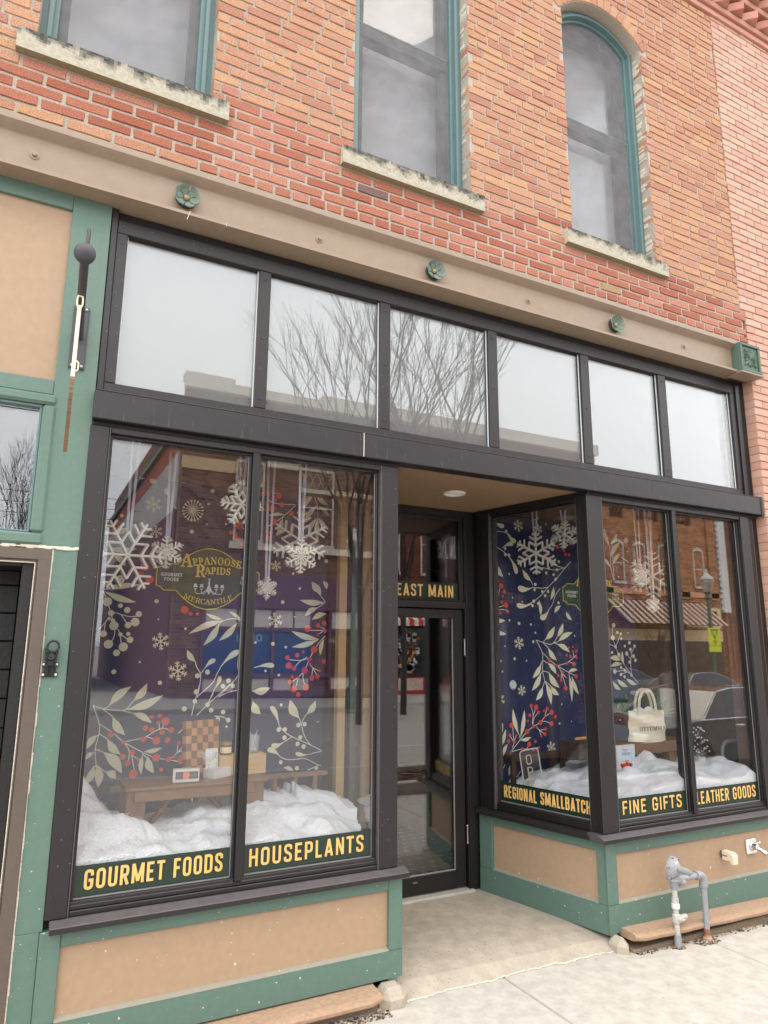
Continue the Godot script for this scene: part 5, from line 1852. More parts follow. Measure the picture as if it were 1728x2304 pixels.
	for side in 2:
		for j in 8:
			for i in 10:
				var p: Vector3 = grid[side][j][i]; var q: Vector3 = grid[side][j][i + 1]; var r: Vector3 = grid[side][j + 1][i + 1]; var s: Vector3 = grid[side][j + 1][i]
				if side == 0: b.quad(p, q, r, s)
				else: b.quad(q, p, s, r)
	obj("body", b, M.canvas, bag)
	for z in [0.026, -0.02]:
		b = MB.new()
		var hp := rounded_path([Vector2(-0.085, 0.2), Vector2(-0.075, 0.33), Vector2(-0.03, 0.395), Vector2(0.035, 0.395), Vector2(0.075, 0.32), Vector2(0.085, 0.2)], false, 0.06)
		for i in hp.size() - 1:
			var p: Vector2 = hp[i]; var q: Vector2 = hp[i + 1]
			if p.distance_to(q) < 0.001: continue
			b.xf = Transform3D(Basis(Vector3.BACK, (q - p).angle()), V(p.x, p.y, z))
			b.bx(-0.001, p.distance_to(q) + 0.001, -0.012, 0.012, -0.002, 0.002, 0.0)
		obj("handle", b, M.canvas, bag)
	b = MB.new()
	print_text(b, "OTTUMWA", 0.0, 0.088, 0.03, 0.071, font("Droid Serif", 700), L8(52, 54, 58), 1.1)
	obj("lettering", b, M.print, bag)
	b = MB.new()
	for i in 7: b.ball(V(-0.09 + i * 0.03, 0.232 + 0.012 * sin(i * 2.0), 0.0), V(0.034, 0.022, 0.022), 8, 6)
	obj("cotton_filling", b, M.cotton, bag)
	# pine sprays behind the bag
	var pn := thing("pine_spray", "green pine needles spreading behind the canvas tote bag", "greenery", V(4.58, 1.2, -0.68))
	b = MB.new()
	rng.seed = 95
	for k in 6:
		var o := V(rn(-0.32, 0.24), rn(-0.02, 0.06), rn(-0.04, 0.04))
		for i in 70:
			var d := V(rn(-1, 1), rn(-0.25, 1.0), rn(-0.5, 0.5)).normalized()
			b.col = tone([L8(96, 140, 104), L8(70, 116, 84), L8(120, 158, 118)])
			b.tube([o, o + d * rn(0.08, 0.17)], [0.0014, 0.0006], 3, false)
	obj("needles", b, M.vc_rough, pn)

	var cd := thing("holiday_panel", "white holiday panel with a red truck picture standing in the cotton", "card", V(4.03, 0.845, -0.4), "", 0.05)
	bxp("board", M.white, cd, -0.1, 0.1, 0.0, 0.175, -0.006, 0.0, 0.004)
	b = MB.new()
	b.col = L8(206, 222, 236); b.bx(-0.085, 0.085, 0.01, 0.16, 0.0002, 0.0004)
	print_text(b, "Happy", -0.01, 0.132, 0.017, 0.0006, font("Droid Serif"), L8(196, 84, 78), 0.8)
	print_text(b, "Holidays", 0.0, 0.103, 0.019, 0.0006, font("Droid Serif"), L8(60, 66, 76), 0.8)
	b.col = L8(196, 56, 56)
	b.prism(PackedVector2Array([Vector2(-0.065, 0.022), Vector2(0.06, 0.022), Vector2(0.064, 0.04), Vector2(0.03, 0.046), Vector2(0.022, 0.066), Vector2(-0.016, 0.066), Vector2(-0.022, 0.046), Vector2(-0.065, 0.046)]), 0.0005, 0.0007)
	b.col = L8(226, 200, 170)
	for i in 5: b.ball(V(-0.05 + i * 0.017, 0.052 + 0.012 * (i % 2), 0.0006), V(0.01, 0.01, 0.0003), 8, 4)
	b.col = L8(40, 40, 44)
	for x in [-0.045, 0.04]: b.ball(V(x, 0.022, 0.0008), V(0.011, 0.011, 0.0003), 10, 4)
	b.col = L8(120, 160, 200)
	for i in 7: b.bx(0.05 + 0.004 * (i % 3), 0.056 + 0.006 * (i % 3), 0.05 + i * 0.011, 0.055 + i * 0.011, 0.0005, 0.0007)
	obj("printed_picture", b, M.print, cd)

	var tr := thing("frosted_twig_tree", "small frosted twig tree in a white pot beside the leather goods mullion", "plant", V(4.86, 0.78, -0.42))
	b = MB.new()
	b.lathe([[0.0, 0.0], [0.03, 0.0], [0.034, 0.1], [0.03, 0.1], [0.0, 0.09]], 12)
	obj("pot", b, M.white, tr)
	b = MB.new()
	rng.seed = 97
	for i in 70:
		var a := rn(0, TAU); var h := rn(0.1, 0.32)
		var l := rn(0.03, 0.085) * (1.15 - h * 2.0)
		var o := V(0, h, 0)
		b.col = tone([L8(80, 96, 78), L8(96, 108, 90), L8(190, 196, 196)])
		b.tube([o, o + V(cos(a) * l, l * 0.35, sin(a) * l)], [0.002, 0.0012], 4)
		if i % 2 == 0:
			b.col = L8(226, 230, 232)
			b.ball(o + V(cos(a) * l, l * 0.35, sin(a) * l), V(0.007, 0.007, 0.007), 6, 4)
	b.col = L8(88, 70, 56)
	b.tube([V(0, 0.09, 0), V(0, 0.34, 0)], 0.004, 5)
	obj("twigs", b, M.vc_rough, tr)
	var mr := thing("arched_frame", "dark arched panel with thick grey rim at the leather goods window end", "frame", V(5.24, 0.6, -0.42))
	b = MB.new()
	var ap := rounded_path([Vector2(-0.125, 0.0), Vector2(-0.125, 0.385), Vector2(0.11, 0.385), Vector2(0.11, 0.0)], false, 0.1)
	pts = []
	for q in ap: pts.append(V(q.x, q.y, 0.0))
	b.tube(pts, 0.014, 8)
	obj("rim", b, M.grey_metal, mr)
	bxp("dark_panel", M.plank, mr, -0.115, 0.1, 0.0, 0.375, -0.014, -0.008, 0.0)
	bxp("plate", M.iron, mr, -0.07, 0.09, 0.12, 0.2, -0.0078, -0.005, 0.0)
	cotton("white cotton batting spread behind the fine gifts and regional lettering", 3.51, 5.3, 0.245, 0.0, -0.96, -0.075, func(x, z):
		var hh: float = 0.725 + 0.02 * sin(x * 9.0)
		hh += 0.11 * clampf(1.0 - absf(x - 3.86) * 7.0, 0.0, 1.0) * clampf(1.0 - absf(z + 0.55) * 5.0, 0.0, 1.0)
		hh += 0.1 * clampf((x - 3.75) * 4.0, 0.0, 1.0)
		hh -= 0.13 * clampf(1.0 - (x - 3.51 - 0.245 * z) * 9.0, 0.0, 1.0)
		if x > 4.95: hh -= 0.13 * clampf((x - 4.95) * 5.0, 0.0, 1.0)
		if z > -0.28: hh -= (z + 0.28) * 0.35
		return hh + 0.04, 120, 54)

# ---------------------------------------------------------------- across the street, seen mirrored in the glass
func far_window(w: Node3D, x0, x1, y0, y1, z, arch := 0.0, lights := 2):
	var g := Node3D.new()
	put(g, "window", w)
	var b := MB.new()
	b.bx(x0, x1, y0, y1 + arch * 0.5, z + 0.05, z + 0.09)
	obj("pane", b, M.far_glass, g)
	b = MB.new()
	b.col = L8(206, 198, 184)
	var t := 0.07
	b.bx(x0 - t, x0, y0, y1, z - 0.05, z + 0.06); b.bx(x1, x1 + t, y0, y1, z - 0.05, z + 0.06)
	b.bx(x0 - t, x1 + t, y0 - 0.12, y0, z - 0.12, z + 0.06)
	b.bx(x0, x1, (y0 + y1) / 2 - 0.03, (y0 + y1) / 2 + 0.03, z - 0.03, z + 0.06)
	if arch > 0.0:
		for i in 8:
			var u := lerpf(-1, 1, i / 8.0); var v2 := lerpf(-1, 1, (i + 1) / 8.0)
			var c: float = (x0 + x1) / 2.0; var h: float = (x1 - x0) / 2.0 + t
			b.prism(PackedVector2Array([Vector2(c + u * h, y1 + arch * (1 - u * u) - 0.05), Vector2(c + v2 * h, y1 + arch * (1 - v2 * v2) - 0.05), Vector2(c + v2 * h, y1 + arch * (1 - v2 * v2) + 0.1), Vector2(c + u * h, y1 + arch * (1 - u * u) + 0.1)]), z - 0.06, z + 0.06)
	else: b.bx(x0 - t, x1 + t, y1, y1 + 0.1, z - 0.05, z + 0.06)
	obj("frame", b, M.vc, g)
	if lights == 3:
		b = MB.new()
		b.col = L8(206, 198, 184)
		b.bx(x0, x1, y1 - 0.86, y1 - 0.7, z - 0.06, z + 0.061)
		var n := 4
		for i in n:
			var a := lerpf(x0, x1, i / float(n)); var c := lerpf(x0, x1, (i + 1) / float(n))
			b.tube([V(a, y1 - 0.7, z), V(c, y1, z)], 0.014, 4); b.tube([V(c, y1 - 0.7, z), V(a, y1, z)], 0.014, 4)
		obj("lozenge_bars", b, M.vc, g)

func courses(b: MB, x0, x1, y0, y1, z, step, colour: Color, facing := -1.0):
	# shallow projecting courses so that the far wall reads as brickwork
	b.col = colour
	b.bx(x0, x1, y0, y1, z, z + 0.4)

func far_brick_material(kx: float) -> StandardMaterial3D:
	# brick bond too far away to build one by one
	var im := Image.create(128, 128, false, Image.FORMAT_RGBA8)
	rng.seed = 101
	for r in 16:
		for c in 9:
			var v2 := rn(0.62, 1.0)
			var o := 0 if r % 2 == 0 else 8
			for y in 8:
				for x in 16:
					var m := y == 7 or x == 15
					var px := posmod(c * 16 + x + o, 128)
					im.set_pixel(px, r * 8 + y, Color(1.0, 0.96, 0.92) * (1.0 if m else v2 * 0.78) if true else Color.WHITE)
	var t := ImageTexture.create_from_image(im)
	var m := mat(Color.WHITE, 0.92, t, kx, null, 0.0, true)
	return m

func street():
	var ZF := 20.5
	var fb := far_brick_material(0.55)
	# dark brick building with lozenge windows
	var a := thing("brick_building", "dark brown brick building with lozenge paned upper windows mirrored in the foods window", "building")
	var b := MB.new()
	b.col = L8(184, 146, 132)
	b.bx(4.41, 12.1, -0.6, 11.2, ZF, ZF + 0.5)
	b.bx(4.6, 12.1, -0.6, 11.2, ZF + 0.5, ZF + 24.0)
	obj("wall", b, fb, a)
	b = MB.new()
	b.col = L8(142, 92, 94); b.bx(4.38, 4.6, -0.6, 6.6, ZF + 0.5, ZF + 24)
	b.col = L8(222, 212, 206); b.bx(4.37, 4.6, 6.6, 8.7, ZF + 0.5, ZF + 24)
	b.col = L8(196, 112, 94); b.bx(4.36, 4.6, 8.7, 9.5, ZF + 0.5, ZF + 24)
	b.col = L8(150, 158, 148); b.bx(4.2, 4.6, 9.5, 9.75, ZF + 0.4, ZF + 24)
	obj("side_wall", b, M.far_brick, a)
	b = MB.new()
	b.col = L8(226, 196, 156)
	b.bx(4.38, 6.3, 7.95, 8.4, ZF - 0.03, ZF); b.bx(10.3, 12.1, 7.55, 7.75, ZF - 0.05, ZF)
	b.col = L8(226, 216, 198)
	b.bx(6.2, 12.1, 5.2, 5.44, ZF - 0.12, ZF)
	b.bx(4.3, 12.1, 10.9, 11.25, ZF - 0.3, ZF); b.bx(4.3, 6.1, 11.2, 11.5, ZF - 0.2, ZF + 0.3); b.bx(9.6, 12.1, 11.2, 11.5, ZF - 0.2, ZF + 0.3)
	b.bx(7.5, 8.7, 8.35, 8.75, ZF - 0.15, ZF)
	obj("stone_bands", b, M.vc_rough, a)
	far_window(a, 6.4, 7.35, 5.55, 8.4, ZF, 0.0, 3)
	far_window(a, 8.85, 10.15, 5.55, 8.4, ZF, 0.0, 3)
	b = MB.new()
	b.col = L8(118, 84, 104)
	b.bx(5.3, 12.0, 3.1, 4.3, ZF - 0.12, ZF)
	b.bx(5.3, 12.0, 2.3, 2.42, ZF - 0.1, ZF); b.bx(5.3, 12.0, 0.68, 0.82, ZF - 0.1, ZF)
	for x in [5.4, 7.9, 9.4, 10.1, 11.6]: b.bx(x, x + 0.12, 0.2, 3.1, ZF - 0.09, ZF)
	b.bx(5.3, 12.0, 0.0, 0.22, ZF - 0.1, ZF)
	obj("shopfront", b, M.vc, a)
	b = MB.new()
	b.col = L8(232, 220, 214)
	for q in [[5.5, 6.6], [6.68, 7.86], [8.04, 8.7], [8.78, 9.38], [10.24, 11.55]]:
		b.bx(q[0], q[1], 2.44, 3.06, ZF - 0.02, ZF - 0.001); b.bx(q[0], q[1], 0.24, 0.66, ZF - 0.02, ZF - 0.001)
	obj("cream_panel", b, M.vc, a)
	bxp("shop_glass", M.far_blue_glass, a, 5.5, 9.4, 0.83, 2.28, ZF - 0.03, ZF - 0.001, 0.0)
	b = MB.new()
	print_text(b, "OPEN", 0, 0, 0.26, 0.0, font("Droid Sans", 700), L8(150, 205, 232), 1.0)
	var ot := obj("open_lettering", b, M.vc, a)
	ot.transform = Transform3D(Basis(Vector3.UP, PI), V(7.1, 1.93, ZF - 0.04))
	b = MB.new()
	print_text(b, "325", 0, 0, 0.12, 0.0, font("Droid Sans", 700), L8(200, 200, 200), 1.0)
	ot = obj("street_number", b, M.vc, a)
	ot.transform = Transform3D(Basis(Vector3.UP, PI), V(10.2, 1.95, ZF - 0.13))

	# shop with the striped awning, seen in the door
	var c := thing("awning_shop", "dark brick shop with a red and white striped awning mirrored in the glass door", "building")
	b = MB.new()
	b.col = L8(168, 96, 80)
	b.bx(12.11, 24.0, -0.8, 11.3, ZF, ZF + 14)
	obj("wall", b, fb, c)
	for x in [13.0, 15.4, 17.8, 20.2]: far_window(c, x, x + 1.2, 5.0, 7.6, ZF, 0.2)
	b = MB.new()
	b.col = L8(206, 196, 178); b.bx(12.2, 24.0, 3.9, 4.25, ZF - 0.15, ZF); b.bx(12.2, 24.0, 11.0, 11.5, ZF - 0.3, ZF + 0.2)
	b.col = L8(168, 44, 42); b.bx(12.2, 24.0, -0.3, 0.55, ZF - 0.06, ZF)
	b.col = L8(206, 178, 160); b.bx(14.2, 15.4, 0.0, 0.5, ZF - 0.09, ZF - 0.05)
	obj("trim", b, M.vc, c)
	bxp("shop_glass", M.far_glass, c, 12.4, 23.8, 0.56, 2.7, ZF - 0.03, ZF - 0.001, 0.0)
	b = MB.new()
	for i in 44:
		b.col = L8(190, 66, 58) if i % 2 == 0 else L8(226, 214, 198)
		var x := 12.3 + i * 0.22
		b.prism(PackedVector2Array([Vector2(x, 2.9), Vector2(x + 0.22, 2.9), Vector2(x + 0.22, 2.65), Vector2(x, 2.65)]), ZF - 1.3, ZF - 1.28)
		b.quad(V(x + 0.22, 2.9, ZF - 1.29), V(x, 2.9, ZF - 1.29), V(x, 3.6, ZF - 0.05), V(x + 0.22, 3.6, ZF - 0.05))
	obj("awning", b, M.vc_rough, c)
	b = MB.new()
	print_text(b, "OPEN", 0, 0, 0.2, 0.0, font("Droid Sans", 700), L8(214, 224, 230), 1.0)
	ot = obj("open_lettering", b, M.vc, c)
	ot.transform = Transform3D(Basis(Vector3.UP, PI), V(12.75, 1.55, ZF - 0.05))
	b = MB.new()
	rng.seed = 103
	for i in 60:
		b.col = tone([L8(214, 150, 100), L8(120, 70, 46), L8(226, 220, 214), L8(170, 110, 70), L8(226, 224, 220)])
		var x := rn(14.0, 15.1); var y := rn(0.7, 2.5)
		b.bx(x, x + rn(0.05, 0.3), y, y + rn(0.05, 0.3), ZF - 0.05, ZF - 0.032)
	obj("posters", b, M.vc, c)

	# orange brick building with arched windows
	var o := thing("brick_building", "orange brick building with arched windows and striped awning mirrored in the gifts window", "building")
	b = MB.new()
	b.col = L8(240, 176, 128)
	b.bx(24.01, 32.3, -1.2, 9.4, ZF, ZF + 16)
	for x in [24.05, 27.0, 29.35, 31.55]: b.bx(x, x + 0.6, 4.3, 8.9, ZF - 0.1, ZF)
	b.bx(24.01, 32.3, 8.9, 9.4, ZF - 0.2, ZF)
	obj("wall", b, fb, o)
	b = MB.new()
	b.col = L8(96, 62, 48)
	var x := 24.7
	while x < 31.4:
		if fmod(x, 2.4) < 1.6:
			b.bx(x, x + 0.09, 8.35, 8.85, ZF - 0.14, ZF); b.bx(x - 0.05, x + 0.14, 8.15, 8.34, ZF - 0.1, ZF)
		x += 0.24
	obj("corbels", b, M.vc_rough, o)
	for q in [24.8, 26.25, 27.95, 30.5]: far_window(o, q, q + 0.66, 4.98, 6.75, ZF, 0.16)
	b = MB.new()
	b.col = L8(214, 158, 120); b.bx(24.01, 32.3, 4.4, 4.66, ZF - 0.1, ZF)
	b.col = L8(232, 204, 150); b.bx(29.6, 32.2, 2.9, 3.9, ZF - 0.05, ZF); b.bx(24.1, 32.2, 2.2, 2.75, ZF - 0.05, ZF)
	b.col = L8(70, 60, 54); b.bx(30.0, 31.9, 3.0, 3.75, ZF - 0.07, ZF - 0.045)
	b.col = L8(226, 206, 150); b.ball(V(31.3, 3.5, ZF - 0.08), V(0.2, 0.14, 0.02), 10, 6)
	obj("trim", b, M.vc, o)
	bxp("shop_glass", M.far_dark_glass, o, 24.1, 32.2, -0.3, 2.2, ZF - 0.04, ZF - 0.001, 0.0)
	b = MB.new()
	for i in 34:
		b.col = L8(96, 66, 60) if i % 2 == 0 else L8(226, 192, 162)
		var xa := 24.0 + i * 0.2
		b.quad(V(xa + 0.2 + 0.0, 2.95, ZF - 1.5), V(xa, 2.95, ZF - 1.5), V(xa - 0.0, 4.1, ZF - 0.11), V(xa + 0.2, 4.1, ZF - 0.11))
		b.quad(V(xa, 2.94, ZF - 1.48), V(xa + 0.2, 2.94, ZF - 1.48), V(xa + 0.2, 4.09, ZF - 0.1), V(xa, 4.09, ZF - 0.1))
	obj("awning", b, M.vc_rough, o)
	b = MB.new()
	b.col = L8(222, 220, 216)
	for i in 34: b.bx(32.31 + (0.1 if i % 2 == 0 else 0.0), 33.0, 3.7 + i * 0.15, 3.843 + i * 0.15, ZF - 0.1, ZF + 0.3, 0.01)
	obj("white_quoins", b, M.vc_rough, o)
	var e := thing("brick_building", "dark brick building past the white quoins mirrored at the far window edge", "building")
	b = MB.new()
	b.col = L8(176, 124, 92); b.bx(33.01, 48.0, -1.6, 10.2, ZF, ZF + 14)
	b.bx(32.31, 33.0, -1.2, 3.69, ZF + 0.05, ZF + 2)
	obj("wall", b, fb, e)
	for q in [35.0, 38.0, 41.0]: far_window(e, q, q + 0.9, 4.8, 6.9, ZF, 0.15)
	# low dark roofed house and bare trees far to the left
	var h := thing("low_building", "low dark roofed building mirrored at the foot of the small green window", "building")
	b = MB.new()
	b.col = L8(120, 112, 104); b.bx(-14.0, 2.5, -0.3, 4.6, 32.0, 42.0)
	b.col = L8(60, 58, 58)
	b.along_x([[31.4, 4.6], [37.0, 7.4], [42.6, 4.6]], -14.5, 3.0)
	obj("wall_and_roof", b, M.vc_rough, h)

	bare_tree("tall bare street tree mirrored across the second and third transom panes", V(7.4, gy(7.4, 12.0), 12.0), 11.2, 7, 4)
	bare_tree("taller bare street tree mirrored in the third and fourth transom panes", V(9.9, gy(9.9, 12.2), 12.2), 11.6, 11, 4)
	bare_tree("small bare sapling mirrored low in the gifts window", V(19.2, gy(19.2, 13.2), 13.2), 2.6, 13, 3)
	bare_tree("bare tree mirrored beyond the low building in the small green window", V(-0.6, 0.0, 44.0), 11.5, 17, 5)

	lamp(V(9.15, gy(9.15, 16.2), 16.2), "green street lamp mirrored beside the tan posts in the houseplants window", false)
	lamp(V(25.8, gy(25.8, 16.2), 16.2), "dark street lamp carrying a yellow crossing sign mirrored in the leather goods window", true)
	car("parked_car", "dark green parked car close behind, mirrored in the gifts window", V(11.2, gy(11.2, 5.0) - 0.13, 5.2), L8(34, 42, 40))
	car("parked_car", "grey parked car at the far kerb, mirrored above the nearer car roof", V(22.3, gy(22.3, 14.6) - 0.13, 14.6), L8(120, 118, 112))
	car("parked_car", "white parked car mirrored behind the bare sapling", V(21.2, gy(18.6, 15.2) - 0.13, 17.6), L8(150, 150, 150))
	# planter with mulch near the kerb
	var pl := thing("mulch_planter", "raised kerb planter filled with brown mulch mirrored low in the glass door", "planter", V(5.2, gy(5.2, 3.0), 0.0))
	b = MB.new()
	b.bx(-1.0, 3.0, -0.05, 0.16, 2.35, 2.47, 0.015); b.bx(-1.0, 3.0, -0.05, 0.16, 3.48, 3.6, 0.015)
	b.bx(-1.12, -1.001, -0.05, 0.16, 2.35, 3.6, 0.015); b.bx(3.001, 3.12, -0.05, 0.16, 2.35, 3.6, 0.015)
	obj("curb_stone", b, M.concrete, pl)
	b = MB.new()
	rng.seed = 107
	for i in 1600:
		b.col = tone([L8(150, 112, 88), L8(110, 80, 66), L8(176, 144, 116), L8(84, 62, 52)])
		b.xf = Transform3D(Basis(Vector3.UP, rn(0, TAU)) * Basis(Vector3.RIGHT, rn(-0.6, 0.6)), V(rn(-0.98, 2.98), rn(0.07, 0.11), rn(2.48, 3.47)))
		b.bx(-0.035, 0.035, -0.004, 0.004, -0.008, 0.008)
	var ml := obj("mulch", b, M.vc_rough, pl)
	ml.set_meta("kind", "stuff")
	bxp("soil", M.plank, pl, -1.0, 3.0, 0.0, 0.06, 2.47, 3.48, 0.0)
	# overhead cables
	var cb := thing("overhead_cables", "thin overhead street cables mirrored across the upper glass", "cable")
	for q in [[9.4, 19.6], [9.0, 19.0], [8.7, 30.0], [8.3, 30.5], [7.9, 31.0]]:
		b = MB.new()
		var pts := []
		for i in 13:
			var u := i / 12.0
			pts.append(V(lerpf(-30, 40, u), q[0] - 2.4 * u * (1 - u) + 0.8 * u, q[1]))
		b.tube(pts, 0.014, 4, false)
		obj("cable", b, M.seal, cb)

func bare_tree(label: String, at: Vector3, h: float, sd: int, depth: int):
	var w := thing("bare_tree", label, "tree", at)
	rng.seed = sd
	var trunk := MB.new()
	trunk.tube([Vector3.ZERO, V(0.03, h * 0.14, 0.0), V(0.0, h * 0.28, 0.04)], [h * 0.0085, h * 0.0075, h * 0.007], 8)
	obj("trunk", trunk, M.bark, w)
	var b := MB.new()
	for k in 5:
		var a := TAU * k / 5 + rn(-0.3, 0.3)
		limb(b, V(0, h * (0.24 + 0.02 * k), 0.03), V(cos(a) * 0.2, 1.0, sin(a) * 0.2).normalized(), h * rn(0.28, 0.36), h * 0.0045, depth)
	obj("branches", b, M.bark, w)

func limb(b: MB, p: Vector3, d: Vector3, l: float, r: float, left: int):
	var m := p + d * l * 0.5 + V(rn(-1, 1), rn(-0.3, 0.3), rn(-1, 1)) * l * 0.05
	var e := p + d * l + V(rn(-1, 1), rn(0, 0.6), rn(-1, 1)) * l * 0.08
	b.tube([p, m, e], [r, r * 0.82, r * 0.6], 5 if left > 2 else 3, false)
	if left == 0: return
	for k in (3 if left > 1 else 4):
		var nd := (d + V(rn(-1, 1), rn(-0.1, 0.7), rn(-1, 1)) * 0.42).normalized()
		var o := p.lerp(e, rn(0.45, 1.0)) if k > 0 else e
		limb(b, o, nd, l * rn(0.55, 0.8), maxf(r * 0.6, 0.005), left - 1)

func lamp(at: Vector3, label: String, sign: bool):
	var w := thing("street_lamp", label, "street lamp", at, "post top street lamps")
	var b := MB.new()
	b.lathe([[0.0, 0.0], [0.24, 0.0], [0.24, 0.25], [0.2, 0.3], [0.15, 0.55], [0.17, 0.6], [0.1, 0.72], [0.085, 1.2], [0.075, 4.3], [0.12, 4.36], [0.09, 4.5], [0.15, 4.62], [0.0, 4.62]], 12)
	obj("post", b, M.lamp_green, w)
	b = MB.new()
	b.lathe([[0.13, 4.62], [0.24, 4.85], [0.27, 5.02], [0.24, 5.16]], 16)
	obj("globe", b, M.globe, w)
	b = MB.new()
	b.lathe([[0.27, 5.14], [0.25, 5.22], [0.1, 5.36], [0.05, 5.46], [0.07, 5.52], [0.0, 5.62]], 14)
	obj("cap", b, M.lamp_cap, w)
	if sign:
		var s := Node3D.new()
		put(s, "crossing_sign", w)
		s.position = V(0.0, 2.15, -0.13)
		b = MB.new()
		b.bx(-0.38, 0.38, 0.22, 0.95, -0.02, 0.0, 0.01); b.bx(-0.38, 0.38, -0.05, 0.2, -0.02, 0.0, 0.01)
		obj("board", b, M.sign_yellow, s)
		b = MB.new()
		b.xf = Transform3D(Basis(Vector3.UP, PI), V(0, 0, -0.022))
		b.col = L8(40, 40, 30)
		strip2d(b, [Vector2(-0.2, 0.86), Vector2(0.2, 0.86), Vector2(0.0, 0.52)], true, 0.05, 0.001)
		for x in [-0.06, 0.06]:
			b.ball(V(x, 0.44, 0.0), V(0.025, 0.025, 0.002), 8, 4); b.bx(x - 0.025, x + 0.025, 0.28, 0.41, 0.0, 0.002)
		obj("symbols", b, M.vc, s)

func car(called: String, label: String, at: Vector3, paint: Color):
	var w := thing(called, label, "car", at, "cars along the street")
	var b := MB.new()
	b.col = paint
	var lower := PackedVector2Array([Vector2(-2.3, 0.32), Vector2(-2.34, 0.62), Vector2(-2.2, 0.84), Vector2(-1.2, 0.95), Vector2(1.35, 0.98), Vector2(2.2, 0.92), Vector2(2.32, 0.6), Vector2(2.28, 0.3)])
	var body := PackedVector2Array()
	for q in lower: body.append(q)
	for wx in [1.38, -1.38]:
		for i in 9:
			var a := PI * i / 8.0
			body.append(Vector2(wx + 0.37 * cos(a), 0.3 + 0.37 * sin(a)))
	b.prism(body, -0.88, 0.88)
	obj("body", b, M.paint, w)
	b = MB.new()
	b.col = paint
	var sec := [[-1.25, 0.94, 0.84], [-0.62, 1.38, 0.66], [-0.2, 1.44, 0.64], [0.55, 1.43, 0.64], [1.0, 1.33, 0.66], [1.75, 0.96, 0.82]]
	for i in 5:
		var p = sec[i]; var q = sec[i + 1]
		b.quad(V(p[0], p[1], p[2]), V(q[0], q[1], q[2]), V(q[0], q[1], -q[2]), V(p[0], p[1], -p[2]))
	obj("roof", b, M.paint, w)
	for s in [-1.0, 1.0]:
		b = MB.new()
		var pts := [V(-1.2, 0.95, 0.845 * s)]
		for q in sec.slice(1, 5): pts.append(V(q[0], q[1] - 0.02, (q[2] + 0.005) * s))
		pts.append(V(1.7, 0.97, 0.83 * s))
		b.away(pts, V(0, 1.1, 0))
		obj("side_glass", b, M.far_glass, w)
		b = MB.new()
		var line := []
		for q in pts: line.append(q + V(0, 0.012, 0.004 * s))
		b.tube(line, 0.012, 5); b.tube([V(-1.25, 0.95, 0.86 * s), V(1.7, 0.975, 0.85 * s)], 0.014, 5)
		obj("chrome_trim", b, M.chrome, w)
		b = MB.new()
		for x in [-0.45, 0.75]: b.bx(x, x + 0.2, 0.83, 0.86, 0.885 * s, 0.91 * s, 0.008)
		obj("door_handle", b, M.chrome, w)
		for wx in [-1.38, 1.38]:
			var g := Node3D.new()
			put(g, "wheel", w)
			g.position = V(wx, 0.32, 0.78 * s)
			b = MB.new()
			b.xf = Transform3D(Basis(Vector3.RIGHT, PI / 2), Vector3.ZERO)
			b.lathe([[0.2, -0.1], [0.3, -0.1], [0.32, -0.07], [0.32, 0.07], [0.3, 0.1], [0.2, 0.1]], 20)
			obj("tyre", b, M.seal, g)
			b = MB.new()
			b.xf = Transform3D(Basis(Vector3.RIGHT, PI / 2), Vector3.ZERO)
			b.lathe([[0.0, -0.06], [0.2, -0.09], [0.2, 0.09], [0.0, 0.06]], 10)
			obj("rim", b, M.alu, g)
	for q in [[-2.33, -0.7, L8(230, 230, 226)], [-2.33, 0.4, L8(230, 230, 226)], [2.26, -0.7, L8(150, 30, 30)], [2.26, 0.4, L8(150, 30, 30)]]:
		b = MB.new()
		b.col = q[2]
		b.bx(q[0] - 0.02, q[0] + 0.06, 0.62, 0.76, q[1], q[1] + 0.3, 0.02)
		obj("headlight" if q[0] < 0 else "tail_light", b, M.vc, w)

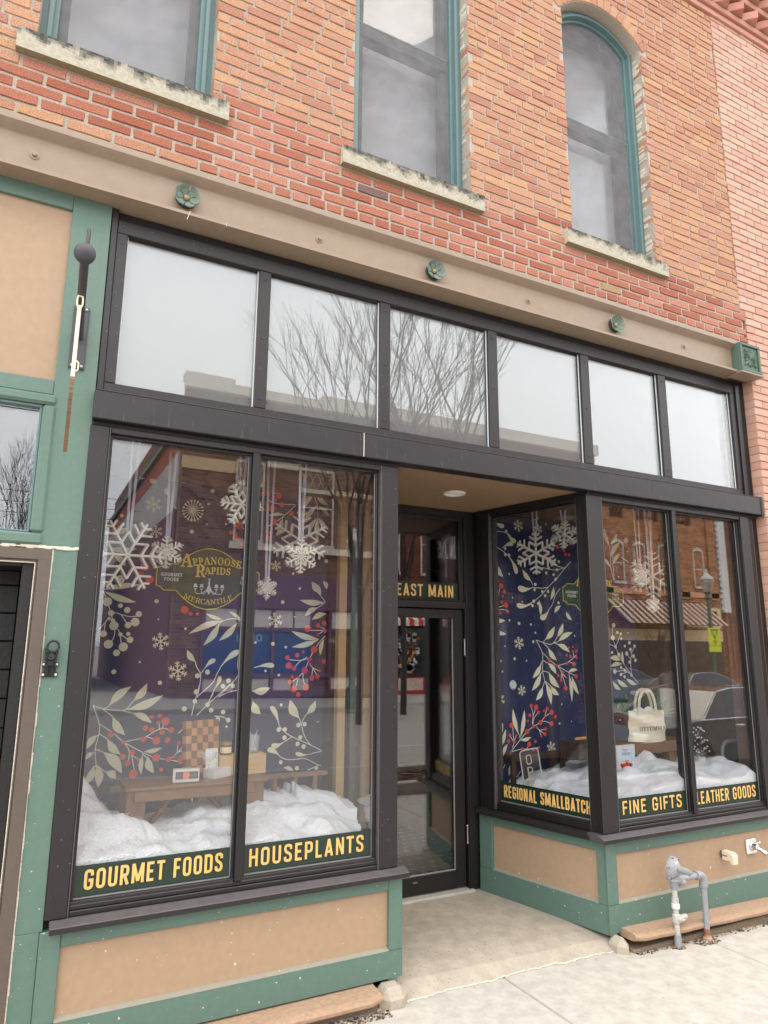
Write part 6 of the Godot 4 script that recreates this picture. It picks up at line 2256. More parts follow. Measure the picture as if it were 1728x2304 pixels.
func wall_l(b: MB):
	bry(b, 0.597, 2.814, 0.0241, CRM)
	bry(b, 0.666, 2.788, 0.0210, CRM)
	bry(b, 0.760, 2.726, 0.0192, CRM)
	bry(b, 1.063, 2.762, 0.0145, CRM)
	bry(b, 0.977, 2.857, 0.0218, CRM)
	bry(b, 1.049, 2.899, 0.0213, CRM)
	bry(b, 0.835, 2.911, 0.0183, CRM)
	bry(b, 1.042, 2.669, 0.0105, CRM)
	bry(b, 0.940, 2.468, 0.0140, CRM)
	bry(b, 0.491, 2.535, 0.0110, CRM)
	bry(b, 0.826, 2.618, 0.0064, CRM)
	bry(b, 1.039, 2.528, 0.0058, CRM)
	bry(b, 1.169, 2.540, 0.0079, CRM)
	bry(b, 1.176, 2.788, 0.0060, CRM)
	bry(b, 0.682, 2.718, 0.0063, CRM)
	bry(b, 0.889, 2.372, 0.0057, CRM)
	leaf(b, 0.948, 2.913, 0.854, 2.796, 0.073)
	leaf(b, 0.778, 2.884, 0.761, 2.804, 0.039)
	leaf(b, 0.645, 2.909, 0.506, 2.900, 0.045)
	leaf(b, 0.423, 2.316, 0.601, 2.326, 0.036)
	leaf(b, 0.466, 2.271, 0.538, 2.212, 0.039)
	leaf(b, 0.443, 2.420, 0.528, 2.458, 0.036)
	stem(b, [0.754, 2.911, 0.710, 2.843, 0.621, 2.830])
	stem(b, [0.710, 2.843, 0.665, 2.789])
	stem(b, [0.981, 2.914, 0.976, 2.873])
	stem(b, [1.275, 2.526, 1.322, 2.513])
	flake(b, 0.680, 2.628, 0.0535)
	flake(b, 0.710, 2.449, 0.0435)
	stem(b, [0.939, 2.613, 1.005, 2.619])
	bry(b, 1.005, 2.619, 0.0078, CRM)
	stem(b, [0.939, 2.613, 1.003, 2.596])
	bry(b, 1.003, 2.596, 0.0078, CRM)
	stem(b, [0.939, 2.613, 0.992, 2.574])
	bry(b, 0.992, 2.574, 0.0078, CRM)
	stem(b, [0.939, 2.613, 0.976, 2.557])
	bry(b, 0.976, 2.557, 0.0077, CRM)
	stem(b, [0.939, 2.613, 0.955, 2.547])
	bry(b, 0.955, 2.547, 0.0077, CRM)
	stem(b, [0.939, 2.613, 0.932, 2.545])
	bry(b, 0.932, 2.545, 0.0077, CRM)
	stem(b, [0.939, 2.613, 0.910, 2.551])
	bry(b, 0.910, 2.551, 0.0077, CRM)
	stem(b, [0.939, 2.613, 0.892, 2.565])
	bry(b, 0.892, 2.565, 0.0077, CRM)
	stem(b, [0.939, 2.613, 0.880, 2.584])
	bry(b, 0.880, 2.584, 0.0077, CRM)
	stem(b, [0.939, 2.613, 0.874, 2.606])
	bry(b, 0.874, 2.606, 0.0077, CRM)
	stem(b, [0.939, 2.613, 0.877, 2.630])
	bry(b, 0.877, 2.630, 0.0077, CRM)
	stem(b, [0.939, 2.613, 0.887, 2.651])
	bry(b, 0.887, 2.651, 0.0077, CRM)
	stem(b, [0.939, 2.613, 0.903, 2.668])
	bry(b, 0.903, 2.668, 0.0077, CRM)
	stem(b, [0.939, 2.613, 0.924, 2.678])
	bry(b, 0.924, 2.678, 0.0078, CRM)
	stem(b, [0.939, 2.613, 0.947, 2.681])
	bry(b, 0.947, 2.681, 0.0078, CRM)
	stem(b, [0.939, 2.613, 0.969, 2.675])
	bry(b, 0.969, 2.675, 0.0078, CRM)
	stem(b, [0.939, 2.613, 0.987, 2.662])
	bry(b, 0.987, 2.662, 0.0078, CRM)
	stem(b, [0.939, 2.613, 1.000, 2.642])
	bry(b, 1.000, 2.642, 0.0078, CRM)
	bry(b, 0.939, 2.613, 0.0116, CRM)
	bry(b, 1.258, 2.538, 0.0251, RED)
	bry(b, 1.208, 2.487, 0.0164, RED)
	bry(b, 1.242, 2.451, 0.0229, RED)
	bry(b, 1.294, 2.415, 0.0184, RED)
	bry(b, 0.656, 2.213, 0.0273, RED)
	leaf(b, 1.648, 2.911, 1.506, 2.793, 0.039)
	leaf(b, 1.593, 2.647, 1.470, 2.630, 0.024)
	leaf(b, 1.576, 2.621, 1.532, 2.487, 0.033)
	leaf(b, 1.805, 2.819, 1.728, 2.698, 0.035)
	leaf(b, 1.827, 2.821, 1.934, 2.747, 0.036)
	leaf(b, 1.837, 2.737, 1.745, 2.609, 0.037)
	leaf(b, 1.852, 2.732, 1.936, 2.669, 0.032)
	leaf(b, 1.847, 2.653, 1.852, 2.468, 0.039)
	leaf(b, 1.851, 2.647, 1.935, 2.568, 0.037)
	leaf(b, 1.839, 2.646, 1.773, 2.521, 0.034)
	leaf(b, 1.884, 2.096, 1.813, 2.174, 0.041)
	bry(b, 1.497, 2.828, 0.0124, RED)
	bry(b, 1.542, 2.780, 0.0207, RED)
	bry(b, 1.511, 2.752, 0.0192, RED)
	bry(b, 1.565, 2.716, 0.0186, RED)
	bry(b, 1.496, 2.685, 0.0273, RED)
	bry(b, 1.643, 2.662, 0.0187, RED)
	bry(b, 1.512, 2.588, 0.0244, RED)
	bry(b, 1.493, 2.507, 0.0135, RED)
	bry(b, 1.472, 2.466, 0.0174, RED)
	bry(b, 1.458, 2.394, 0.0160, RED)
	bry(b, 1.746, 2.802, 0.0176, RED)
	bry(b, 1.419, 2.777, 0.0171, RED)
	bry(b, 1.461, 2.785, 0.0137, RED)
	bry(b, 1.424, 2.668, 0.0136, RED)
	bry(b, 1.467, 2.723, 0.0137, RED)
	stem(b, [1.462, 2.747, 1.484, 2.729, 1.533, 2.720, 1.669, 2.727])
	stem(b, [1.669, 2.720, 1.586, 2.636, 1.538, 2.597])
	stem(b, [1.586, 2.636, 1.572, 2.621])
	stem(b, [1.795, 2.903, 1.805, 2.826, 1.844, 2.738, 1.847, 2.653])
	stem(b, [1.795, 2.903, 1.746, 2.812])
	stem(b, [1.463, 2.549, 1.512, 2.577])
	flake(b, 1.540, 2.273, 0.0385)
	bry(b, 1.669, 2.225, 0.0094, CRM)
	bry(b, 1.723, 2.123, 0.0080, CRM)
	bry(b, 1.922, 2.331, 0.0138, CRM)
	bry(b, 0.513, 2.124, 0.0271, CRM)
	bry(b, 0.431, 2.088, 0.0140, CRM)
	bry(b, 0.448, 1.981, 0.0279, CRM)
	bry(b, 0.527, 1.959, 0.0147, CRM)
	bry(b, 0.569, 1.933, 0.0192, CRM)
	bry(b, 0.641, 1.910, 0.0193, CRM)
	bry(b, 0.475, 1.911, 0.0189, CRM)
	bry(b, 0.622, 1.859, 0.0274, CRM)
	bry(b, 0.498, 1.833, 0.0277, CRM)
	bry(b, 0.466, 1.877, 0.0113, CRM)
	bry(b, 0.581, 1.839, 0.0197, CRM)
	bry(b, 0.441, 1.783, 0.0205, CRM)
	bry(b, 0.475, 1.720, 0.0273, CRM)
	bry(b, 0.563, 1.704, 0.0276, CRM)
	bry(b, 0.600, 1.748, 0.0202, CRM)
	bry(b, 0.587, 1.784, 0.0133, CRM)
	bry(b, 0.540, 1.781, 0.0132, CRM)
	bry(b, 0.526, 1.667, 0.0205, CRM)
	bry(b, 0.519, 1.552, 0.0148, CRM)
	bry(b, 0.744, 1.995, 0.0137, CRM)
	bry(b, 0.800, 1.482, 0.0132, CRM)
	bry(b, 0.939, 1.824, 0.0085, CRM)
	bry(b, 0.764, 1.879, 0.0058, CRM)
	bry(b, 0.669, 1.611, 0.0069, CRM)
	bry(b, 0.490, 1.865, 0.0139, CRM)
	bry(b, 0.691, 2.133, 0.0263, RED)
	bry(b, 0.657, 2.215, 0.0264, RED)
	bry(b, 0.635, 2.168, 0.0164, RED)
	bry(b, 0.926, 1.946, 0.0252, RED)
	bry(b, 0.967, 1.920, 0.0133, RED)
	bry(b, 1.010, 1.922, 0.0120, RED)
	leaf(b, 0.420, 2.056, 0.640, 2.094, 0.037)
	leaf(b, 0.427, 2.044, 0.620, 1.984, 0.041)
	leaf(b, 1.189, 1.883, 0.962, 1.791, 0.042)
	leaf(b, 1.162, 1.865, 1.062, 1.717, 0.046)
	leaf(b, 1.280, 1.871, 1.162, 1.748, 0.042)
	leaf(b, 1.182, 1.889, 1.064, 1.926, 0.024)
	leaf(b, 1.311, 1.882, 1.220, 1.945, 0.022)
	leaf(b, 1.016, 1.612, 0.958, 1.688, 0.038)
	leaf(b, 1.305, 1.531, 1.301, 1.658, 0.032)
	stem(b, [0.418, 2.047, 0.448, 1.981, 0.475, 1.911, 0.498, 1.833])
	stem(b, [0.474, 1.922, 0.534, 1.905, 0.584, 1.890, 0.642, 1.898])
	stem(b, [0.534, 1.905, 0.582, 1.839])
	stem(b, [0.506, 1.806, 0.506, 1.768, 0.493, 1.737])
	stem(b, [0.523, 1.813, 0.540, 1.781, 0.548, 1.731])
	stem(b, [0.540, 1.781, 0.582, 1.754])
	stem(b, [0.459, 1.874, 0.443, 1.849, 0.414, 1.810])
	stem(b, [0.446, 1.849, 0.444, 1.799])
	stem(b, [1.311, 1.882, 1.258, 1.901, 1.189, 1.886, 1.149, 1.851])
	stem(b, [1.016, 1.612, 1.024, 1.579, 1.056, 1.537, 1.056, 1.482, 1.042, 1.385])
	stem(b, [1.056, 1.537, 1.072, 1.559])
	stem(b, [1.036, 1.386, 1.086, 1.429, 1.143, 1.480, 1.160, 1.532, 1.185, 1.578])
	stem(b, [1.181, 1.389, 1.246, 1.452, 1.301, 1.511, 1.304, 1.538])
	stem(b, [1.135, 1.383, 1.149, 1.435])
	stem(b, [1.306, 1.426, 1.234, 1.413, 1.175, 1.382])
	flake(b, 0.787, 1.740, 0.0566)
	flake(b, 0.907, 1.553, 0.0628)
	club(b, 1.072, 1.559, 1.145, 1.628, 0.033)
	club(b, 1.178, 1.572, 1.303, 1.685, 0.041)
	club(b, 1.149, 1.435, 1.184, 1.519, 0.030)
	bry(b, 1.098, 1.545, 0.0163, CRM)
	bry(b, 1.034, 1.522, 0.0162, CRM)
	bry(b, 1.032, 1.421, 0.0160, CRM)
	bry(b, 1.240, 1.489, 0.0158, CRM)
	bry(b, 1.205, 1.453, 0.0157, CRM)
	bry(b, 1.271, 1.455, 0.0152, CRM)
	leaf(b, 1.887, 2.071, 1.813, 2.175, 0.043)
	leaf(b, 1.922, 2.030, 1.725, 2.040, 0.043)
	leaf(b, 1.863, 1.990, 1.770, 1.929, 0.040)
	leaf(b, 1.931, 1.950, 1.821, 1.903, 0.041)
	leaf(b, 1.931, 2.125, 1.899, 2.187, 0.035)
	leaf(b, 1.876, 1.768, 1.669, 1.821, 0.042)
	leaf(b, 1.876, 1.765, 1.676, 1.711, 0.039)
	leaf(b, 1.917, 1.769, 1.892, 1.654, 0.031)
	leaf(b, 1.407, 1.417, 1.531, 1.438, 0.050)
	club(b, 1.410, 1.571, 1.554, 1.585, 0.035)
	stem(b, [1.887, 2.071, 1.929, 2.031, 1.863, 1.990])
	stem(b, [1.928, 1.793, 1.877, 1.738, 1.844, 1.695, 1.811, 1.628, 1.778, 1.551, 1.732, 1.502, 1.686, 1.476])
	stem(b, [1.811, 1.637, 1.749, 1.617, 1.663, 1.624])
	stem(b, [1.792, 1.643, 1.735, 1.610, 1.701, 1.571])
	stem(b, [1.814, 1.593, 1.838, 1.567, 1.887, 1.547])
	stem(b, [1.838, 1.567, 1.832, 1.510])
	stem(b, [1.838, 1.563, 1.868, 1.523])
	stem(b, [1.766, 1.531, 1.768, 1.485, 1.783, 1.452])
	stem(b, [1.732, 1.498, 1.719, 1.446])
	stem(b, [1.815, 1.828, 1.912, 1.830])
	stem(b, [1.889, 1.854, 1.923, 1.837])
	stem(b, [1.883, 1.806, 1.912, 1.827])
	bry(b, 1.792, 1.841, 0.0250, RED)
	bry(b, 1.868, 1.863, 0.0171, RED)
	bry(b, 1.916, 1.882, 0.0172, RED)
	bry(b, 1.923, 1.824, 0.0150, RED)
	bry(b, 1.869, 1.802, 0.0115, RED)
	bry(b, 1.844, 1.695, 0.0242, RED)
	bry(b, 1.811, 1.628, 0.0160, RED)
	bry(b, 1.762, 1.679, 0.0120, RED)
	bry(b, 1.719, 1.655, 0.0172, RED)
	bry(b, 1.647, 1.638, 0.0171, RED)
	bry(b, 1.659, 1.585, 0.0236, RED)
	bry(b, 1.698, 1.564, 0.0171, RED)
	bry(b, 1.778, 1.551, 0.0238, RED)
	bry(b, 1.814, 1.593, 0.0120, RED)
	bry(b, 1.887, 1.547, 0.0113, RED)
	bry(b, 1.874, 1.507, 0.0173, RED)
	bry(b, 1.832, 1.497, 0.0172, RED)
	bry(b, 1.687, 1.507, 0.0124, RED)
	bry(b, 1.732, 1.502, 0.0105, RED)
	bry(b, 1.670, 1.473, 0.0169, RED)
	bry(b, 1.701, 1.427, 0.0247, RED)
	bry(b, 1.790, 1.437, 0.0249, RED)
	bry(b, 1.735, 1.388, 0.0175, RED)
	bry(b, 1.921, 1.611, 0.0148, RED)
	flake(b, 1.548, 1.893, 0.0545)
	bry(b, 1.598, 2.021, 0.0135, CRM)
	bry(b, 1.723, 2.121, 0.0089, CRM)
	bry(b, 1.690, 1.920, 0.0061, CRM)
	bry(b, 1.477, 2.035, 0.0067, CRM)
	bry(b, 1.538, 1.732, 0.0131, CRM)
	bry(b, 1.632, 1.710, 0.0092, CRM)
	bry(b, 1.493, 1.550, 0.0090, CRM)
	bry(b, 1.589, 1.521, 0.0091, CRM)
	bry(b, 1.614, 1.322, 0.0096, CRM)
	bry(b, 1.414, 1.739, 0.0091, CRM)
	leaf(b, 0.508, 1.348, 0.630, 1.462, 0.050)
	leaf(b, 0.647, 1.373, 0.724, 1.480, 0.047)
	leaf(b, 0.613, 1.322, 0.827, 1.405, 0.053)
	leaf(b, 0.646, 1.302, 0.769, 1.235, 0.040)
	leaf(b, 0.535, 1.284, 0.615, 1.171, 0.049)
	leaf(b, 0.515, 1.153, 0.597, 1.059, 0.045)
	leaf(b, 0.455, 1.180, 0.404, 1.103, 0.039)
	leaf(b, 0.496, 1.079, 0.612, 0.947, 0.061)
	leaf(b, 0.445, 1.082, 0.401, 1.042, 0.028)
	leaf(b, 0.464, 1.007, 0.483, 0.875, 0.048)
	leaf(b, 0.452, 1.002, 0.401, 0.894, 0.044)
	leaf(b, 0.518, 0.964, 0.581, 0.918, 0.044)
	leaf(b, 0.733, 1.068, 0.841, 1.085, 0.029)
	leaf(b, 0.727, 1.047, 0.727, 0.932, 0.030)
	leaf(b, 0.757, 1.039, 0.801, 0.936, 0.046)
	stem(b, [0.416, 1.354, 0.476, 1.329, 0.588, 1.317, 0.613, 1.324, 0.647, 1.373])
	stem(b, [0.476, 1.330, 0.511, 1.348])
	stem(b, [0.588, 1.317, 0.646, 1.302])
	stem(b, [0.476, 1.329, 0.535, 1.284])
	stem(b, [0.416, 1.354, 0.465, 1.242, 0.466, 1.186, 0.446, 1.100, 0.463, 1.007, 0.469, 0.976])
	stem(b, [0.465, 1.242, 0.533, 1.196, 0.609, 1.129, 0.720, 1.066, 0.806, 1.023, 0.882, 1.012, 0.945, 0.996])
	stem(b, [0.609, 1.129, 0.652, 1.139, 0.727, 1.148, 0.776, 1.178, 0.833, 1.208, 0.886, 1.189])
	stem(b, [0.466, 1.186, 0.515, 1.153])
	stem(b, [0.446, 1.100, 0.496, 1.079])
	stem(b, [0.463, 1.007, 0.518, 0.964])
	stem(b, [0.463, 1.007, 0.434, 0.967])
	stem(b, [0.445, 1.082, 0.403, 1.048])
	stem(b, [0.464, 1.180, 0.424, 1.151])
	stem(b, [0.615, 1.125, 0.650, 1.076, 0.645, 1.020])
	stem(b, [0.661, 1.051, 0.684, 0.962])
	stem(b, [0.658, 1.054, 0.701, 1.026])
	stem(b, [0.724, 1.056, 0.762, 1.019])
	stem(b, [0.882, 1.012, 0.917, 1.029, 0.973, 1.090])
	stem(b, [0.935, 1.054, 0.938, 1.105])
	stem(b, [0.935, 1.054, 0.974, 1.061])
	stem(b, [0.739, 1.157, 0.799, 1.135])
	stem(b, [0.817, 1.195, 0.814, 1.234])
	stem(b, [0.833, 1.208, 0.850, 1.239])
	stem(b, [1.027, 1.362, 1.012, 1.273])
	stem(b, [1.027, 1.362, 1.052, 1.467])
	stem(b, [1.109, 1.337, 1.043, 1.272])
	stem(b, [1.109, 1.337, 1.250, 1.463])
	stem(b, [1.109, 1.337, 1.145, 1.424])
	stem(b, [1.161, 1.264, 1.218, 1.259, 1.252, 1.236])
	stem(b, [0.934, 1.167, 0.979, 1.208])
	bry(b, 0.532, 1.178, 0.0182, RED)
	bry(b, 0.610, 1.129, 0.0126, RED)
	bry(b, 0.724, 1.142, 0.0179, RED)
	bry(b, 0.770, 1.196, 0.0174, RED)
	bry(b, 0.731, 1.208, 0.0174, RED)
	bry(b, 0.766, 1.273, 0.0130, RED)
	bry(b, 0.813, 1.279, 0.0131, RED)
	bry(b, 0.850, 1.243, 0.0255, RED)
	bry(b, 0.806, 1.238, 0.0130, RED)
	bry(b, 0.890, 1.190, 0.0183, RED)
	bry(b, 0.833, 1.180, 0.0175, RED)
	bry(b, 0.803, 1.130, 0.0251, RED)
	bry(b, 0.871, 1.129, 0.0175, RED)
	bry(b, 0.663, 1.067, 0.0171, RED)
	bry(b, 0.611, 1.046, 0.0176, RED)
	bry(b, 0.639, 1.005, 0.0175, RED)
	bry(b, 0.701, 1.026, 0.0120, RED)
	bry(b, 0.678, 0.941, 0.0263, RED)
	bry(b, 0.810, 1.027, 0.0249, RED)
	bry(b, 0.882, 1.013, 0.0161, RED)
	bry(b, 0.917, 1.029, 0.0123, RED)
	bry(b, 0.943, 1.108, 0.0124, RED)
	bry(b, 0.965, 1.005, 0.0253, RED)
	bry(b, 0.844, 0.956, 0.0128, RED)
	bry(b, 1.032, 1.420, 0.0169, CRM)
	bry(b, 1.027, 1.362, 0.0148, CRM)
	bry(b, 0.963, 1.317, 0.0166, CRM)
	bry(b, 1.109, 1.337, 0.0156, CRM)
	bry(b, 1.136, 1.302, 0.0149, CRM)
	bry(b, 1.215, 1.288, 0.0150, CRM)
	bry(b, 1.182, 1.242, 0.0155, CRM)
	bry(b, 1.252, 1.236, 0.0150, CRM)
	bry(b, 1.242, 1.195, 0.0081, CRM)
	bry(b, 1.060, 0.759, 0.0192, CRM)
	leaf(b, 1.413, 1.350, 1.471, 1.266, 0.055)
	leaf(b, 1.748, 1.229, 1.676, 1.355, 0.061)
	leaf(b, 1.801, 1.254, 1.867, 1.344, 0.046)
	leaf(b, 1.717, 0.885, 1.645, 0.913, 0.027)
	leaf(b, 1.665, 0.712, 1.723, 0.805, 0.027)
	club(b, 1.605, 1.183, 1.542, 1.316, 0.037)
	club(b, 1.648, 1.081, 1.554, 1.056, 0.037)
	club(b, 1.623, 0.979, 1.529, 1.040, 0.039)
	club(b, 1.836, 0.987, 1.727, 0.999, 0.029)
	stem(b, [1.605, 1.183, 1.646, 1.140, 1.699, 1.108, 1.841, 1.046, 1.920, 1.006])
	stem(b, [1.699, 1.108, 1.648, 1.081])
	stem(b, [1.748, 1.229, 1.766, 1.183, 1.778, 1.134, 1.807, 1.078, 1.841, 1.046])
	stem(b, [1.766, 1.189, 1.779, 1.225, 1.801, 1.254])
	stem(b, [1.920, 1.000, 1.876, 0.997, 1.836, 0.987])
	stem(b, [1.623, 0.979, 1.665, 0.962, 1.718, 0.958, 1.783, 0.965, 1.824, 0.952, 1.878, 0.921, 1.919, 0.906])
	stem(b, [1.899, 0.908, 1.819, 0.883])
	bry(b, 1.602, 1.160, 0.0155, CRM)
	bry(b, 1.646, 1.159, 0.0155, CRM)
	bry(b, 1.645, 1.106, 0.0155, CRM)
	bry(b, 1.743, 1.184, 0.0157, CRM)
	bry(b, 1.788, 1.188, 0.0152, CRM)
	bry(b, 1.759, 1.102, 0.0150, CRM)
	bry(b, 1.741, 1.060, 0.0155, CRM)
	bry(b, 1.785, 1.040, 0.0156, CRM)
	bry(b, 1.624, 0.948, 0.0135, CRM)
	bry(b, 1.741, 0.902, 0.0153, CRM)
	bry(b, 1.883, 0.894, 0.0138, CRM)
	bry(b, 1.506, 0.768, 0.0126, CRM)
	bry(b, 1.886, 1.200, 0.0055, CRM)
	bry(b, 1.613, 1.323, 0.0090, CRM)
func wall_r(b: MB):
	leaf(b, 3.319, 2.388, 3.392, 2.278, 0.056)
	leaf(b, 3.964, 2.408, 3.851, 2.472, 0.042)
	leaf(b, 3.678, 2.261, 3.592, 2.349, 0.044)
	leaf(b, 3.916, 2.225, 3.875, 2.112, 0.035)
	leaf(b, 3.750, 2.107, 3.764, 1.978, 0.034)
	leaf(b, 3.983, 2.068, 3.910, 2.006, 0.035)
	leaf(b, 4.037, 2.021, 4.097, 1.950, 0.035)
	club(b, 3.307, 2.733, 3.418, 2.693, 0.040)
	club(b, 3.443, 2.644, 3.532, 2.572, 0.044)
	club(b, 3.392, 2.515, 3.505, 2.559, 0.038)
	club(b, 3.454, 2.453, 3.534, 2.311, 0.044)
	club(b, 3.286, 2.607, 3.342, 2.611, 0.025)
	club(b, 3.694, 2.208, 3.539, 2.196, 0.053)
	club(b, 3.676, 2.071, 3.519, 2.056, 0.043)
	club(b, 3.856, 2.035, 3.761, 1.952, 0.050)
	stem(b, [3.287, 2.640, 3.368, 2.652, 3.443, 2.644, 3.484, 2.618])
	stem(b, [3.284, 2.545, 3.386, 2.496, 3.443, 2.462, 3.465, 2.435])
	stem(b, [4.113, 2.447, 4.039, 2.383, 3.958, 2.300, 3.853, 2.217, 3.763, 2.136, 3.688, 2.086, 3.628, 2.065])
	stem(b, [4.039, 2.388, 3.938, 2.407])
	stem(b, [4.052, 2.394, 3.936, 2.362, 3.800, 2.379])
	stem(b, [3.853, 2.217, 3.779, 2.204, 3.694, 2.210])
	stem(b, [3.695, 2.229, 3.672, 2.266])
	stem(b, [3.984, 2.213, 3.925, 2.153, 3.895, 2.074, 3.856, 2.035])
	stem(b, [3.282, 2.498, 3.309, 2.434, 3.319, 2.388])
	stem(b, [3.707, 2.764, 3.860, 2.833, 3.951, 2.873])
	stem(b, [3.860, 2.833, 3.960, 2.797])
	stem(b, [3.301, 2.087, 3.317, 2.146, 3.292, 2.196])
	stem(b, [3.301, 2.087, 3.339, 2.129, 3.358, 2.185])
	stem(b, [3.301, 2.087, 3.291, 2.035])
	stem(b, [3.285, 2.003, 3.348, 2.037, 3.412, 2.055])
	stem(b, [3.325, 2.013, 3.404, 2.020, 3.426, 2.003])
	bry(b, 3.326, 2.701, 0.0144, CRM)
	bry(b, 3.436, 2.658, 0.0116, CRM)
	bry(b, 3.327, 2.555, 0.0133, CRM)
	bry(b, 3.308, 2.517, 0.0123, CRM)
	bry(b, 3.421, 2.511, 0.0124, CRM)
	bry(b, 3.420, 2.461, 0.0124, CRM)
	bry(b, 3.458, 2.460, 0.0134, CRM)
	bry(b, 3.321, 2.438, 0.0132, CRM)
	bry(b, 3.983, 2.833, 0.0163, CRM)
	bry(b, 3.982, 2.440, 0.0119, CRM)
	bry(b, 3.868, 2.379, 0.0137, CRM)
	bry(b, 3.841, 2.336, 0.0127, CRM)
	bry(b, 3.957, 2.369, 0.0128, CRM)
	bry(b, 3.918, 2.326, 0.0127, CRM)
	bry(b, 3.940, 2.289, 0.0137, CRM)
	bry(b, 3.719, 2.235, 0.0134, CRM)
	bry(b, 3.710, 2.190, 0.0124, CRM)
	bry(b, 3.790, 2.179, 0.0125, CRM)
	bry(b, 3.852, 2.181, 0.0125, CRM)
	bry(b, 3.818, 2.145, 0.0125, CRM)
	bry(b, 3.696, 2.096, 0.0133, CRM)
	bry(b, 3.742, 2.079, 0.0123, CRM)
	bry(b, 3.682, 2.058, 0.0123, CRM)
	bry(b, 3.959, 2.091, 0.0126, CRM)
	bry(b, 3.482, 2.116, 0.0075, CRM)
	bry(b, 3.578, 2.087, 0.0066, CRM)
	bry(b, 3.454, 2.306, 0.0085, CRM)
	bry(b, 3.826, 2.544, 0.0069, CRM)
	bry(b, 3.856, 2.753, 0.0070, CRM)
	bry(b, 3.443, 1.933, 0.0083, CRM)
	bry(b, 3.539, 1.912, 0.0120, CRM)
	bry(b, 3.659, 1.905, 0.0084, CRM)
	flake(b, 3.562, 2.712, 0.0510)
	flake(b, 3.773, 2.701, 0.0438)
	bry(b, 3.336, 2.242, 0.0158, RED)
	bry(b, 3.368, 2.206, 0.0223, RED)
	bry(b, 3.292, 2.196, 0.0166, RED)
	bry(b, 3.400, 2.163, 0.0149, RED)
	bry(b, 3.342, 2.135, 0.0111, RED)
	bry(b, 3.384, 2.126, 0.0093, RED)
	bry(b, 3.301, 2.087, 0.0183, RED)
	bry(b, 3.373, 2.075, 0.0147, RED)
	bry(b, 3.412, 2.055, 0.0221, RED)
	bry(b, 3.426, 2.003, 0.0156, RED)
	bry(b, 3.355, 1.988, 0.0146, RED)
	bry(b, 3.313, 1.965, 0.0118, RED)
	bry(b, 3.939, 2.645, 0.0181, RED)
	bry(b, 3.911, 2.601, 0.0150, RED)
	bry(b, 3.972, 2.565, 0.0180, RED)
	bry(b, 4.042, 2.543, 0.0151, RED)
	bry(b, 4.059, 2.506, 0.0151, RED)
	bry(b, 4.098, 2.506, 0.0151, RED)
	leaf(b, 3.286, 1.905, 3.404, 1.931, 0.034)
	leaf(b, 3.287, 1.856, 3.412, 1.825, 0.034)
	leaf(b, 3.285, 1.683, 3.315, 1.722, 0.023)
	leaf(b, 3.288, 1.612, 3.362, 1.612, 0.033)
	leaf(b, 3.803, 1.787, 3.907, 1.895, 0.051)
	leaf(b, 3.929, 1.809, 4.000, 1.926, 0.043)
	leaf(b, 3.936, 1.771, 4.101, 1.851, 0.045)
	leaf(b, 3.926, 1.751, 4.059, 1.685, 0.043)
	leaf(b, 3.831, 1.719, 3.915, 1.620, 0.045)
	leaf(b, 3.820, 1.598, 3.906, 1.508, 0.044)
	leaf(b, 3.750, 1.591, 3.656, 1.481, 0.044)
	leaf(b, 3.825, 1.524, 3.931, 1.401, 0.055)
	leaf(b, 3.746, 1.518, 3.644, 1.383, 0.048)
	leaf(b, 3.841, 1.417, 3.923, 1.344, 0.048)
	leaf(b, 3.758, 1.412, 3.683, 1.307, 0.044)
	leaf(b, 3.790, 1.444, 3.838, 1.270, 0.048)
	leaf(b, 4.031, 1.526, 4.135, 1.543, 0.029)
	leaf(b, 4.039, 1.508, 4.057, 1.284, 0.035)
	leaf(b, 4.069, 1.488, 4.136, 1.343, 0.042)
	leaf(b, 3.500, 1.059, 3.452, 1.251, 0.041)
	leaf(b, 3.517, 1.033, 3.564, 1.241, 0.039)
	leaf(b, 3.517, 1.014, 3.623, 1.031, 0.029)
	leaf(b, 3.291, 1.038, 3.353, 1.150, 0.038)
	leaf(b, 3.305, 0.957, 3.379, 1.102, 0.038)
	leaf(b, 3.348, 0.906, 3.391, 0.991, 0.032)
	leaf(b, 3.433, 0.854, 3.397, 0.754, 0.028)
	stem(b, [3.708, 1.782, 3.776, 1.763, 3.854, 1.745, 3.891, 1.761, 3.929, 1.809])
	stem(b, [3.776, 1.763, 3.803, 1.787])
	stem(b, [3.891, 1.761, 3.936, 1.771])
	stem(b, [3.891, 1.761, 3.926, 1.751])
	stem(b, [3.776, 1.763, 3.831, 1.719])
	stem(b, [3.708, 1.782, 3.772, 1.682, 3.768, 1.618, 3.760, 1.538, 3.782, 1.458, 3.790, 1.431])
	stem(b, [3.772, 1.682, 3.835, 1.625, 3.915, 1.577, 4.040, 1.522, 4.115, 1.491])
	stem(b, [3.769, 1.621, 3.820, 1.598])
	stem(b, [3.760, 1.538, 3.825, 1.524])
	stem(b, [3.782, 1.458, 3.841, 1.417])
	stem(b, [3.782, 1.458, 3.758, 1.412])
	stem(b, [3.768, 1.618, 3.741, 1.585])
	stem(b, [3.760, 1.531, 3.732, 1.505])
	stem(b, [3.915, 1.577, 4.024, 1.597, 4.092, 1.638, 4.131, 1.666])
	stem(b, [4.045, 1.611, 4.099, 1.590])
	stem(b, [4.102, 1.645, 4.096, 1.693])
	stem(b, [3.925, 1.570, 3.967, 1.523, 3.950, 1.462])
	stem(b, [3.967, 1.509, 3.997, 1.414])
	stem(b, [3.967, 1.513, 4.008, 1.482])
	stem(b, [4.040, 1.522, 4.045, 1.461])
	stem(b, [3.403, 0.902, 3.421, 0.931, 3.513, 1.015, 3.582, 1.074, 3.645, 1.109, 3.720, 1.136, 3.767, 1.180, 3.838, 1.211])
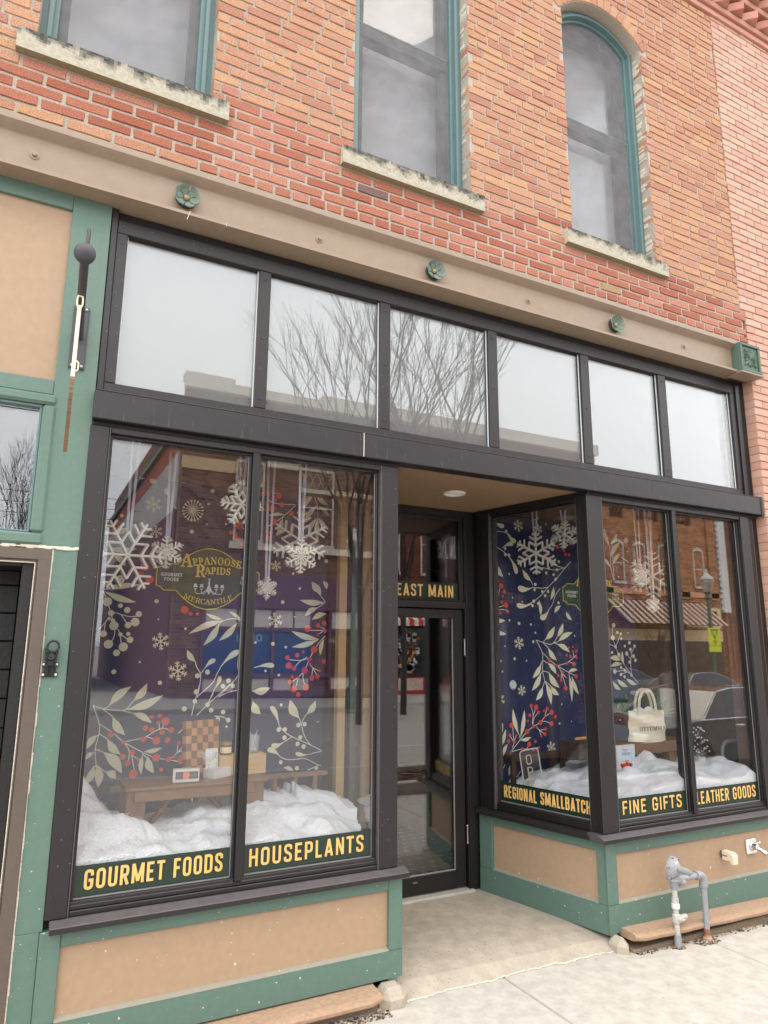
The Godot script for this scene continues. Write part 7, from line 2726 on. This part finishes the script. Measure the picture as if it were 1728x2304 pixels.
	stem(b, [3.645, 1.109, 3.648, 1.167, 3.697, 1.211])
	stem(b, [3.638, 1.129, 3.654, 1.199, 3.635, 1.258])
	stem(b, [3.649, 1.187, 3.677, 1.244])
	stem(b, [3.767, 1.180, 3.792, 1.242])
	stem(b, [3.720, 1.142, 3.771, 1.147, 3.830, 1.123])
	stem(b, [3.680, 1.103, 3.708, 1.078, 3.763, 1.045])
	stem(b, [3.708, 1.078, 3.772, 1.085])
	stem(b, [3.708, 1.078, 3.724, 1.033])
	stem(b, [3.513, 1.027, 3.502, 1.065])
	stem(b, [3.437, 0.956, 3.455, 1.002, 3.449, 1.055, 3.447, 1.118])
	stem(b, [3.451, 1.005, 3.420, 1.047])
	stem(b, [3.455, 1.005, 3.477, 1.051])
	stem(b, [3.421, 0.931, 3.530, 0.948, 3.609, 0.940, 3.693, 0.948])
	stem(b, [3.576, 0.942, 3.600, 0.978])
	stem(b, [3.321, 0.737, 3.323, 0.791, 3.297, 0.854, 3.290, 0.866])
	stem(b, [3.323, 0.791, 3.364, 0.843])
	stem(b, [3.405, 0.733, 3.477, 0.746, 3.507, 0.784])
	stem(b, [3.477, 0.743, 3.650, 0.740])
	bry(b, 3.837, 1.621, 0.0135, RED)
	bry(b, 3.915, 1.577, 0.0108, RED)
	bry(b, 4.024, 1.597, 0.0137, RED)
	bry(b, 4.022, 1.661, 0.0137, RED)
	bry(b, 4.062, 1.651, 0.0138, RED)
	bry(b, 4.050, 1.722, 0.0104, RED)
	bry(b, 4.096, 1.730, 0.0104, RED)
	bry(b, 4.093, 1.693, 0.0097, RED)
	bry(b, 4.129, 1.697, 0.0139, RED)
	bry(b, 4.125, 1.642, 0.0124, RED)
	bry(b, 4.099, 1.589, 0.0192, RED)
	bry(b, 3.971, 1.523, 0.0135, RED)
	bry(b, 3.922, 1.498, 0.0135, RED)
	bry(b, 3.952, 1.460, 0.0134, RED)
	bry(b, 4.008, 1.482, 0.0088, RED)
	bry(b, 4.114, 1.491, 0.0184, RED)
	bry(b, 3.996, 1.398, 0.0201, RED)
	bry(b, 3.295, 1.806, 0.0170, RED)
	bry(b, 3.632, 1.268, 0.0155, RED)
	bry(b, 3.682, 1.255, 0.0207, RED)
	bry(b, 3.706, 1.216, 0.0142, RED)
	bry(b, 3.617, 1.197, 0.0141, RED)
	bry(b, 3.594, 1.155, 0.0096, RED)
	bry(b, 3.792, 1.242, 0.0144, RED)
	bry(b, 3.759, 1.225, 0.0098, RED)
	bry(b, 3.838, 1.211, 0.0196, RED)
	bry(b, 3.767, 1.180, 0.0091, RED)
	bry(b, 3.877, 1.176, 0.0144, RED)
	bry(b, 3.720, 1.136, 0.0193, RED)
	bry(b, 3.830, 1.123, 0.0195, RED)
	bry(b, 3.645, 1.109, 0.0141, RED)
	bry(b, 3.680, 1.103, 0.0102, RED)
	bry(b, 3.582, 1.074, 0.0203, RED)
	bry(b, 3.772, 1.085, 0.0135, RED)
	bry(b, 3.763, 1.045, 0.0141, RED)
	bry(b, 3.724, 1.033, 0.0102, RED)
	bry(b, 3.434, 1.128, 0.0201, RED)
	bry(b, 3.417, 1.054, 0.0131, RED)
	bry(b, 3.477, 1.051, 0.0094, RED)
	bry(b, 3.402, 1.010, 0.0130, RED)
	bry(b, 3.455, 1.002, 0.0137, RED)
	bry(b, 3.421, 0.931, 0.0099, RED)
	bry(b, 3.530, 0.948, 0.0137, RED)
	bry(b, 3.600, 0.978, 0.0189, RED)
	bry(b, 3.662, 0.996, 0.0127, RED)
	bry(b, 3.642, 0.938, 0.0139, RED)
	bry(b, 3.696, 0.949, 0.0114, RED)
	flake(b, 3.532, 1.756, 0.0512)
	flake(b, 3.544, 1.388, 0.0414)
	flake(b, 3.328, 1.321, 0.0506)
	flake(b, 3.821, 0.941, 0.0473)
	bry(b, 3.443, 1.934, 0.0087, CRM)
	bry(b, 3.538, 1.911, 0.0121, CRM)
	bry(b, 3.658, 1.906, 0.0081, CRM)
	bry(b, 3.702, 1.840, 0.0081, CRM)
	bry(b, 3.392, 1.731, 0.0059, CRM)
	bry(b, 3.678, 1.768, 0.0114, CRM)
	bry(b, 3.484, 1.633, 0.0118, CRM)
	bry(b, 3.603, 1.618, 0.0066, CRM)
	bry(b, 3.362, 1.535, 0.0084, CRM)
	bry(b, 4.119, 1.821, 0.0077, CRM)
	bry(b, 3.948, 1.270, 0.0066, CRM)
	bry(b, 3.915, 1.121, 0.0085, CRM)
	bry(b, 4.043, 1.133, 0.0053, CRM)
	bry(b, 3.867, 0.778, 0.0057, CRM)
	bry(b, 3.729, 0.773, 0.0056, CRM)
	bry(b, 4.572, 1.920, 0.0198, CRM)
	bry(b, 4.554, 1.811, 0.0214, CRM)
	bry(b, 4.611, 1.858, 0.0144, CRM)
	bry(b, 4.650, 1.846, 0.0135, CRM)
	bry(b, 4.653, 1.806, 0.0126, CRM)
	bry(b, 4.579, 1.734, 0.0151, CRM)
	bry(b, 4.534, 1.686, 0.0123, CRM)
	bry(b, 4.613, 1.667, 0.0195, CRM)
	bry(b, 4.747, 1.770, 0.0153, CRM)
	bry(b, 4.691, 1.742, 0.0125, CRM)
	bry(b, 4.756, 1.713, 0.0153, CRM)
	bry(b, 4.807, 1.742, 0.0144, CRM)
	bry(b, 4.708, 1.678, 0.0187, CRM)
	bry(b, 4.786, 1.656, 0.0170, CRM)
	bry(b, 4.807, 1.620, 0.0152, CRM)
	bry(b, 4.736, 1.604, 0.0151, CRM)
	bry(b, 4.554, 1.526, 0.0201, CRM)
	bry(b, 4.629, 1.561, 0.0123, CRM)
	bry(b, 4.673, 1.534, 0.0141, CRM)
	bry(b, 4.624, 1.500, 0.0149, CRM)
	bry(b, 4.665, 1.480, 0.0140, CRM)
	bry(b, 4.748, 1.493, 0.0132, CRM)
	bry(b, 4.738, 1.855, 0.0072, CRM)
	bry(b, 4.584, 1.124, 0.0085, CRM)
	leaf(b, 4.631, 1.620, 4.504, 1.638, 0.046)
	leaf(b, 4.647, 1.589, 4.505, 1.568, 0.037)
	leaf(b, 4.666, 1.589, 4.656, 1.700, 0.028)
	leaf(b, 4.812, 1.411, 4.682, 1.468, 0.037)
	leaf(b, 4.698, 1.394, 4.574, 1.462, 0.040)
	leaf(b, 4.610, 1.371, 4.523, 1.442, 0.040)
	leaf(b, 4.566, 1.200, 4.599, 1.268, 0.031)
	leaf(b, 4.637, 1.181, 4.663, 1.244, 0.034)
	stem(b, [4.572, 1.920, 4.546, 1.864, 4.554, 1.811, 4.579, 1.734, 4.632, 1.634, 4.666, 1.589, 4.748, 1.493, 4.832, 1.420])
	stem(b, [4.579, 1.734, 4.502, 1.761])
	stem(b, [4.579, 1.734, 4.614, 1.785, 4.650, 1.846])
	stem(b, [4.751, 1.500, 4.746, 1.589, 4.767, 1.678, 4.756, 1.713])
	stem(b, [4.767, 1.678, 4.807, 1.742])
	stem(b, [4.708, 1.678, 4.756, 1.625])
	stem(b, [4.673, 1.534, 4.554, 1.526])
	stem(b, [4.733, 1.505, 4.629, 1.561])
	stem(b, [4.697, 1.519, 4.624, 1.500])
	leaf(b, 4.576, 2.619, 4.523, 2.776, 0.046)
	leaf(b, 4.589, 2.636, 4.680, 2.739, 0.043)
	leaf(b, 4.586, 2.529, 4.710, 2.662, 0.049)
	leaf(b, 4.608, 2.457, 4.695, 2.555, 0.038)
	leaf(b, 4.567, 2.430, 4.491, 2.507, 0.034)
	stem(b, [4.576, 2.619, 4.585, 2.521, 4.573, 2.439, 4.602, 2.319])
	stem(b, [4.713, 2.526, 4.805, 2.486])
	stem(b, [4.573, 2.439, 4.506, 2.483])
	flake(b, 4.677, 2.839, 0.0474)
	bry(b, 4.783, 2.685, 0.0270, CRM)
	bry(b, 4.797, 2.583, 0.0075, CRM)
	bry(b, 4.665, 2.348, 0.0074, CRM)

func extra_materials():
	M.dark_sash = mat(C8(40, 38, 40), 0.5)
	M.blind = mat(C8(226, 228, 232), 0.8)
	M.beam_boss = mat(C8(150, 132, 92), 0.6)
	M.verdigris_dark = mat(C8(58, 66, 56), 0.8)
	M.verdigris_green = mat(C8(96, 122, 105), 0.6, TX.patina, 4.0)
	M.gasket = mat(C8(206, 210, 210), 0.5)
	M.grey_board = mat(C8(110, 106, 98), 0.9)
	M.screw = mat(C8(60, 54, 54), 0.4)
	M.caulk_grey = mat(C8(196, 190, 186), 0.8)
	M.ledge_paint = flecked(mat(C8(140, 134, 120), 0.6, TX.fine, 1.0), TX.chips)
	M.alu_pale = mat(C8(188, 184, 174), 0.5, TX.mid, 2.0)
	M.steel = mat(C8(170, 170, 172), 0.35); M.steel.metallic = 0.9
	M.chrome = mat(C8(214, 214, 216), 0.12); M.chrome.metallic = 1.0
	M.tan_clean = mat(C8(160, 134, 108), 0.6, TX.fine, 0.9)
	M.mirror_glass = mat(C8(24, 28, 32), 0.03)
	M.mirror_glass.metallic_specular = 0.7
	M.cream = mat(C8(226, 214, 186), 0.6, TX.fine, 5.0)
	M.joint = mat(C8(150, 140, 126), 0.95)
	M.road_paint = mat(C8(206, 204, 198), 0.8, TX.conc, 1.0)
	M.rubble_pale = flecked(mat(C8(186, 175, 157), 0.95, TX.mid, 3.0, TX.pit, 0.4), TX.grit)
	M.pale_pipe = flecked(mat(C8(186, 183, 176), 0.6, TX.mid, 5.0), TX.rust)
	M.rust = mat(C8(150, 96, 70), 0.9, TX.mid, 8.0)
	M.vent = mat(C8(206, 190, 164), 0.5)
	M.vent_dark = mat(C8(90, 80, 70), 0.6)
	M.lens = mat(C8(232, 230, 222), 0.5)
	M.rug = mat(C8(40, 52, 48), 0.9)
	M.yellow_wood = mat(C8(166, 140, 92), 0.6)
	M.kraft = mat(C8(196, 164, 118), 0.8, TX.fine, 4.0)
	M.kraft_dark = mat(C8(206, 146, 96), 0.6)
	M.amber = mat(C8(96, 62, 36), 0.1)
	M.cream_label = mat(C8(224, 204, 166), 0.7)
	M.brass = mat(C8(170, 148, 96), 0.35); M.brass.metallic = 0.8
	M.canvas = mat(C8(224, 214, 190), 0.95, TX.fine, 8.0)
	M.bark = mat(C8(58, 50, 44), 0.9)
	M.lamp_green = mat(C8(84, 104, 92), 0.4)
	M.lamp_cap = mat(C8(196, 196, 190), 0.5)
	M.globe = glass(Color(0.7, 0.72, 0.7), 0.35)
	M.sign_yellow = mat(C8(220, 226, 40), 0.5)
	M.far_blue_glass = mat(C8(52, 84, 140), 0.1)
	M.far_dark_glass = mat(C8(86, 66, 46), 0.15)

func _ready():
	var cam := Camera3D.new()
	cam.name = "camera"
	add_child(cam)
	cam.fov = 73.4
	cam.position = Vector3(0, 1.70, 3.5)
	cam.rotation_order = EULER_ORDER_YXZ
	cam.rotation_degrees = Vector3(11.30, -27.26, 0.39)
	cam.near = 0.05
	cam.far = 900.0
	cam.current = true
	var env := Environment.new()
	env.background_mode = Environment.BG_SKY
	var sky := Sky.new()
	var sm := ProceduralSkyMaterial.new()
	sm.sky_top_color = Color(0.975, 0.985, 1.0)
	sm.sky_horizon_color = Color(0.735, 0.74, 0.745)
	sm.sky_curve = 0.6
	sm.ground_bottom_color = Color(0.4, 0.39, 0.38)
	sm.ground_horizon_color = Color(0.6, 0.6, 0.6)
	sm.sky_energy_multiplier = 1.9
	sm.energy_multiplier = 1.0
	sky.sky_material = sm
	env.sky = sky
	env.tonemap_mode = Environment.TONE_MAPPER_LINEAR
	env.tonemap_exposure = 1.26
	env.sdfgi_enabled = true; env.ssao_enabled = true; env.ssil_enabled = true
	var we := WorldEnvironment.new()
	we.name = "environment"
	we.environment = env
	add_child(we)
	var sun := DirectionalLight3D.new()
	sun.name = "sun"
	sun.light_energy = 0.3
	sun.light_angular_distance = 20.0
	sun.light_color = Color(1.0, 0.96, 0.9)
	sun.shadow_enabled = true
	add_child(sun)
	sun.rotation_degrees = Vector3(-55, 25, 0)

	rng.seed = 3
	make_materials()
	extra_materials()
	shell()
	ground()
	upper_wall()
	pink_wall()
	cornice()
	M.fb = null
	sash_window(opens[0], "upper sash window at the left, cut off by the picture top, with a lichened sill")
	sash_window(opens[1], "middle upper sash window with both its screened sashes in view")
	sash_window(opens[2], "upper sash window with its brick arch in view, closest to the pink wall")
	beam()
	transom()
	left_bay()
	right_bay()
	bay_side(Vector3(3.15, 0, -1.03), deg_to_rad(-76.35), false, "splayed bay side window lettered regional smallbatch facing the recessed door", "REGIONAL SMALLBATCH")
	bay_side(Vector3(1.9, 0, 0.0), deg_to_rad(76.35), true, "splayed bay side window hidden behind the houseplants corner post", "")
	shop_door()
	neighbour()
	fixtures()
	left_display()
	right_display()
	street()
